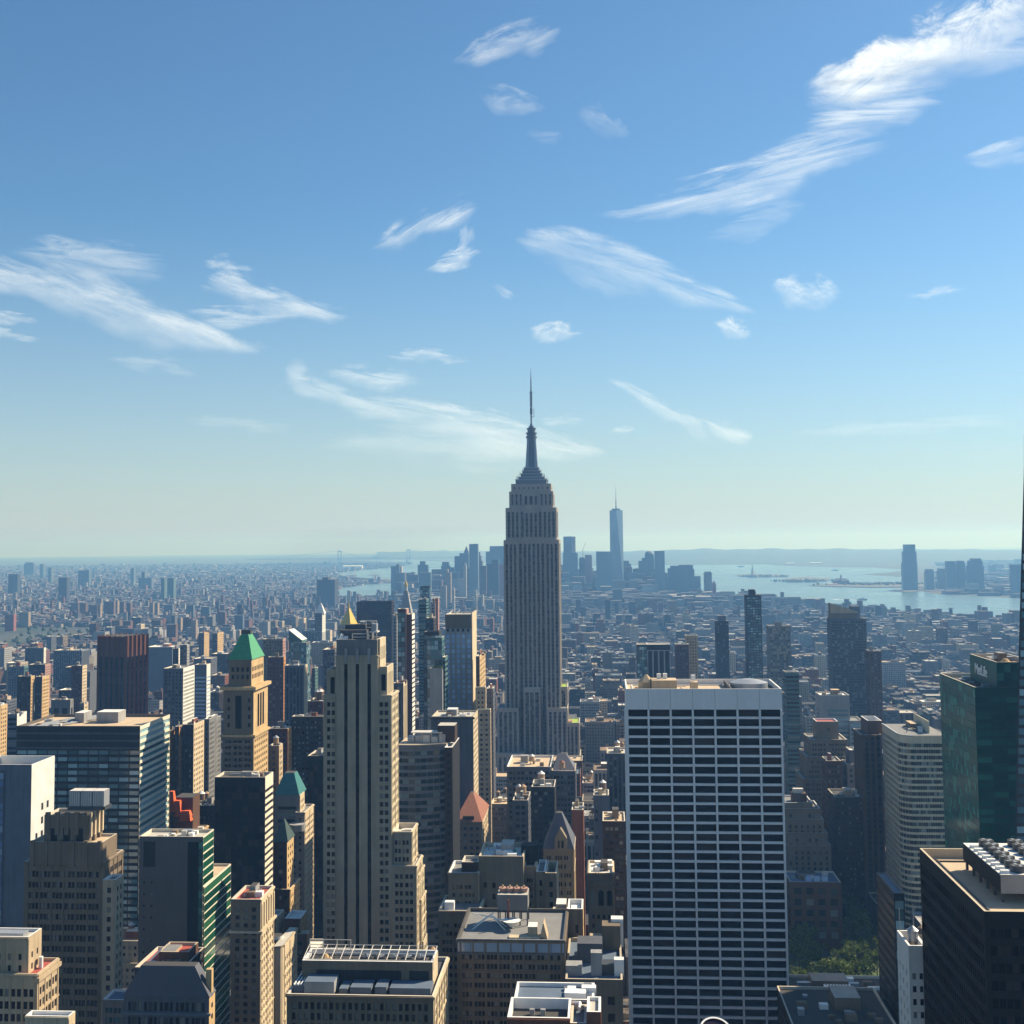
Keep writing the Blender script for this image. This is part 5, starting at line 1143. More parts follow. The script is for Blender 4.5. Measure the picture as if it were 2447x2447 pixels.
simple('loft_building', 'brown brick tower right of sloped crown tower', 1450, 2077, 2106, 1556, L=22, wall='brown', st=S_punch)
b = Bld('office_tower', 'black glass tower with white vertical ribs seen just over white gridded slab', 'the white ribbed black tower')
x0, x1, y0, y1, z = b.blk(1370, 1546, 1601, 1540, L=26, st=None, stE=None, wall=W['black'], roof=RM['pale'], cop=COPING['white'])
b.block(x0-11, x0-.1, y0+2, y0+26, 0, z+1, st=S_curt, wall=W['charcoal'], roof=RM['pale'])
facade(b, (x0, y0-.3), (1, 0), x1-x0, 0, z-5, ST(cols=[(.04, .22), (.28, .47), (.53, .72), (.78, .97)], iv=FULL, chan=(0, 1), fh=3.7, wh=.7, rec=.4, mt=1, sp=W['black'], glass=G['black']), W['lightgrey'], part='ribbed_front'); b.done()
simple('apartment_tower', 'dark red tower with orange topped neighbour behind white gridded slab', 1500, 1614, 1646, 1540, L=22, wall='plum', st=S_punch, extra=lambda b, x0, x1, y0, y1, z: b.block(x1+.3, x1+15, y0+60, y0+80, 0, z+7, st=S_punch, wall=W['buff']))
simple('loft_building', 'dark block cut off by white gridded slab, its front of tall piers', 900, 1450, 1500, 1800, L=26, wall='slatewall', st=S_strip, roof='pale', tank=1)
simple('loft_building', 'tall blank grey blue wall building among the lofts left of white gridded slab', 760, 1418, 1455, 1900, L=18, wall='bluegrey', st=ST(cols=[(.1, .25)], iv=FULL, fh=5, wh=.4, rec=.2), roof='pale', tank=1)
simple('loft_building', 'dark red brick tower left of three arched building', 700, 1366, 1394, 1935, L=20, wall='brick', st=ST(mt=500), roof='tar', tank=0)
simple('loft_building', 'dark brown loft against left edge of white gridded slab', 690, 1440, 1494, 1962, L=24, wall='darkbrown', st=S_pair, roof='tan', tank=0)
simple('loft_building', 'loft with two conical water tanks in front of broad tan flat roof', 760, 1225, 1262, 1912, L=26, wall='slatewall', st=S_pair, roof='tar', tank=2)
simple('loft_building', 'dark loft with open steel tank frame right of broad tan flat roof', 800, 1270, 1325, 1880, L=24, wall='charcoal', st=S_pair, roof='tar', tank=2)
simple('low_hall', 'low dark hall with white roof vents in bottom right street', 520, 1890, 2150, 2384, L=26, wall='charcoal', st=ST(bay=6, fh=5, wh=.4), roof='tar', cl=6, extra=lambda b, x0, x1, y0, y1, z: ([b.m('roof_vent').box(x0+15+k*1.25, x0+15.8+k*1.25, y0+8, y0+14, z, z+2.2, WHITEP) for k in range(9)], b.m('roof_duct').box(x0+5, x0+30, y0+15, y0+17, z, z+1.5, METAL), b.m('roof_duct').box(x0+33, x0+47, y0+12, y0+13, z, z+1.2, WHITEP)))
simple('low_hall', 'low dark brown block below white vented hall at bottom right', 470, 1893, 2146, 2452, L=40, wall='darkbrown', st=S_pair, roof='tar', cl=12)

b = Bld('skyscraper', 'very tall dark glass tower with slanting edge, cut off by the right edge', 'the slanted dark skyscraper')
D = 548; zt = 306.0
def ex(py): return XZ(np.interp(py, [1110, 1480, 1700, 2030, 2447], [2447, 2436.5, 2431, 2425.5, 2421]), py, D)
rows = [ex(p) for p in (1040, 1110, 1290, 1480, 1700, 2030, 2447)]
rows = [(x, z) for x, z in rows]+[(rows[-1][0]-.4, 0)]
SLD = wall_mat('wall_slant', (.05, .045, .05), rough=.4)
b.base = (rows[0][0]+22, D+25, 0); b.bb.append((rows[-1][0], rows[-1][0]+46, D, D+50, 0, rows[0][1])); FOOT.append(b.bb[-1][:4])
xr_ = rows[-1][0]+46
for (xa, za), (xb, zb_) in zip(rows, rows[1:]):
    b.m('wall').q((xb, D, zb_), (xr_, D, zb_), (xr_, D, za), (xa, D, za), mat=SLD)
    b.m('wall').q((xb+24, D+50, zb_), (xb, D, zb_), (xa, D, za), (xa+24, D+50, za), mat=SLD)
    b.m('wall').q((xr_, D, zb_), (xr_, D+50, zb_), (xr_, D+50, za), (xr_, D, za), mat=SLD); b.m('wall').q((xr_, D+50, zb_), (xb+24, D+50, zb_), (xa+24, D+50, za), (xr_, D+50, za), mat=SLD)
b.m('roof').q((rows[0][0], D, rows[0][1]), (xr_, D, rows[0][1]), (xr_, D+50, rows[0][1]), (rows[0][0]+24, D+50, rows[0][1]), mat=RM['grey'])
for f in range(68):
    z = 20+f*4.1; xa = float(np.interp(z, [r[1] for r in rows][::-1], [r[0] for r in rows][::-1]))+.8
    for j in range(4):
        a = xa+j*(xr_-xa-1)/4; c = xa+(j+1)*(xr_-xa-1)/4-.3
        b.wins.append(((a, D-.04, z), (c, D-.04, z), (c, D-.04, z+2.7), (a, D-.04, z+2.7), G['teal'], (0, -1)))
b.done()
# ================================================================== far towers downtown and across the river
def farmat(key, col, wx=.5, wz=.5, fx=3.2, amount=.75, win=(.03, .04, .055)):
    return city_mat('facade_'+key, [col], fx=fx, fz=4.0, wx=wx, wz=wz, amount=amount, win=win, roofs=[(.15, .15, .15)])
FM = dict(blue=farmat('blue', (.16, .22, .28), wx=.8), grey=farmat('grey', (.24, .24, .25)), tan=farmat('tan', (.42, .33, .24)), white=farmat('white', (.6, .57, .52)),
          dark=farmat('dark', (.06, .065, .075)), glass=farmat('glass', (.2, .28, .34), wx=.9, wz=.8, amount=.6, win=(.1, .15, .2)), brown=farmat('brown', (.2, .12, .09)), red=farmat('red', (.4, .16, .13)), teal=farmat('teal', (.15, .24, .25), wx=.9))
def fartower(label, D, tiers, mat, L=35, name='office_tower', top=None, cat='building'):
    """tiers: (xl, xr, ytop) from the top down; every lower one is a little deeper"""
    m = M(); base = None; bx = []
    for i, (xl, xr, yt) in enumerate(tiers):
        x0, za = XZ(xl, yt, D-i*.7); x1, zb = XZ(xr, yt, D-i*.7); z = (za+zb)/2; g = drop((x0+x1)/2, D)
        m.box(x0, x1, D-i*.7, D+L+i*.7, g-2, z, FM[mat]); bx.append((x0, x1, D-i*.7, D+L+i*.7, g, z))
    base = ((bx[0][0]+bx[0][1])/2, D, drop(bx[0][0], D))
    FOOT.extend([t[:4] for t in bx]); BLOCKS.extend(bx)
    o = m.build(name, None, base); tag(o, label, cat, 'towers of the far skyline')
    if top: top(o, base, bx)
    return o
def t_pyr(h, k=.1, mat=None):
    def f(o, base, bx):
        x0, x1, y0, y1, g, z = bx[0]; m = M(); cx, cy = (x0+x1)/2, (y0+y1)/2
        a = [(x0, y0), (x1, y0), (x1, y1), (x0, y1)]; m.loft(a, z, [(cx+(p[0]-cx)*k, cy+(p[1]-cy)*k) for p in a], z+h, mat or FM['grey']); m.build('pyramid_roof', o, base)
    return f
def t_box(f0, f1, h, mat='grey'):
    def f(o, base, bx):
        x0, x1, y0, y1, g, z = bx[0]; m = M(); w = x1-x0; m.box(x0+w*f0, x0+w*f1, y0+4, y1-4, z, z+h, FM[mat]); m.build('roof_bulkhead', o, base)
    return f
def t_dome(o, base, bx):
    x0, x1, y0, y1, g, z = bx[0]; m = M(); r = (x1-x0)/2; cx, cy = (x0+x1)/2, (y0+y1)/2
    for i in range(5):
        a, c = i*math.pi/10, (i+1)*math.pi/10; m.cyl(cx, cy, r*math.cos(a), max(.1, r*math.cos(c)), z+r*.8*math.sin(a), z+r*.8*math.sin(c), FM['teal'], 16)
    m.build('dome', o, base)
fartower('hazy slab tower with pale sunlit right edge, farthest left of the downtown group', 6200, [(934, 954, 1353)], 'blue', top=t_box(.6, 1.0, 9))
fartower('pale box standing for the sunlit right face of the hazy downtown slab', 6230, [(954.5, 960, 1353)], 'white')  # white box added for the sunlit side of the slab before it
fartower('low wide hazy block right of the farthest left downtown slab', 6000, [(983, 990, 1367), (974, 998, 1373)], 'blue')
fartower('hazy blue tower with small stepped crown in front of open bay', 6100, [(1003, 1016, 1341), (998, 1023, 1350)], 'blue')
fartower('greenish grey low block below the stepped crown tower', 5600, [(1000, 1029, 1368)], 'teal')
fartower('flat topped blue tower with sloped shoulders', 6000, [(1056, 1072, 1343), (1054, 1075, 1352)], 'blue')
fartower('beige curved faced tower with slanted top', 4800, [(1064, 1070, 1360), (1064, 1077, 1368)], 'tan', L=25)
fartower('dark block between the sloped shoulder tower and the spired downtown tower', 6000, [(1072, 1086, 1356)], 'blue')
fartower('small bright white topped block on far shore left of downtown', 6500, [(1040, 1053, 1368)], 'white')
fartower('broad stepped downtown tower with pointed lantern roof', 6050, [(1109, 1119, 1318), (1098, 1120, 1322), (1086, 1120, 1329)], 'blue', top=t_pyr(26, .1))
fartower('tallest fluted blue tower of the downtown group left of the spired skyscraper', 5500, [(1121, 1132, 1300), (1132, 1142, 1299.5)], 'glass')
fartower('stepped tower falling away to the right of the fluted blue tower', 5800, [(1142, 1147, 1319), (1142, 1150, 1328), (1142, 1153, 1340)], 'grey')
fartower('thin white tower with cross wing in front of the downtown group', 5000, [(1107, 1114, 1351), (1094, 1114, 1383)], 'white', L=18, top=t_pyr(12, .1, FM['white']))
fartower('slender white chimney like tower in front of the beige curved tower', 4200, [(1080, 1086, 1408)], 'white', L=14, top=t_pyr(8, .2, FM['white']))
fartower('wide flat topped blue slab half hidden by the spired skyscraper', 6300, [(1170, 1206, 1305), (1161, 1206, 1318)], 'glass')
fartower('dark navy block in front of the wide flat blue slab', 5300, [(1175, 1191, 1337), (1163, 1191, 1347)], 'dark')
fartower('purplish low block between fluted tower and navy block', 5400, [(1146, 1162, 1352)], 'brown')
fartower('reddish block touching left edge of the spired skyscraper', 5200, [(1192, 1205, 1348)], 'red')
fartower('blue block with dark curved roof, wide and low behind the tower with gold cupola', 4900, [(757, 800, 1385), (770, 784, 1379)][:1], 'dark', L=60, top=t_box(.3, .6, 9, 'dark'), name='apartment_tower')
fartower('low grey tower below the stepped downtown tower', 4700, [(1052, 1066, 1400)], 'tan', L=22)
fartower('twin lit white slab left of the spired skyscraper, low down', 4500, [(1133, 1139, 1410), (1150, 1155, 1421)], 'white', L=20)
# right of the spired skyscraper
fartower('tall glass tower with pale reflecting right face and lower shoulder just right of the spired skyscraper', 6000, [(1346, 1365.5, 1282), (1345, 1380.5, 1321)], 'glass', top=lambda o, base, bx: (lambda m: (m.box(bx[0][1]+.5, bx[0][1]+19, bx[0][2]+1, bx[0][3], bx[0][4], bx[0][5]-.5, FM['white']), m.build('reflection_face', o, base)))(M()))  # added white box carries the bright reflection of the right face
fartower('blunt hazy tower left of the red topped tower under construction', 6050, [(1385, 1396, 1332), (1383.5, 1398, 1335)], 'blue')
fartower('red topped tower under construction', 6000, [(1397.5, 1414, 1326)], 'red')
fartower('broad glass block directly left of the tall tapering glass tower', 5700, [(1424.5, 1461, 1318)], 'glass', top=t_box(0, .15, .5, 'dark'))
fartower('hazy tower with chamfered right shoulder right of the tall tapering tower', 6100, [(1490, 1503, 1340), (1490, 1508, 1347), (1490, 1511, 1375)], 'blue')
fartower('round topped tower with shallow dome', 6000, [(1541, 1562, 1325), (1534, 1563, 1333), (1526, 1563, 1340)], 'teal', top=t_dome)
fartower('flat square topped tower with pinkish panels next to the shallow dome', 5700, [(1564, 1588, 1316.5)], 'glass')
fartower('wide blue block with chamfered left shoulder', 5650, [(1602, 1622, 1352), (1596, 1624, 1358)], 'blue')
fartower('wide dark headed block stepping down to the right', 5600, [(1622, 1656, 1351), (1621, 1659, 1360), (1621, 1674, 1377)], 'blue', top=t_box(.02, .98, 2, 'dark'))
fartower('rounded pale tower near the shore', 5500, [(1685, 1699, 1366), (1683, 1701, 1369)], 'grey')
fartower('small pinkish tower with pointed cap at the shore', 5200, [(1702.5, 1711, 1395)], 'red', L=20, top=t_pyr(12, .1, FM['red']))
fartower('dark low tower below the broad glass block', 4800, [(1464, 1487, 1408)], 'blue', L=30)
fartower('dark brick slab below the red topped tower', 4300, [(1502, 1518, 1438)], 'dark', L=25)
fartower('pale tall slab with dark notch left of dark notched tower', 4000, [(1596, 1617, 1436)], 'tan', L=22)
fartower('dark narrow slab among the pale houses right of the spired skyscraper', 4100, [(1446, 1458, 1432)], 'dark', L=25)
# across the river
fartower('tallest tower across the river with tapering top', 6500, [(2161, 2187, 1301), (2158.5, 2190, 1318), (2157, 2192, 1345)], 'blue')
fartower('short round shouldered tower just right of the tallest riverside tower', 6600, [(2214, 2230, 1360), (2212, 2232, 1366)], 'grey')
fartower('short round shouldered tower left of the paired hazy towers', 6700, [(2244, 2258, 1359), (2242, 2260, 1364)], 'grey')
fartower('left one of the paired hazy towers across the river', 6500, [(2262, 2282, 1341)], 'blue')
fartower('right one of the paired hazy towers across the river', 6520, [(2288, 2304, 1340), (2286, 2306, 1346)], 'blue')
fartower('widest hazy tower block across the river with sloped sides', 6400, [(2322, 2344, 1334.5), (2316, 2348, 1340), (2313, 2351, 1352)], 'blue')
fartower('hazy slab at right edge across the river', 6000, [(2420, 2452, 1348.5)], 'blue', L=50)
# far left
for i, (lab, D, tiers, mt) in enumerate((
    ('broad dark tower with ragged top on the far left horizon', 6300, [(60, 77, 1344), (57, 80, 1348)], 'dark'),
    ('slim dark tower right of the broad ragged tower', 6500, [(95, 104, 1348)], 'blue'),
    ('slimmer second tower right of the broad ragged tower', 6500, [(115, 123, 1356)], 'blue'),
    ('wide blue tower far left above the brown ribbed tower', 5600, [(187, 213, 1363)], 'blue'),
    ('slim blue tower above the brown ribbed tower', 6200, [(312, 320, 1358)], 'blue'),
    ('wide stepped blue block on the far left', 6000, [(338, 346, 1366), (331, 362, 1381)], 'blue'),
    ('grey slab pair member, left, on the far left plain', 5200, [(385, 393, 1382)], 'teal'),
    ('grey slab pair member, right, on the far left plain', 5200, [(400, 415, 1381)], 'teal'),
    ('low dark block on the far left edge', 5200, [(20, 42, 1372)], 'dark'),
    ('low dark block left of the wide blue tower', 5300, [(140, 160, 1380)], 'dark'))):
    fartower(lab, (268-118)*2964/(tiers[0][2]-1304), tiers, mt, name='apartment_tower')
SLABS = [(12, 33, 1468, 3100, 'red'), (45, 68, 1463, 3000, 'tan'), (170, 187, 1440, 3500, 'brown'), (190, 205, 1441, 3520, 'brown'), (212, 232, 1446, 3450, 'brown'), (233, 240, 1443, 3430, 'tan'), (248, 272, 1437, 3500, 'brown'), (273, 281, 1436, 3480, 'tan'),
         (286, 296, 1438, 3500, 'brown'), (303, 312, 1440, 3550, 'brown'), (357, 366, 1440, 3500, 'tan'), (369, 377, 1441, 3500, 'tan'), (392, 412, 1445, 3700, 'blue'), (445, 462, 1446, 3600, 'blue'), (267, 286, 1482, 2900, 'brown'), (293, 312, 1484, 2900, 'brown'),
         (362, 384, 1482, 2850, 'brown'), (398, 420, 1492, 2800, 'brown'), (424, 432, 1476, 2850, 'tan'), (438, 452, 1475, 2870, 'brown'), (456, 468, 1482, 2800, 'tan'), (480, 500, 1450, 3300, 'blue'), (520, 538, 1462, 3200, 'brown'), (560, 580, 1470, 3100, 'blue')]
words = {'red': 'pinkish', 'tan': 'tan', 'brown': 'brown', 'blue': 'bluish'}
order = sorted(SLABS); nth = ['first', 'second', 'third', 'fourth', 'fifth', 'sixth', 'seventh', 'eighth', 'ninth', 'tenth', 'eleventh', 'twelfth', 'thirteenth']
cnt = {}
for s in order:
    k = words[s[4]]; cnt[k] = cnt.get(k, 0)+1
    o = fartower(f'{k} housing slab, {nth[cnt[k]-1]} {k} one from the left in the rows at middle left', (268-R.uniform(44, 56))*2964/(s[2]-1300+s[0]*.0095), [(s[0], s[1], s[2])], s[4], L=18, name='apartment_slab')
    o['group'] = 'housing slabs at middle left'

# tall tapering glass tower with mast
D = 5900; xc, zt = XZ(1472.3, 1219, D); g = drop(xc, D); h = 31.0; cy = D+h
m = M(); GT = plain_mat('tower_glass', (.16, .22, .3), rough=.12, noise=.05, scale=.02)
zb = g+50; m.box(xc-h, xc+h, D, D+2*h, g-2, zb, GT)
bc = [(xc-h, D), (xc+h, D), (xc+h, D+2*h), (xc-h, D+2*h)]; tc = [(xc, D), (xc+h, cy), (xc, D+2*h), (xc-h, cy)]
for k in range(4):
    m.q((*bc[k], zb), (*bc[(k+1) % 4], zb), (*tc[k], zt), mat=GT); m.q((*bc[(k+1) % 4], zb), (*tc[(k+1) % 4], zt), (*tc[k], zt), mat=GT)
m.q(*[(*p, zt) for p in tc], mat=GT)
base = (xc, cy, g); FOOT.append((xc-h, xc+h, D, D+2*h)); BLOCKS.append((xc-h, xc+h, D, D+2*h, 0, zt))
o = m.build('skyscraper', None, base); tag(o, 'tall tapering glass tower with triangular faces and slim mast, far downtown', 'building')
LANDMARKS.append((1472, 1300, D, 'the tapering glass tower'))
k = M(); k.cyl(xc, cy, 20, 20, zt, zt+6, DARKM, 24); k.cyl(xc, cy, 21, 21, zt+6, zt+8, METAL, 24); k.build('ring_platform', o, base)
k = M(); k.cyl(xc, cy, 3, 1.6, zt+8, XZ(1472, 1198, D)[1], DARKM, 8); k.cyl(xc, cy, 3.6, 3.6, XZ(1472, 1199, D)[1], XZ(1472, 1197, D)[1], DARKM, 8); k.cyl(xc, cy, 1.5, .3, XZ(1472, 1198, D)[1], XZ(1472, 1157, D)[1], DARKM, 8); k.build('mast', o, base)
# tower crane on the red topped tower
xcr, zcr = XZ(1393, 1330, 6005); k = M(); k.tube((xcr, 6005, zcr-80), (xcr, 6005, zcr+30), 1.2, DARKM, 4); k.tube((xcr-4, 6005, zcr+26), (XZ(1400, 1296, 6005)[0], 6005, XZ(1400, 1296, 6005)[1]), .9, DARKM, 4)
tag(k.build('tower_crane', None, (xcr, 6005, 0)), 'thin luffing crane jib rising above the red topped tower', 'crane')

# suspension bridge on the horizon
Dv = 17000
TW = plain_mat('bridge_steel', (.22, .26, .3))
def tw(px, yt, yb):
    m = M(); x0 = XZ(px-3.6, yt, Dv)[0]; x1 = XZ(px+3.6, yt, Dv)[0]; z1 = XZ(px, yt, Dv)[1]; g = drop(x0, Dv)
    for x in (x0, x1): m.box(x-5, x+5, Dv-8, Dv+8, g-2, z1, TW)
    m.box(x0, x1, Dv-7, Dv+7, z1-16, z1-1, TW); m.box(x0, x1, Dv-7, Dv+7, g+60, g+74, TW)
    return (x0+x1)/2, z1, m
xa, z1, m1 = tw(811.5, 1316, 1340); xb, z2, m2 = tw(976, 1313, 1338)
o = empty('suspension_bridge', ((xa+xb)/2, Dv, drop(xa, Dv)), 'distant suspension bridge with two tall towers on the horizon', 'bridge'); base = tuple(o.location)
m1.build('bridge_tower', o, base); m2.build('bridge_tower', o, base)
k = M(); g = drop(xa, Dv)+68; k.box(xa-1300, xb+1300, Dv-12, Dv+12, g, g+7, TW); k.build('deck', o, base)
k = M()
pv = None
for i in range(33):
    t = i/32; x = xa+(xb-xa)*t; z = g+8+(z1-g-8)*(2*t-1)**2
    if pv: k.tube(pv, (x, Dv, z), 2.2, TW, 4)
    pv = (x, Dv, z)
k.tube((xa, Dv, z1), (xa-1100, Dv, g), 2.2, TW, 4); k.tube((xb, Dv, z2), (xb+1100, Dv, g), 2.2, TW, 4); k.build('cable', o, base)

# harbour statue
Ds = 9000; sx, _ = ground_at(1796, 1379); sg = drop(sx, Ds)+5
o = empty('harbour_statue', (sx, Ds, sg), 'tiny statue with raised arm on a star shaped pedestal on a harbour island', 'statue'); base = tuple(o.location)
ST_ = plain_mat('verdigris', (.16, .27, .24)); k = M(); k.cyl(sx, Ds, 32, 32, sg, sg+12, W['grey'], 11); k.cyl(sx, Ds, 13, 8, sg+12, sg+46, W['limestone'], 4); k.build('pedestal', o, base)
k = M(); k.cyl(sx, Ds, 7, 4.5, sg+46, sg+62, ST_, 10); k.cyl(sx, Ds, 4.5, 2.5, sg+62, sg+76, ST_, 10); k.cyl(sx, Ds, 2.4, 1.6, sg+76, sg+83, ST_, 8); k.tube((sx-3, Ds, sg+73), (sx-6.5, Ds, sg+90), 1.3, ST_); k.cyl(sx-6.5, Ds, 1.5, .3, sg+89, sg+94, GOLD, 6); k.build('figure', o, base)

# ================================================================== ground, water, islands
GRM = city_mat('ground_mixed', [(.07, .07, .068)], amount=0)
def groundmat(name, a, bcol, sc):
    m, nt, bs = new_mat(name); geo = nd(nt, 'ShaderNodeNewGeometry'); n1 = nd(nt, 'ShaderNodeTexNoise'); n1.inputs['Scale'].default_value = sc; n1.inputs['Detail'].default_value = 8
    nt.links.new(geo.outputs['Position'], n1.inputs['Vector']); n2 = nd(nt, 'ShaderNodeTexVoronoi'); n2.inputs['Scale'].default_value = sc*9; nt.links.new(geo.outputs['Position'], n2.inputs['Vector'])
    cr = nd(nt, 'ShaderNodeValToRGB'); cr.color_ramp.elements[0].position = .35; cr.color_ramp.elements[1].position = .65; cr.color_ramp.elements[0].color = (*a, 1); cr.color_ramp.elements[1].color = (*bcol, 1)
    nt.links.new(n1.outputs[0], cr.inputs[0]); c = mixc(nt, .35, cr.outputs[0], n2.outputs['Color'], 'MULTIPLY'); nt.links.new(c, bs.inputs['Base Color']); bs.inputs['Roughness'].default_value = .95
    return m
LAND = groundmat('town_ground', (.03, .05, .028), (.085, .083, .085), .002)
ASPH = plain_mat('asphalt', (.045, .045, .048), rough=.9)
GRASS = groundmat('park_grass', (.05, .085, .02), (.08, .12, .03), .05)
HILL = groundmat('wooded_hill', (.03, .055, .025), (.055, .075, .04), .0015)
SAND = groundmat('shore_ground', (.09, .1, .06), (.16, .15, .12), .01)
rings = [0, 200, 600, 1200, 2000, 3000, 4500, 6500, 9000, 12000, 16000, 21000, 27000, 34000, 42000, 50000, 56000, 62000]
m = M(); n = 96
for r in rings:
    for k in range(n):
        a = 2*math.pi*k/n; m.v.append((r*math.cos(a), r*math.sin(a), -r*r/(2*REARTH)-.4))
for i in range(len(rings)-1):
    for k in range(n):
        j = (k+1) % n
        if i == 0: m.f.append((k, n+k, n+j)); m.m.append(LAND)
        else: m.f.append((i*n+k, (i+1)*n+k, (i+1)*n+j, i*n+j)); m.m.append(LAND)
tag(m.build('ground'), kind='structure')

def tri_sheet(name, poly, mat, zoff, step=900, label=None, kind='structure', px=True):
    """a level sheet with the outline of a shore, following the curve of the earth"""
    import bmesh
    pts = [ground_at(*p) for p in poly] if px else poly
    bm = bmesh.new(); vs = [bm.verts.new((x, y, 0)) for x, y in pts]
    f = bm.faces.new(vs); bmesh.ops.triangulate(bm, faces=[f])
    for _ in range(6):
        le = [e for e in bm.edges if e.calc_length() > step]
        if not le: break
        bmesh.ops.subdivide_edges(bm, edges=le, cuts=1); bmesh.ops.triangulate(bm, faces=bm.faces[:])
    for v in bm.verts: v.co.z = drop(v.co.x, v.co.y)+zoff
    bmesh.ops.recalc_face_normals(bm, faces=bm.faces[:])
    if sum(f.normal.z for f in bm.faces) < 0: bmesh.ops.reverse_faces(bm, faces=bm.faces[:])
    me = bpy.data.meshes.new(name); bm.to_mesh(me); bm.free(); me.materials.append(mat)
    o = bpy.data.objects.new(name, me); COL.objects.link(o); tag(o, label, kind=kind); return o
WT, nt, bs = new_mat('harbour_water')
bs.inputs['Base Color'].default_value = (.10, .17, .19, 1); bs.inputs['Roughness'].default_value = .28; bs.inputs['Specular IOR Level'].default_value = .5
geo = nd(nt, 'ShaderNodeNewGeometry'); n1 = nd(nt, 'ShaderNodeTexNoise'); n1.inputs['Scale'].default_value = .012; n1.inputs['Detail'].default_value = 6; nt.links.new(geo.outputs['Position'], n1.inputs['Vector'])
n2 = nd(nt, 'ShaderNodeTexNoise'); n2.inputs['Scale'].default_value = .0012; n2.inputs['Detail'].default_value = 3; nt.links.new(geo.outputs['Position'], n2.inputs['Vector'])
nt.links.new(mathn(nt, 'MULTIPLY_ADD', n2.outputs[0], .3, .14), bs.inputs['Roughness'])
bp = nd(nt, 'ShaderNodeBump'); bp.inputs['Strength'].default_value = .5; bp.inputs['Distance'].default_value = 6; nt.links.new(n1.outputs[0], bp.inputs['Height']); nt.links.new(bp.outputs[0], bs.inputs['Normal'])
SHORE = [(2447, 1494), (2300, 1479), (2100, 1463), (1900, 1449), (1715, 1430), (1600, 1425), (1480, 1412), (1300, 1414), (1100, 1420), (1000, 1426), (930, 1428), (800, 1430), (793, 1408), (860, 1398), (930, 1393), (830, 1382), (775, 1371), (870, 1362), (960, 1352), (990, 1345), (900, 1341), (830, 1338), (985, 1337),
         (1040, 1342), (1150, 1346), (1350, 1349), (1500, 1350), (1700, 1348), (1800, 1346.5), (1880, 1353), (2020, 1356), (2100, 1357), (2160, 1362), (2130, 1368), (2060, 1373), (2170, 1380), (2200, 1392), (2155, 1404), (2240, 1420), (2447, 1431), (2700, 1440), (2700, 1515)]
tri_sheet('water', SHORE, WT, .4)
tri_sheet('water', [(640, 1400), (700, 1394), (790, 1398), (785, 1404), (700, 1406)], WT, .45)
tri_sheet('island', [(1755, 1375.5), (1790, 1372.5), (1850, 1374), (1890, 1376), (1880, 1379), (1800, 1380), (1768, 1378)], SAND, 4)
tri_sheet('island', [(1858, 1388.5), (1880, 1383), (1930, 1379.5), (1985, 1383), (1980, 1389), (1900, 1391)], SAND, 4)
tri_sheet('island', [(1925, 1400), (2000, 1396), (2080, 1394), (2200, 1393), (2210, 1404), (2080, 1404.5), (2000, 1403)], SAND, 4)
tri_sheet('pier', [(793, 1390), (870, 1386), (935, 1384), (930, 1389), (860, 1393)], SAND, 3)
tri_sheet('pier', [(668, 1411), (770, 1402), (775, 1407), (690, 1418)], plain_mat('pale_concrete', (.6, .56, .48)), 6)
tri_sheet('pier', [(2120, 1412), (2160, 1408), (2205, 1414), (2170, 1416)], SAND, 3)
def hill(name, prof, D0, D1):
    """wooded ridge: prof = (column, row of its skyline)"""
    m = M(); nx = 120; ny = 10
    xs0 = [prof[0][0]+(prof[-1][0]-prof[0][0])*i/nx for i in range(nx+1)]
    for j in range(ny+1):
        D = D0+(D1-D0)*j/ny
        for i, px in enumerate(xs0):
            yt = np.interp(px, [p[0] for p in prof], [p[1] for p in prof])
            Dm = D0+(D1-D0)*.6
            X, Z = XZ(px, yt, Dm); g = drop(X, Dm)
            hgt = max(0, Z-g)*(1+.10*math.sin(i*.7)*math.sin(i*.23+1)); t = j/ny/.6
            hh = hgt*(math.sin(min(t, 1)*math.pi/2)**1.3 if t <= 1 else max(0, math.cos((t-1)*1.5*math.pi/2)))
            x = X/Dm*D; m.v.append((x, D, drop(x, D)+hh-.2+R.uniform(-.5, 2)*(0 < j < ny)))
    for j in range(ny):
        for i in range(nx): a = j*(nx+1)+i; m.f.append((a, a+1, a+nx+2, a+nx+1)); m.m.append(HILL)
    tag(m.build(name, smooth=True), kind='structure')
hill('hills', [(1180, 1322), (1350, 1320), (1480, 1320), (1530, 1317), (1600, 1313.5), (1700, 1312), (1800, 1312), (1950, 1311.5), (2100, 1312), (2250, 1313), (2600, 1315)], 13800, 24000)
hill('hills', [(900, 1319.5), (1050, 1316), (1250, 1316), (1450, 1317), (1560, 1319)], 21000, 33000)
# ================================================================== streets and the rest of the city
AVE = [(-1500, 26), (-1310, 30), (-1120, 30), (-930, 30), (-740, 30), (-585, 24), (-445, 40), (-300, 24), (-148, 30), (162, 30), (440, 30), (690, 30), (940, 30), (1190, 30), (1440, 30), (1700, 30)]
STR = [(49.6-k)*80 for k in range(52, -1, -1)]
LINE = plain_mat('road_paint', (.6, .58, .5))
m = M(); lm = M()
for x, w in AVE:
    xe = 4000
    m.q((x-w/2+4, 60, .1), (x+w/2-4, 60, .1), (x+w/2-4, xe, drop(x, xe)+.6), (x-w/2+4, xe, drop(x, xe)+.6), mat=ASPH)
    if -500 < x < 500:
        for k in (-1, 0, 1):
            for y in range(60, 1800, 12): lm.q((x+k*4-.1, y, .35), (x+k*4+.1, y, .35), (x+k*4+.1, y+4, .35), (x+k*4-.1, y+4, .35), mat=LINE)
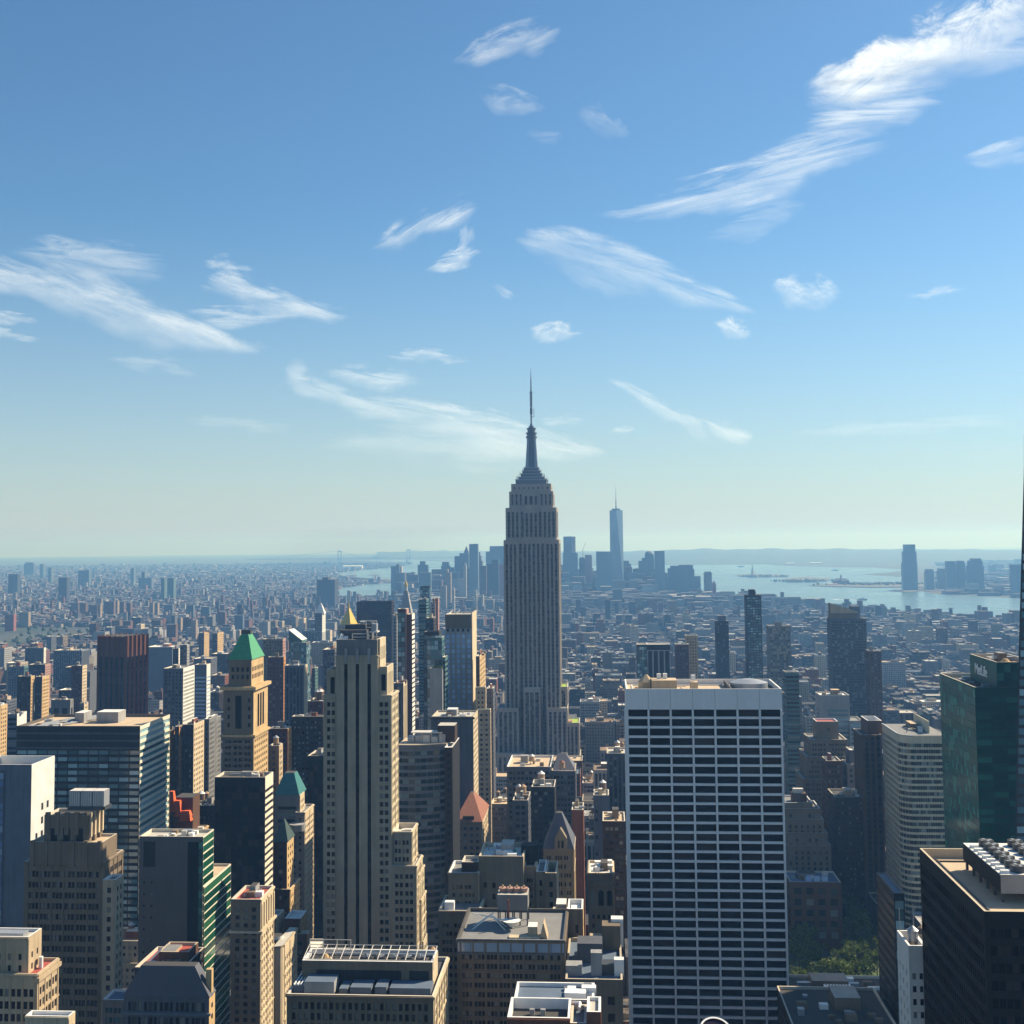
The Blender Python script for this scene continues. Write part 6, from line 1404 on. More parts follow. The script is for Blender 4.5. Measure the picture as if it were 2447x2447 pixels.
for y in STR:
    if 60 < y < 4000: m.q((-1500, y-5, .05+drop(800, y)*.0+.0), (1400, y-5, .05), (1400, y+5, .05), (-1500, y+5, .05), mat=ASPH)
tag(m.build('road'), kind='structure'); tag(lm.build('road_marking'), kind='structure')

SH = np.array([ground_at(*p) for p in SHORE])
def in_water(x, y):
    c = False; n = len(SH); j = n-1
    for i in range(n):
        if (SH[i][1] > y) != (SH[j][1] > y) and x < (SH[j][0]-SH[i][0])*(y-SH[i][1])/(SH[j][1]-SH[i][1])+SH[i][0]: c = not c
        j = i
    return c
FA = np.array(FOOT)
def blocked(x0, x1, y0, y1, e=1.0):
    return bool(np.any((FA[:, 0] < x1+e) & (FA[:, 1] > x0-e) & (FA[:, 2] < y1+e) & (FA[:, 3] > y0-e)))
PARK = (60, 178, 640, 830)        # the square with trees
F_COL = [('brick', 'red brick', W['brick']), ('brown', 'brown brick', W['brown']), ('tan', 'tan brick', W['tan']), ('taupe', 'dun stone', W['taupe']), ('grey', 'grey stone', W['grey']), ('lightgrey', 'pale grey', W['lightgrey']), ('cream', 'cream brick', W['cream']), ('slate', 'slate grey', W['slatewall']), ('darkbrown', 'dark brown', W['darkbrown']), ('limestone', 'limestone', W['limestone']), ('charcoal', 'charcoal', W['charcoal'])]
fills = []
def hfun(x, y):
    u = R.random()
    if y < 620: h = R.uniform(22, 48)
    elif y < 900: h = R.uniform(28, 62) if u < .8 else R.uniform(60, 88)
    elif y < 1500:
        h = R.uniform(22, 50) if u < .72 else R.uniform(50, 72)
        if x < -250 and u > .92: h = R.uniform(70, 105)
        if x > 380: h = R.uniform(14, 40) if u < .85 else R.uniform(40, 75)
    elif y < 2300:
        h = R.uniform(15, 42) if u < .82 else R.uniform(42, 68)
        if x < -450 and u > .93: h = R.uniform(60, 95)
        if x > 350: h = R.uniform(12, 26) if u < .9 else R.uniform(30, 65)
    else:
        h = R.uniform(9, 22) if u < .86 else R.uniform(22, 52)
    return h
for i in range(len(AVE)-1):
    ax0 = AVE[i][0]+AVE[i][1]/2; ax1 = AVE[i+1][0]-AVE[i+1][1]/2
    for y in STR:
        if y < 120 or y > 3950: continue
        for row in (0, 1):
            ry0 = y+8+row*32.5; x = ax0
            while x < ax1-6:
                wd = min(R.choice((9, 12, 15, 18, 22, 26, 32)) * (1.25 if y > 1500 else 1), ax1-x)
                if ax1-x-wd < 7: wd = ax1-x
                dp = R.uniform(23, 31.5); x0, x1 = x, x+wd-R.choice((0.05, .05, .4, 1.5)); y0 = ry0+(0 if row == 0 else 31.5-dp); y1 = y0+dp
                x += wd
                xm, ym = (x0+x1)/2, (y0+y1)/2
                p = project(xm, ym, 20)
                if p is None or p[0] < -260 or p[0] > PW+260: continue
                if blocked(x0, x1, y0, y1): continue
                if x1 > PARK[0] and x0 < PARK[1] and y1 > PARK[2] and y0 < PARK[3]: continue
                if in_water(xm, ym) or R.random() < .03: continue
                if 50 < xm < 200 and 540 < ym < 650: continue
                h = hfun(xm, ym)
                top = project(xm, y0, h)
                if y < 640 and top[1] < 2230 and abs(xm) < 320: h = R.uniform(15, 30)
                if 560 < y < 800 and -145 < xm < 10: h = min(h, 48)
                # the sun must reach the square
                if 120 < xm < 420 and 640 < y < 1000: h = min(h, 26)
                fills.append([x0, x1, y0, y1, h+drop(xm, ym)])
# rough picture of who hides whom
GRD = 306; SCL = GRD/PW
cov = np.zeros((GRD, GRD), bool)
def rect(bx):
    x0, x1, y0, y1, z0, z1 = bx
    ps = [project(a, c, z) for a in (x0, x1) for c in (y0, y1) for z in (z0, z1)]
    if any(p is None for p in ps): return None
    xs = [p[0]*SCL for p in ps]; ys = [p[1]*SCL for p in ps]
    return max(0, int(min(xs))), min(GRD, int(max(xs))+1), max(0, int(min(ys)+.5)), min(GRD, int(max(ys))+1)
items = [(t[2], None, t) for t in BLOCKS] + [(f[2], k, (f[0], f[1], f[2], f[3], 0, f[4])) for k, f in enumerate(fills)]
items.sort(key=lambda t: t[0])
vis = np.zeros(len(fills))
for d, k, bx in items:
    r = rect(bx)
    if r is None or r[0] >= r[1] or r[2] >= r[3]: continue
    sub = cov[r[2]:r[3], r[0]:r[1]]
    if k is not None: vis[k] = sub.size-sub.sum()
    sub[:] = True
N_IND = 185
rank = np.argsort(-vis)[:N_IND]
ind = set(int(i) for i in rank if vis[i] >= 2)

CITY = city_mat('city_walls', [(.22, .09, .06), (.3, .25, .19), (.14, .085, .065), (.24, .23, .22), (.42, .39, .36), (.1, .06, .05), (.24, .11, .09), (.18, .185, .2), (.32, .28, .23), (.5, .49, .48), (.08, .08, .09), (.15, .14, .16)])
stuff = M()
for k, f in enumerate(fills):
    if k in ind: continue
    x0, x1, y0, y1, z = f; g = drop(x0, y0)
    stuff.box(x0, x1, y0, y1, g-1, z, CITY)
    if y0 < 3200:
        for _ in range(R.choice((0, 1, 1, 2))):
            w = R.uniform(2.5, min(7, (x1-x0)*.6)); a = R.uniform(x0+.5, max(x0+.6, x1-w-.5)); c = R.uniform(y0+1, y1-6)
            stuff.box(a, a+w, c, c+R.uniform(2.5, 5), z, z+R.uniform(1.5, 5), CITY)
        if y0 < 2600 and R.random() < .4:
            a = R.uniform(x0+2.5, max(x0+2.6, x1-2.5)); c = R.uniform(y0+3, y1-3); stuff.cyl(a, c, 1.9, 1.8, z+2, z+5.6, WOOD, 7); stuff.cyl(a, c, 2.1, .1, z+5.6, z+7, WOODL, 7)
        if R.random() < .45:
            fx_ = R.uniform(.25, .6); stuff.box(x0+(x1-x0)*.2, x0+(x1-x0)*(.2+fx_), y0+3, y1-2, z-.5, z+R.uniform(2.5, 7), CITY)
# small uptown-downtown fabric farther out
def scatter(n, ymin, ymax, xlo, xhi, hf, smin, smax, cond=lambda x, y: True):
    c = 0
    while c < n:
        t = R.random(); y = ymin*(ymax/ymin)**t
        x = R.uniform(xlo(y), xhi(y)); c += 1
        if in_water(x, y) or not cond(x, y): continue
        h = hf(x, y); q = .55 if h > 25 and hf is not h_down else 1
        s1 = q*R.uniform(smin, smax)*(1+y/14000); s2 = q*R.uniform(smin, smax)*(1+y/14000)
        if blocked(x, x+s1, y, y+s2, 3): continue
        g = drop(x, y); stuff.box(x, x+s1, y, y+s2, g-1, g+h, CITY)
left = lambda y: -.53*y
def man_w(y): return float(np.interp(y, [3950, 4800, 5750, 6600, 7100], [1300, 930, 520, 380, 150]))
def h_low(x, y):
    u = R.random()
    return R.uniform(7, 19) if u < .92 else R.uniform(20, 38) if u < .985 else R.uniform(40, 64)
def h_down(x, y):
    t = max(0, min(1, (y-5450)/500)); u = R.random()
    if x > man_w(y)-170: return R.uniform(9, 24)
    return R.uniform(18, 50)+t*R.uniform(0, 100)*(u > .25)
scatter(7500, 3950, 5400, lambda y: -.30*y, lambda y: man_w(y)-30, h_low, 11, 26)
scatter(2300, 4700, 6900, lambda y: -.17*y, lambda y: man_w(y)-30, h_down, 24, 50)
h_flat = lambda x, y: R.uniform(6, 17) if R.random() < .975 else R.uniform(20, 44)
scatter(15000, 4000, 9000, left, lambda y: -.16*y, h_flat, 9, 24)
scatter(9000, 7000, 17000, left, lambda y: -.12*y, h_flat, 14, 40)
scatter(1800, 5600, 15000, lambda y: .26*y, lambda y: .6*y, lambda x, y: R.uniform(8, 26) if R.random() < .94 else R.uniform(30, 70), 24, 70)
o = tag(stuff.build('city_fabric'), 'dense mass of distant city houses and blocks reaching to the harbour', None, kind='stuff')

# the buildings of the fill that show largest, one by one
info = []
for k in sorted(ind, key=lambda i: fills[i][2]):
    x0, x1, y0, y1, z = fills[k]; ci = R.randrange(len(F_COL)); key, word, mat = F_COL[ci]
    h = z; size = 'low' if h < 32 else 'medium' if h < 60 else 'tall'
    tank = 1 if (R.random() < .5 and y0 < 1700 and x1-x0 > 9) else 0
    rn = R.choice(['tar', 'grey', 'pale', 'white', 'tan', 'brown', 'blue']); rw = dict(tar='black', grey='grey', pale='pale', white='white', tan='tan', brown='brown', blue='blue grey')[rn]
    desc = f'{size} {word} block, {rw} roof' + (' and tank' if tank else '')
    p = project((x0+x1)/2, y0, z); info.append([k, desc, p, y0, mat, rn, tank, x1-x0])
near_lm = {}
for it in info:
    p = it[2]
    best = min(LANDMARKS, key=lambda L: math.hypot(L[0]-p[0], (L[1]-p[1])*.8)+abs(L[2]-it[3])*.12)
    dx = p[0]-best[0]; rel = ('left of ' if dx < -14 else 'right of ' if dx > 14 else 'below ' if p[1] > best[1] else 'above ')+best[3]
    it.append(best); it.append(rel); near_lm.setdefault((it[1], rel), []).append(it)
lab = {}
ordn = ['', 'second ', 'third ', 'fourth ', 'fifth ', 'sixth ']
for (d, rel), lst in near_lm.items():
    lst.sort(key=lambda it: math.hypot(it[2][0]-it[8][0], it[2][1]-it[8][1]))
    for i, it in enumerate(lst): lab[it[0]] = (ordn[min(i, 5)]+d+', '+rel) if len(lst) == 1 or i else 'closest '+d+', '+rel
kinds_f = [ST(bay=3.0, iv=((.22, .7),), fh=3.5, wh=.5, rec=.25, mt=2), ST(bay=4.6, iv=PAIR, fh=3.6, wh=.5, rec=.25, mt=2.5), ST(bay=3.6, iv=((.1, .9),), fh=3.6, wh=.55, rec=.3, mt=2), ST(bay=3.2, iv=((.0, 1),), chan=(.2, .8), fh=3.7, wh=.6, rec=.4, mt=3, sp=W['charcoal'])]
for k, desc, p, yy, mat, rn, tank, wd, lm_, rel in info:
    x0, x1, y0, y1, z = fills[k]
    if len(lab[k].split()) > 16: lab[k] = lab[k].replace(' of the ', ' of ')
    b = Bld('city_building', lab[k], merge=True, group='blocks filling the streets between the named towers')
    st = R.choice(kinds_f) if y0 < 1700 else kinds_f[0]
    sb = R.random() < .3 and wd > 14 and z > 40
    zz = z*R.uniform(.72, .85) if sb else z
    r = b.block(x0, x1, y0, y1, 0, zz, st=st, wall=mat, roof=RM[rn], cop=R.choice([COPING['pale'], COPING['white'], COPING['tan'], COPING['dark']]), foot=False)
    if sb: r = b.block(x0+wd*.12, x1-wd*.12, y0+3, y1-2, zz-1, z, st=st, wall=mat, roof=RM[rn], cop=COPING['pale'], foot=False)
    clutter(b, r[0]+.8, r[1]-.8, r[2]+.8, r[3]-.8, r[4], n=R.randint(1, 4), tank=tank, big=R.random() < .75)
    b.done()

# ================================================================== trees
def leafmat(name, col):
    m, nt, bs = new_mat(name); r = rand_out(nt)
    cr = nd(nt, 'ShaderNodeValToRGB'); cr.color_ramp.elements[0].color = (*[c*.45 for c in col], 1); cr.color_ramp.elements[1].color = (*[c*1.35 for c in col], 1); nt.links.new(r, cr.inputs[0]); nt.links.new(cr.outputs[0], bs.inputs['Base Color']); bs.inputs['Roughness'].default_value = .7
    tr = nd(nt, 'ShaderNodeBsdfTranslucent'); nt.links.new(cr.outputs[0], tr.inputs[0]); mx = nd(nt, 'ShaderNodeMixShader'); mx.inputs[0].default_value = .22
    out = nt.nodes['Material Output']; nt.links.new(bs.outputs[0], mx.inputs[1]); nt.links.new(tr.outputs[0], mx.inputs[2]); nt.links.new(mx.outputs[0], out.inputs[0]); return m
LEAF = leafmat('plane_tree_leaf', (.11, .155, .016)); BARK = plain_mat('bark', (.12, .09, .06), rough=.9)
def crown(seed, h, r, n):
    rr = random.Random(seed); m = M()
    cl = [(rr.gauss(0, .4)*r, rr.gauss(0, .4)*r, h*(.62+rr.uniform(-.26, .3)), r*rr.uniform(.2, .42)) for _ in range(17)]
    for _ in range(n):
        c = rr.choice(cl); d = Vector((rr.gauss(0, 1), rr.gauss(0, 1), rr.gauss(0, .8))).normalized()*c[3]*rr.uniform(.6, 1.05)
        q = Vector(c[:3])+d; s = rr.uniform(.35, .75); u = Vector((rr.gauss(0, 1), rr.gauss(0, 1), rr.gauss(0, .6))).normalized(); v = u.orthogonal().normalized(); w = u.cross(v)
        m.q(tuple(q-v*s-w*s*.6), tuple(q+v*s-w*s*.7), tuple(q+v*s*.8+w*s), tuple(q-v*s*.7+w*s*.8), mat=LEAF)
    return m
def trunk(seed, h):
    rr = random.Random(seed); m = M(); m.cyl(0, 0, .45, .28, 0, h*.45, BARK, 7)
    for k in range(5): a = k*1.26+rr.random(); m.tube((0, 0, h*.36), (math.cos(a)*h*.2, math.sin(a)*h*.2, h*.66), .13, BARK, 5)
    return m
protos = []
for s in range(4):
    c = crown(s, 21, 7.6, 950).build('crown'); t = trunk(s, 21).build('trunk'); protos.append((c, t))
spots = []
px_row = [(1893, 2180), (1915, 2150), (1945, 2160), (1975, 2145), (2005, 2152), (2035, 2160), (1905, 2210), (1930, 2225), (1960, 2200), (1990, 2195), (2020, 2205), (2050, 2200), (1895, 2250), (1918, 2275), (1945, 2262), (2075, 2215), (2085, 2250), (1960, 2318), (1985, 2300), (2010, 2285), (2035, 2270), (2055, 2255), (1940, 2330), (2005, 2325), (2035, 2310), (1905, 2318), (2075, 2300), (2062, 2335), (1925, 2240), (2095, 2280)]
lit_words = {17, 18, 19, 20, 21, 22, 23, 24}
first = True
used_p = set()
px_row.sort(key=lambda p: p[1])
for i, (px, py) in enumerate(px_row):
    d = ray(px, py); t = (CAMZ-16)/-d.z; x, y = d.x*t, d.y*t
    c, tr = protos[i % 4]; s = R.uniform(.85, 1.15)
    root = empty('plane_tree', (x, y, 0), None, 'tree', 'trees of the small park')
    root.rotation_euler.z = R.uniform(0, 6.28); root.scale = (s, s, s)
    for src in (c, tr):
        if src.name not in used_p and src.parent is None: o = src; used_p.add(src.name)
        else: o = src.copy(); COL.objects.link(o)
        o.parent = root
    rows = 'back' if py < 2200 else 'middle' if py < 2265 else 'front'
    root['_r'] = rows; root['_x'] = px
rts = [o for o in bpy.data.objects if o.name.startswith('plane_tree')]
for rows in ('back', 'middle', 'front'):
    l = sorted([o for o in rts if o['_r'] == rows], key=lambda o: o['_x'])
    for i, o in enumerate(l): o['label'] = f'leafy park tree, {nth[min(i, 12)]} from the left in the {rows} row beside white gridded slab'
for o in rts: del o['_r']; del o['_x']
tri_sheet('lawn', [(62, 640), (176, 640), (176, 825), (62, 825)], GRASS, .5, px=False)
# green pockets among the distant houses
LEAFD = leafmat('distant_leaf', (.035, .065, .018))
wood = M()
def clump(x, y, g, s):
    n = 6; ring = []
    for j, (zz, rr) in enumerate(((0, .55), (.35, 1.0), (.7, .8), (1.0, .25))):
        ring.append([(x+rr*s*math.cos(2*math.pi*k/n+j*.5)*R.uniform(.7, 1.2), y+rr*s*math.sin(2*math.pi*k/n+j*.5)*R.uniform(.7, 1.2), g+2+zz*s*1.5*R.uniform(.85, 1.1)) for k in range(n)])
    i0 = len(wood.v)
    for r_ in ring: wood.v.extend(r_)
    for j in range(3):
        for k in range(n): q = (k+1) % n; wood.f.append((i0+j*n+k, i0+j*n+q, i0+(j+1)*n+q, i0+(j+1)*n+k)); wood.m.append(LEAFD)
    wood.f.append(tuple(i0+3*n+k for k in range(n))); wood.m.append(LEAFD)
for _ in range(5200):
    y = 1500*(5.2**R.random()); x = R.uniform(-.5*y, min(man_w(max(y, 3950)), .40*y) if y > 3000 else .42*y)
    if in_water(x, y) or blocked(x-3, x+3, y-3, y+3): continue
    clump(x, y, drop(x, y), R.uniform(4, 8))
for cx, cy, rx_, ry_, n in ((-1080, 2750, 200, 60, 260), (-620, 3250, 80, 60, 90), (250, 3300, 60, 50, 60), (-420, 1950, 50, 60, 60), (1150, 9050, 160, 40, 40), (1230, 7900, 170, 90, 90), (1560, 7300, 250, 90, 90)):
    for _ in range(n): x = cx+R.gauss(0, rx_/2); y = cy+R.gauss(0, ry_/2); clump(x, y, drop(x, y)+2, R.uniform(6, 10))
tag(wood.build('distant_trees'), 'tree canopies scattered between the distant houses', kind='stuff')

# ================================================================== boats
BOATH = plain_mat('boat_hull', (.12, .13, .16)); FOAM = plain_mat('wake_foam', (.8, .82, .82), rough=.9)
def boat(px, py, L, label, name='ferry_boat', wake=None):
    x, y = ground_at(px, py); g = drop(x, y)+.5
    o = empty(name, (x, y, g), label, 'boat'); base = (x, y, g)
    k = M(); k.loft([(x-L/2, y-L*.1), (x+L/2, y-L*.1), (x+L/2, y+L*.1), (x-L/2, y+L*.1)], g, [(x-L*.55, y-L*.12), (x+L*.5, y-L*.12), (x+L*.5, y+L*.12), (x-L*.55, y+L*.12)], g+L*.09, BOATH); k.build('hull', o, base)
    k = M(); k.box(x-L*.3, x+L*.4, y-L*.09, y+L*.09, g+L*.09, g+L*.17, WHITEP); k.box(x-L*.2, x+L*.2, y-L*.07, y+L*.07, g+L*.17, g+L*.23, WHITEP); k.build('cabin', o, base)
    k = M(); k.cyl(x+L*.1, y, L*.03, L*.03, g+L*.23, g+L*.32, BOATH, 8); k.build('funnel', o, base)
boat(2060, 1434, 42, 'dark ferry with white cabin ahead of a foam trail on the river')
boat(1995, 1364, 60, 'small cargo ship on the far bay near the wooded hills', name='cargo_ship')
boat(1770, 1355, 70, 'tiny low ship left of the harbour statue', name='cargo_ship')
boat(1716, 1425, 30, 'pale boat close to the downtown shore tower', name='ferry_boat')
k = M()
for a, c in (((2052, 1434.5), (1990, 1432.6)), ((2040, 1446), (1845, 1441.5)), ((1790, 1428), (1735, 1424))):
    p = ground_at(*a); q = ground_at(*c); dx, dy = q[0]-p[0], q[1]-p[1]; L = math.hypot(dx, dy); nx_, ny_ = -dy/L, dx/L
    for i in range(24):
        t0, t1 = i/24, (i+1)/24; w0, w1 = 4+7*t0+R.uniform(-2, 2), 4+7*t1
        if R.random() < .2: continue
        P0 = (p[0]+dx*t0, p[1]+dy*t0); P1 = (p[0]+dx*t1, p[1]+dy*t1)
        k.q((P0[0]-nx_*w0, P0[1]-ny_*w0, drop(*P0)+.7), (P1[0]-nx_*w1, P1[1]-ny_*w1, drop(*P1)+.7), (P1[0]+nx_*w1, P1[1]+ny_*w1, drop(*P1)+.7), (P0[0]+nx_*w0, P0[1]+ny_*w0, drop(*P0)+.7), mat=FOAM)
tag(k.build('wake_foam'), 'thin white wakes on the river', kind='stuff')
# harbour sheds and terminal with spire
for i, (px, py, wpx, hpx, mt, lab_) in enumerate(((842, 1360, 46, 7, WHITEP, 'long cream warehouse on the far left shore'), (1888, 1349, 20, 3, WHITEP, 'white tank shed below the wooded hills, left one'), (1950, 1348, 26, 3, WHITEP, 'white tank shed below the wooded hills, right one'), (1990, 1399, 24, 3, W['pink'], 'low pink hall on the river spit'))):
    x, y = ground_at(px, py); s = math.hypot(x, y)/FPX; g = drop(x, y)
    k = M(); k.box(x-wpx*s/2, x+wpx*s/2, y, y+60, g, g+hpx*s, mt); k.loft([(x-wpx*s/2, y), (x+wpx*s/2, y), (x+wpx*s/2, y+60), (x-wpx*s/2, y+60)], g+hpx*s, [(x-wpx*s/2, y+29), (x+wpx*s/2, y+29), (x+wpx*s/2, y+31), (x-wpx*s/2, y+31)], g+hpx*s*1.3, mt)
    tag(k.build('warehouse', None, (x, y, g)), lab_, 'warehouse')
x, y = ground_at(2011, 1398); g = drop(x, y)+3; k = M(); k.box(x-45, x+45, y, y+40, g, g+22, W['brick']); k.loft([(x-45, y), (x+45, y), (x+45, y+40), (x-45, y+40)], g+22, [(x-28, y+18), (x+28, y+18), (x+28, y+22), (x-28, y+22)], g+36, SLATE); k.cyl(x, y+10, 5, 5, g+22, g+46, W['brick'], 6); k.cyl(x, y+10, 6, .3, g+46, g+62, SLATE, 6)
tag(k.build('ferry_terminal', None, (x, y, g)), 'dark old ferry terminal with pointed clock spire on the river spit', 'terminal')
RC = plain_mat('crane_red', (.35, .08, .06))
for i, (px, lab_) in enumerate(((838, 'left harbour crane'), (846, 'second harbour crane from left'), (893, 'third harbour crane from left'), (900, 'rightmost harbour crane'))):
    x, y = ground_at(px, 1387); g = drop(x, y); k = M()
    for a, c in ((-8, 0), (8, 0), (-8, 14), (8, 14)): k.box(x+a-1.2, x+a+1.2, y+c-1.2, y+c+1.2, g, g+36, RC)
    k.box(x-40, x+22, y+5, y+9, g+36, g+39, RC); k.tube((x+8, y+7, g+36), (x, y+7, g+58), 1.2, RC, 4); k.tube((x, y+7, g+58), (x-38, y+7, g+39), .8, RC, 4)
    tag(k.build('harbour_crane', None, (x, y, g)), f'{lab_} among four red cranes on the far pier', 'crane', 'cranes on the far pier')
# ================================================================== near the camera: the terrace edge
# a round floodlight on the ledge below,
d = ray(1710, 2466); t = 6.0/d.y; lx, ly, lz = d.x*t, 6.0, CAMZ+d.z*t
ledge = M(); ledge.box(-14, 14, 4.4, 7.2, CAMZ-4.4, CAMZ-3.0, W['limestone']); tag(ledge.build('terrace_ledge', None, (0, 5.8, CAMZ-4.4)), kind='structure')
o = empty('floodlight', (lx, ly, CAMZ-3.0), 'round floodlight with bright white rim at bottom edge', 'floodlight'); base = (lx, ly, CAMZ-3.0)
def disc(m, c, nrm, r0, r1, a, bb, mat, n=32, cap=True):
    nrm = Vector(nrm).normalized(); u = nrm.orthogonal().normalized(); v = nrm.cross(u); c = Vector(c); i = len(m.v)
    for off, r in ((a, r0), (bb, r1)):
        for k in range(n):
            q = 2*math.pi*k/n; m.v.append(tuple(c+nrm*off+u*(r*math.cos(q))+v*(r*math.sin(q))))
    for k in range(n):
        j = (k+1) % n; m.f.append((i+k, i+j, i+n+j, i+n+k)); m.m.append(mat)
    if cap: m.f += [tuple(i+k for k in reversed(range(n))), tuple(i+n+k for k in range(n))]; m.m += [mat, mat]
nrm = (.08, -.5, .86)
k = M(); disc(k, (lx, ly, lz), nrm, .05, .074, -.09, .0, DARKM); k.build('housing', o, base, smooth=False)
k = M(); disc(k, (lx, ly, lz), nrm, .0745, .0745, -.004, .010, WHITEP, cap=False)
nv = Vector(nrm).normalized(); u = nv.orthogonal().normalized(); v = nv.cross(u); c = Vector((lx, ly, lz))+nv*.011; n = 48; i0 = len(k.v)
for r in (.0655, .0745):
    for q in range(n): a = 2*math.pi*q/n; k.v.append(tuple(c+u*(r*math.cos(a))+v*(r*math.sin(a))))
for q in range(n): j = (q+1) % n; k.f.append((i0+q, i0+j, i0+n+j, i0+n+q)); k.m.append(WHITEP)
k.build('rim', o, base)
k = M(); disc(k, (lx, ly, lz), nrm, .0652, .0652, -.006, .004, plain_mat('lamp_glass', (.03, .025, .04), rough=.15, noise=.6, scale=30), cap=True); k.build('lens', o, base)
k = M(); k.tube((lx, ly+.06, lz-.05), (lx, ly+.06, CAMZ-3.0), .02, DARKM, 8); k.box(lx-.06, lx+.06, ly, ly+.12, CAMZ-3.0, CAMZ-2.98, DARKM); k.build('stand', o, base)
# ================================================================== cirrus clouds: thin ice sheets high above the harbour
def cloud_mat(name, seed, sx, sy, lo, hi, dens, detail=8, dist=.6, soft=.5):
    m = bpy.data.materials.new(name); m.use_nodes = True; nt = m.node_tree
    for nn in list(nt.nodes): nt.nodes.remove(nn)
    out = nd(nt, 'ShaderNodeOutputMaterial'); uv = nd(nt, 'ShaderNodeUVMap', uv_map='flow'); ed = nd(nt, 'ShaderNodeUVMap', uv_map='edge')
    mp0 = nd(nt, 'ShaderNodeMapping'); mp0.inputs['Scale'].default_value = (.55, 1.1, 1); mp0.inputs['Location'].default_value = (seed*5.1, seed*2.7, seed); nt.links.new(uv.outputs[0], mp0.inputs[0])
    mp = nd(nt, 'ShaderNodeMapping'); mp.inputs['Scale'].default_value = (sx, sy, 1); mp.inputs['Location'].default_value = (seed*7.3, seed*3.1, seed); nt.links.new(uv.outputs[0], mp.inputs[0])
    # slow warp so that the rims fray instead of following the outline
    nw = nd(nt, 'ShaderNodeTexNoise'); nw.inputs['Scale'].default_value = 1.1; nw.inputs['Detail'].default_value = 3; nt.links.new(mp0.outputs[0], nw.inputs[0])
    n1 = nd(nt, 'ShaderNodeTexNoise'); n1.inputs['Scale'].default_value = 1; n1.inputs['Detail'].default_value = detail; n1.inputs['Roughness'].default_value = .7; n1.inputs['Distortion'].default_value = dist; nt.links.new(mp.outputs[0], n1.inputs[0])
    sp = nd(nt, 'ShaderNodeSeparateXYZ'); nt.links.new(ed.outputs[0], sp.inputs[0])
    vv = mathn(nt, 'MULTIPLY', mathn(nt, 'SUBTRACT', sp.outputs[1], .5), 2.0)
    c1 = mathn(nt, 'SUBTRACT', n1.outputs[0], .5); c2 = mathn(nt, 'SUBTRACT', nw.outputs[0], .5)
    vw = mathn(nt, 'ADD', mathn(nt, 'MULTIPLY', vv, 1.35), mathn(nt, 'ADD', mathn(nt, 'MULTIPLY', c2, 3.0), mathn(nt, 'MULTIPLY', c1, 2.2)))
    e = mathn(nt, 'SUBTRACT', mathn(nt, 'SUBTRACT', 1.0, mathn(nt, 'MULTIPLY', vw, vw)), mathn(nt, 'MULTIPLY', mathn(nt, 'SUBTRACT', 1.0, sp.outputs[0]), 1.1))
    v = mathn(nt, 'ADD', e, mathn(nt, 'MULTIPLY', c1, 4.6))
    mr = nd(nt, 'ShaderNodeMapRange', interpolation_type='SMOOTHSTEP'); mr.inputs['From Min'].default_value = lo; mr.inputs['From Max'].default_value = hi; mr.inputs['To Max'].default_value = dens; nt.links.new(v, mr.inputs[0])
    e2 = nd(nt, 'ShaderNodeMapRange', interpolation_type='SMOOTHSTEP'); e2.inputs['From Max'].default_value = .5; nt.links.new(mathn(nt, 'SUBTRACT', 1.0, mathn(nt, 'MULTIPLY', vv, vv)), e2.inputs[0])
    e3 = nd(nt, 'ShaderNodeMapRange', interpolation_type='SMOOTHSTEP'); e3.inputs['From Max'].default_value = .35; nt.links.new(sp.outputs[0], e3.inputs[0])
    al = mathn(nt, 'MULTIPLY', mathn(nt, 'MULTIPLY', mr.outputs[0], e2.outputs[0]), e3.outputs[0])
    tr = nd(nt, 'ShaderNodeBsdfTransparent'); tl = nd(nt, 'ShaderNodeBsdfTranslucent'); tl.inputs[0].default_value = (.86, .94, 1.0, 1); df = nd(nt, 'ShaderNodeBsdfDiffuse'); df.inputs[0].default_value = (.82, .9, .97, 1)
    ad = nd(nt, 'ShaderNodeMixShader'); ad.inputs[0].default_value = .25; nt.links.new(tl.outputs[0], ad.inputs[1]); nt.links.new(df.outputs[0], ad.inputs[2])
    mx = nd(nt, 'ShaderNodeMixShader'); nt.links.new(al, mx.inputs[0]); nt.links.new(tr.outputs[0], mx.inputs[1]); nt.links.new(ad.outputs[0], mx.inputs[2]); nt.links.new(mx.outputs[0], out.inputs[0])
    return m
CLH = 8500.0
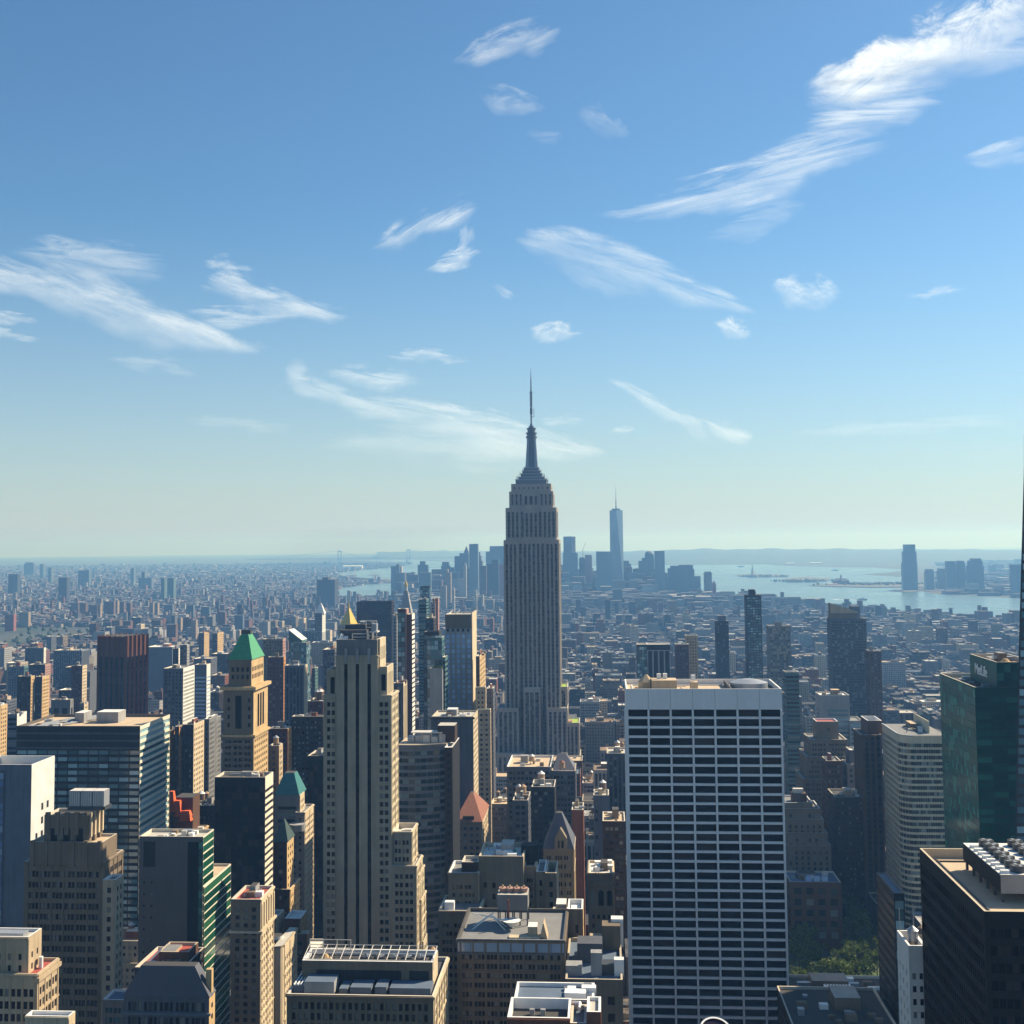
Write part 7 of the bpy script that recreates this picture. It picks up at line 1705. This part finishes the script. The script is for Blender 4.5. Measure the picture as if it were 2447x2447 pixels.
def cloud(pts, label, ang=None, sx=.5, sy=3.0, lo=-.35, hi=3.0, dens=.9, seed=1, detail=8, dist=.6, soft=.5, fade=.32):
    """pts: (column, row, half width) along the cloud, in the photograph; laid out on the level CLH"""
    P = np.array(pts, float); n = 40; mth = 14
    s = np.concatenate([[0], np.cumsum(np.hypot(np.diff(P[:, 0]), np.diff(P[:, 1])))]); tt = np.linspace(0, s[-1], n+1)
    def smooth(col):
        from_ = np.interp(tt, s, col)
        k = np.ones(5)/5; pad = np.concatenate([[from_[0]]*2, from_, [from_[-1]]*2]); return np.convolve(pad, k, 'valid')
    x, y, w = smooth(P[:, 0]), smooth(P[:, 1]), smooth(P[:, 2])
    dx, dy = np.gradient(x), np.gradient(y); L = np.hypot(dx, dy)+1e-6; nx, ny = -dy/L, dx/L
    if ang is None: ang = math.degrees(math.atan2(P[-1, 1]-P[0, 1], P[-1, 0]-P[0, 0]))
    ca, sa = math.cos(math.radians(ang)), math.sin(math.radians(ang))
    verts = []; flow = []; edge = []; wa = float(np.mean(w))*3.4
    for i in range(n+1):
        for j in range(mth+1):
            v = j/mth*2-1; px = x[i]+nx[i]*w[i]*1.6*v; py = min(y[i]+ny[i]*w[i]*1.6*v, 1165)
            d = ray(px, py); t = (CLH-CAMZ)/d.z; verts.append((d.x*t, d.y*t, CLH+seed*6))
            flow.append(((px*ca+py*sa)/wa, (-px*sa+py*ca)/wa)); u = tt[i]/tt[-1]
            f = min(1, u/fade)*min(1, (1-u)/fade); edge.append((f*f*(3-2*f), v*.5+.5))
    faces = [(i*(mth+1)+j, i*(mth+1)+j+1, (i+1)*(mth+1)+j+1, (i+1)*(mth+1)+j) for i in range(n) for j in range(mth)]
    c = np.mean(np.array(verts), axis=0)
    me = bpy.data.meshes.new('cirrus_cloud'); me.from_pydata([tuple(np.array(v)-c) for v in verts], [], faces)
    for nm, dat in (('flow', flow), ('edge', edge)):
        ul = me.uv_layers.new(name=nm)
        idx = np.empty(len(me.loops), dtype=np.int32); me.loops.foreach_get('vertex_index', idx)
        ul.data.foreach_set('uv', np.array(dat)[idx].astype(np.float32).ravel())
    me.polygons.foreach_set('use_smooth', [True]*len(faces))
    me.materials.append(cloud_mat('cirrus_ice', seed, sx, sy, lo, hi, dens, detail, dist, soft))
    o = bpy.data.objects.new('cirrus_cloud', me); COL.objects.link(o); o.location = tuple(c)
    tag(o, label, 'cloud', 'cirrus clouds')
k = 1.2666
def Q(*pts): return [(a*k, b_*k, c*k) for a, b_, c in pts]
cloud(Q((1500, 185, 14), (1570, 160, 34), (1660, 128, 42), (1760, 88, 50), (1860, 55, 52), (1990, 25, 55)), 'thick bright cloud bank running out of the upper right corner', ang=-24, sx=1.0, sy=1.6, lo=-.3, hi=1.9, dens=1.0, seed=1, fade=.2)
cloud(Q((1505, 225, 16), (1600, 200, 34), (1720, 160, 36), (1850, 120, 34), (1990, 100, 30)), 'thinner grey underside of the bright cloud bank', ang=-4, sx=.5, sy=3.5, dens=.6, seed=41, fade=.12)
cloud(Q((1500, 258, 14), (1570, 240, 30), (1650, 218, 32), (1730, 196, 24), (1800, 180, 10)), 'streaky tail of flat wisps under the bright upper right cloud bank', ang=-3, sx=.4, sy=4, lo=-.6, dens=.9, seed=2)
cloud(Q((1840, 20, 8), (1790, 0, 12), (1750, 10, 6)), 'small scrap above the bright cloud bank at the top edge', ang=-10, sx=1, sy=2, dens=.5, seed=42)
cloud(Q((1085, 410, 6), (1200, 400, 16), (1330, 368, 34), (1450, 335, 40), (1560, 298, 38), (1640, 268, 30), (1700, 235, 14)), 'long smooth streak rising from the middle towards the upper right cloud bank', ang=-13, sx=.3, sy=4, dens=.8, seed=3)
cloud(Q((1310, 452, 5), (1400, 430, 26), (1480, 400, 16), (1540, 390, 6)), 'faint fan of wisps below the long smooth streak', ang=-8, sx=.4, sy=4, dens=.28, seed=4)
cloud(Q((1800, 310, 5), (1880, 300, 20), (1960, 280, 26)), 'small wisp at right edge', ang=-12, sx=.4, sy=4, dens=.5, seed=5)
cloud(Q((830, 130, 8), (900, 105, 22), (970, 78, 24), (1040, 72, 30), (1065, 110, 24)), 'hooked cloud near the top middle', ang=-22, sx=.7, sy=2.5, dens=.6, seed=6)
cloud(Q((890, 178, 8), (940, 192, 22), (990, 200, 16), (1040, 205, 6)), 'small puff under the hooked cloud', ang=10, sx=.8, sy=2, dens=.4, seed=7)
cloud(Q((1080, 212, 8), (1120, 225, 22), (1165, 250, 16), (1200, 262, 5)), 'small ragged puff right of the puff under the hooked cloud', ang=30, sx=.8, sy=2, dens=.3, seed=8)
cloud(Q((985, 262, 6), (1030, 265, 14), (1070, 262, 6)), 'very faint small puff at top middle', ang=0, sx=.8, sy=3, dens=.16, seed=9)
cloud(Q((685, 482, 5), (740, 460, 24), (810, 425, 28), (870, 398, 26), (910, 380, 8)), 'bright slanted brush stroke cloud left of centre', ang=-28, sx=.5, sy=2.8, dens=.82, seed=10)
cloud(Q((790, 515, 4), (850, 498, 16), (880, 488, 15), (920, 475, 4)), 'short bright dash below the brush stroke cloud', ang=-16, sx=.6, sy=3, dens=.8, seed=11)
cloud(Q((868, 490, 8), (878, 450, 14), (890, 425, 8)), 'faint upright wisp between brush stroke and short dash', ang=-70, sx=.7, sy=3, dens=.45, seed=12)
cloud(Q((960, 450, 10), (1060, 475, 34), (1170, 520, 40), (1290, 560, 30), (1380, 582, 16), (1440, 598, 5)), 'long soft wedge sloping down right above the spired skyscraper', ang=16, sx=.35, sy=2.4, dens=.62, seed=13, fade=.1)
cloud(Q((-60, 505, 30), (80, 540, 40), (200, 590, 44), (310, 635, 36), (430, 655, 20), (525, 660, 6)), 'broad soft band at left sloping down to the right', ang=17, sx=.35, sy=2.2, dens=.7, seed=14, fade=.1)
cloud(Q((0, 478, 14), (120, 490, 34), (240, 505, 34), (345, 515, 12)), 'rippled upper layer above the broad left band', ang=8, sx=.5, sy=3.2, dens=.5, seed=15)
cloud(Q((350, 555, 10), (440, 545, 30), (540, 575, 26), (620, 600, 20), (690, 600, 5)), 'feathered cloud right of the broad left band', ang=15, sx=.6, sy=3.2, dens=.7, seed=16)
cloud(Q((330, 595, 6), (430, 605, 18), (540, 600, 12), (600, 598, 4)), 'flat narrow strip beneath the feathered cloud', ang=2, sx=.4, sy=3.5, dens=.6, seed=17)
cloud(Q((380, 508, 5), (420, 500, 14), (450, 515, 10)), 'tiny tuft above the feathered cloud', ang=0, sx=1, sy=2, dens=.5, seed=18)
cloud(Q((-40, 600, 10), (30, 608, 11), (80, 612, 4)), 'short strip at left edge, upper of two', ang=4, sx=.5, sy=3, dens=.55, seed=19)
cloud(Q((-40, 630, 8), (40, 640, 9), (90, 645, 4)), 'short strip at left edge, lower of two', ang=4, sx=.5, sy=3, dens=.45, seed=20)
cloud(Q((190, 683, 4), (290, 695, 14), (370, 705, 14), (390, 712, 5)), 'faint lens cloud low on the left', ang=8, sx=.5, sy=2.5, dens=.3, seed=21)
cloud(Q((600, 698, 14), (545, 705, 26), (570, 735, 22), (640, 762, 18), (760, 785, 24), (880, 808, 30), (990, 832, 36), (1080, 850, 20), (1160, 862, 6)), 'hook shaped cloud curling left then trailing behind the mast', ang=12, sx=.4, sy=3, dens=.6, seed=22, fade=.08)
cloud(Q((600, 705, 8), (690, 718, 20), (770, 728, 16), (815, 726, 4)), 'small bright streak inside the hook shaped cloud', ang=6, sx=.5, sy=3, dens=.6, seed=23)
cloud(Q((720, 682, 4), (790, 674, 12), (850, 682, 9), (900, 688, 3)), 'thin streak above the hook shaped cloud', ang=3, sx=.5, sy=3, dens=.5, seed=24)
cloud(Q((560, 850, 10), (700, 840, 26), (850, 848, 36), (1000, 860, 30), (1120, 868, 10)), 'wide pale veil low behind the mast', ang=2, sx=.3, sy=3, dens=.3, seed=25)
cloud(Q((330, 795, 3), (420, 800, 9), (520, 812, 10), (570, 805, 3)), 'faint dashes low on the left', ang=3, sx=.4, sy=4, dens=.22, seed=26)
cloud(Q((985, 650, 8), (1010, 638, 14), (1060, 632, 15), (1110, 635, 6)), 'small bright arched puff just above the antenna', ang=-6, sx=.9, sy=1.8, dens=.8, seed=27)
cloud(Q((1340, 612, 5), (1375, 625, 18), (1405, 635, 14), (1425, 640, 4)), 'small bright tuft right of the long soft wedge, lower one', ang=15, sx=1.2, sy=2, dens=.8, seed=28)
cloud(Q((1445, 555, 8), (1490, 560, 26), (1550, 562, 26), (1600, 565, 10)), 'flocky mottled cloud right of the long soft wedge, upper one', ang=6, sx=1.4, sy=2.6, dens=.75, seed=29, dist=.3)
cloud(Q((1700, 572, 3), (1770, 562, 10), (1835, 550, 4)), 'thin slanted streak at right', ang=-10, sx=.5, sy=3, dens=.5, seed=30)
cloud(Q((1140, 718, 4), (1200, 748, 10), (1250, 780, 16), (1300, 805, 20), (1370, 825, 20), (1430, 832, 6)), 'bent ribbon cloud right of the antenna', ang=24, sx=.5, sy=2.4, dens=.55, seed=31, fade=.1)
cloud(Q((1145, 818, 3), (1175, 814, 7), (1205, 813, 3)), 'tiny dash left of the bent ribbon cloud', ang=0, sx=.8, sy=3, dens=.5, seed=32)
cloud(Q((1015, 805, 5), (1060, 800, 14), (1110, 798, 4)), 'small strip touching the mast top on its right', ang=-3, sx=.5, sy=3, dens=.3, seed=33)
cloud(Q((1440, 822, 4), (1650, 812, 12), (1950, 800, 22)), 'long thin layer low on the right', ang=-2, sx=.25, sy=4, dens=.25, seed=34)
cloud(Q((925, 545, 4), (950, 560, 10), (972, 575, 4)), 'tiny wisp over the antenna, left', ang=38, sx=.7, sy=2.5, dens=.4, seed=35)

# ================================================================== air
HZ = bpy.data.materials.new('haze_air'); HZ.use_nodes = True; nt = HZ.node_tree
for nn in list(nt.nodes): nt.nodes.remove(nn)
out = nd(nt, 'ShaderNodeOutputMaterial'); pv = nd(nt, 'ShaderNodeVolumePrincipled')
pv.inputs['Color'].default_value = HAZE_COL; pv.inputs['Absorption Color'].default_value = HAZE_ABS; pv.inputs['Density'].default_value = HAZE_D; pv.inputs['Anisotropy'].default_value = HAZE_G
nt.links.new(pv.outputs[0], out.inputs['Volume'])
k = M(); S_ = 62100; k.box(-S_, S_, -S_, S_, -266, 455, HZ, bottom=True); o = k.build('haze'); tag(o, kind='stuff')

# ================================================================== light
wd = bpy.data.worlds.new('World'); scene.world = wd; wd.use_nodes = True; nt = wd.node_tree
bg = nt.nodes['Background']; sky = nd(nt, 'ShaderNodeTexSky', sky_type='NISHITA'); sky.sun_disc = False
SUN_AZ = math.radians(55); SUN_EL = math.radians(39)      # to the right of the view, from the avenue direction
sky.sun_elevation = SUN_EL; sky.sun_rotation = SUN_AZ; sky.altitude = 100; sky.air_density = SKY_AIR; sky.dust_density = SKY_DUST; sky.ozone_density = SKY_OZ
tc = nd(nt, 'ShaderNodeTexCoord'); sx_ = nd(nt, 'ShaderNodeSeparateXYZ'); nt.links.new(tc.outputs['Generated'], sx_.inputs[0])
lf = mathn(nt, 'MULTIPLY', mathn(nt, 'POWER', mathn(nt, 'SUBTRACT', 1.0, mathn(nt, 'MINIMUM', 1.0, mathn(nt, 'MAXIMUM', 0.0, mathn(nt, 'DIVIDE', sx_.outputs[2], .26)))), 1.6), .6)
nt.links.new(mixc(nt, lf, mixc(nt, 1.0, sky.outputs[0], SKY_TINT, 'MULTIPLY'), SKY_LOW), bg.inputs['Color']); bg.inputs['Strength'].default_value = SKY_S
su = bpy.data.lights.new('sun', 'SUN'); su.energy = SUN_S; su.angle = math.radians(.53); su.color = SUN_COL
so = bpy.data.objects.new('sun', su); COL.objects.link(so)
sd = Vector((math.sin(SUN_AZ)*math.cos(SUN_EL), math.cos(SUN_AZ)*math.cos(SUN_EL), math.sin(SUN_EL)))
so.rotation_euler = sd.to_track_quat('Z', 'Y').to_euler(); so.location = (0, 0, 2000)

# ================================================================== camera
cam = bpy.data.cameras.new('camera'); co = bpy.data.objects.new('camera', cam); COL.objects.link(co); scene.camera = co
co.matrix_world = Matrix((( Rv.x, Uv.x, -Fv.x, 0), (Rv.y, Uv.y, -Fv.y, 0), (Rv.z, Uv.z, -Fv.z, CAMZ), (0, 0, 0, 1)))
cam.sensor_width = 36; cam.lens = 36*FPX/PW; cam.shift_y = -(PW/2-CY)/PW; cam.shift_x = 0
cam.clip_start = .2; cam.clip_end = 500000
scene.view_settings.view_transform = 'Standard'; scene.view_settings.look = 'None'; scene.view_settings.exposure = EXPO; scene.view_settings.gamma = 1
scene.render.engine = 'CYCLES'
cy = scene.cycles
cy.max_bounces = 6; cy.diffuse_bounces = 2; cy.glossy_bounces = 2; cy.transmission_bounces = 2; cy.volume_bounces = 0; cy.transparent_max_bounces = 16
cy.caustics_reflective = False; cy.caustics_refractive = False; cy.sample_clamp_indirect = 6
print('objects', len(bpy.data.objects), 'fill individuals', len(info), 'city boxes', len(fills))
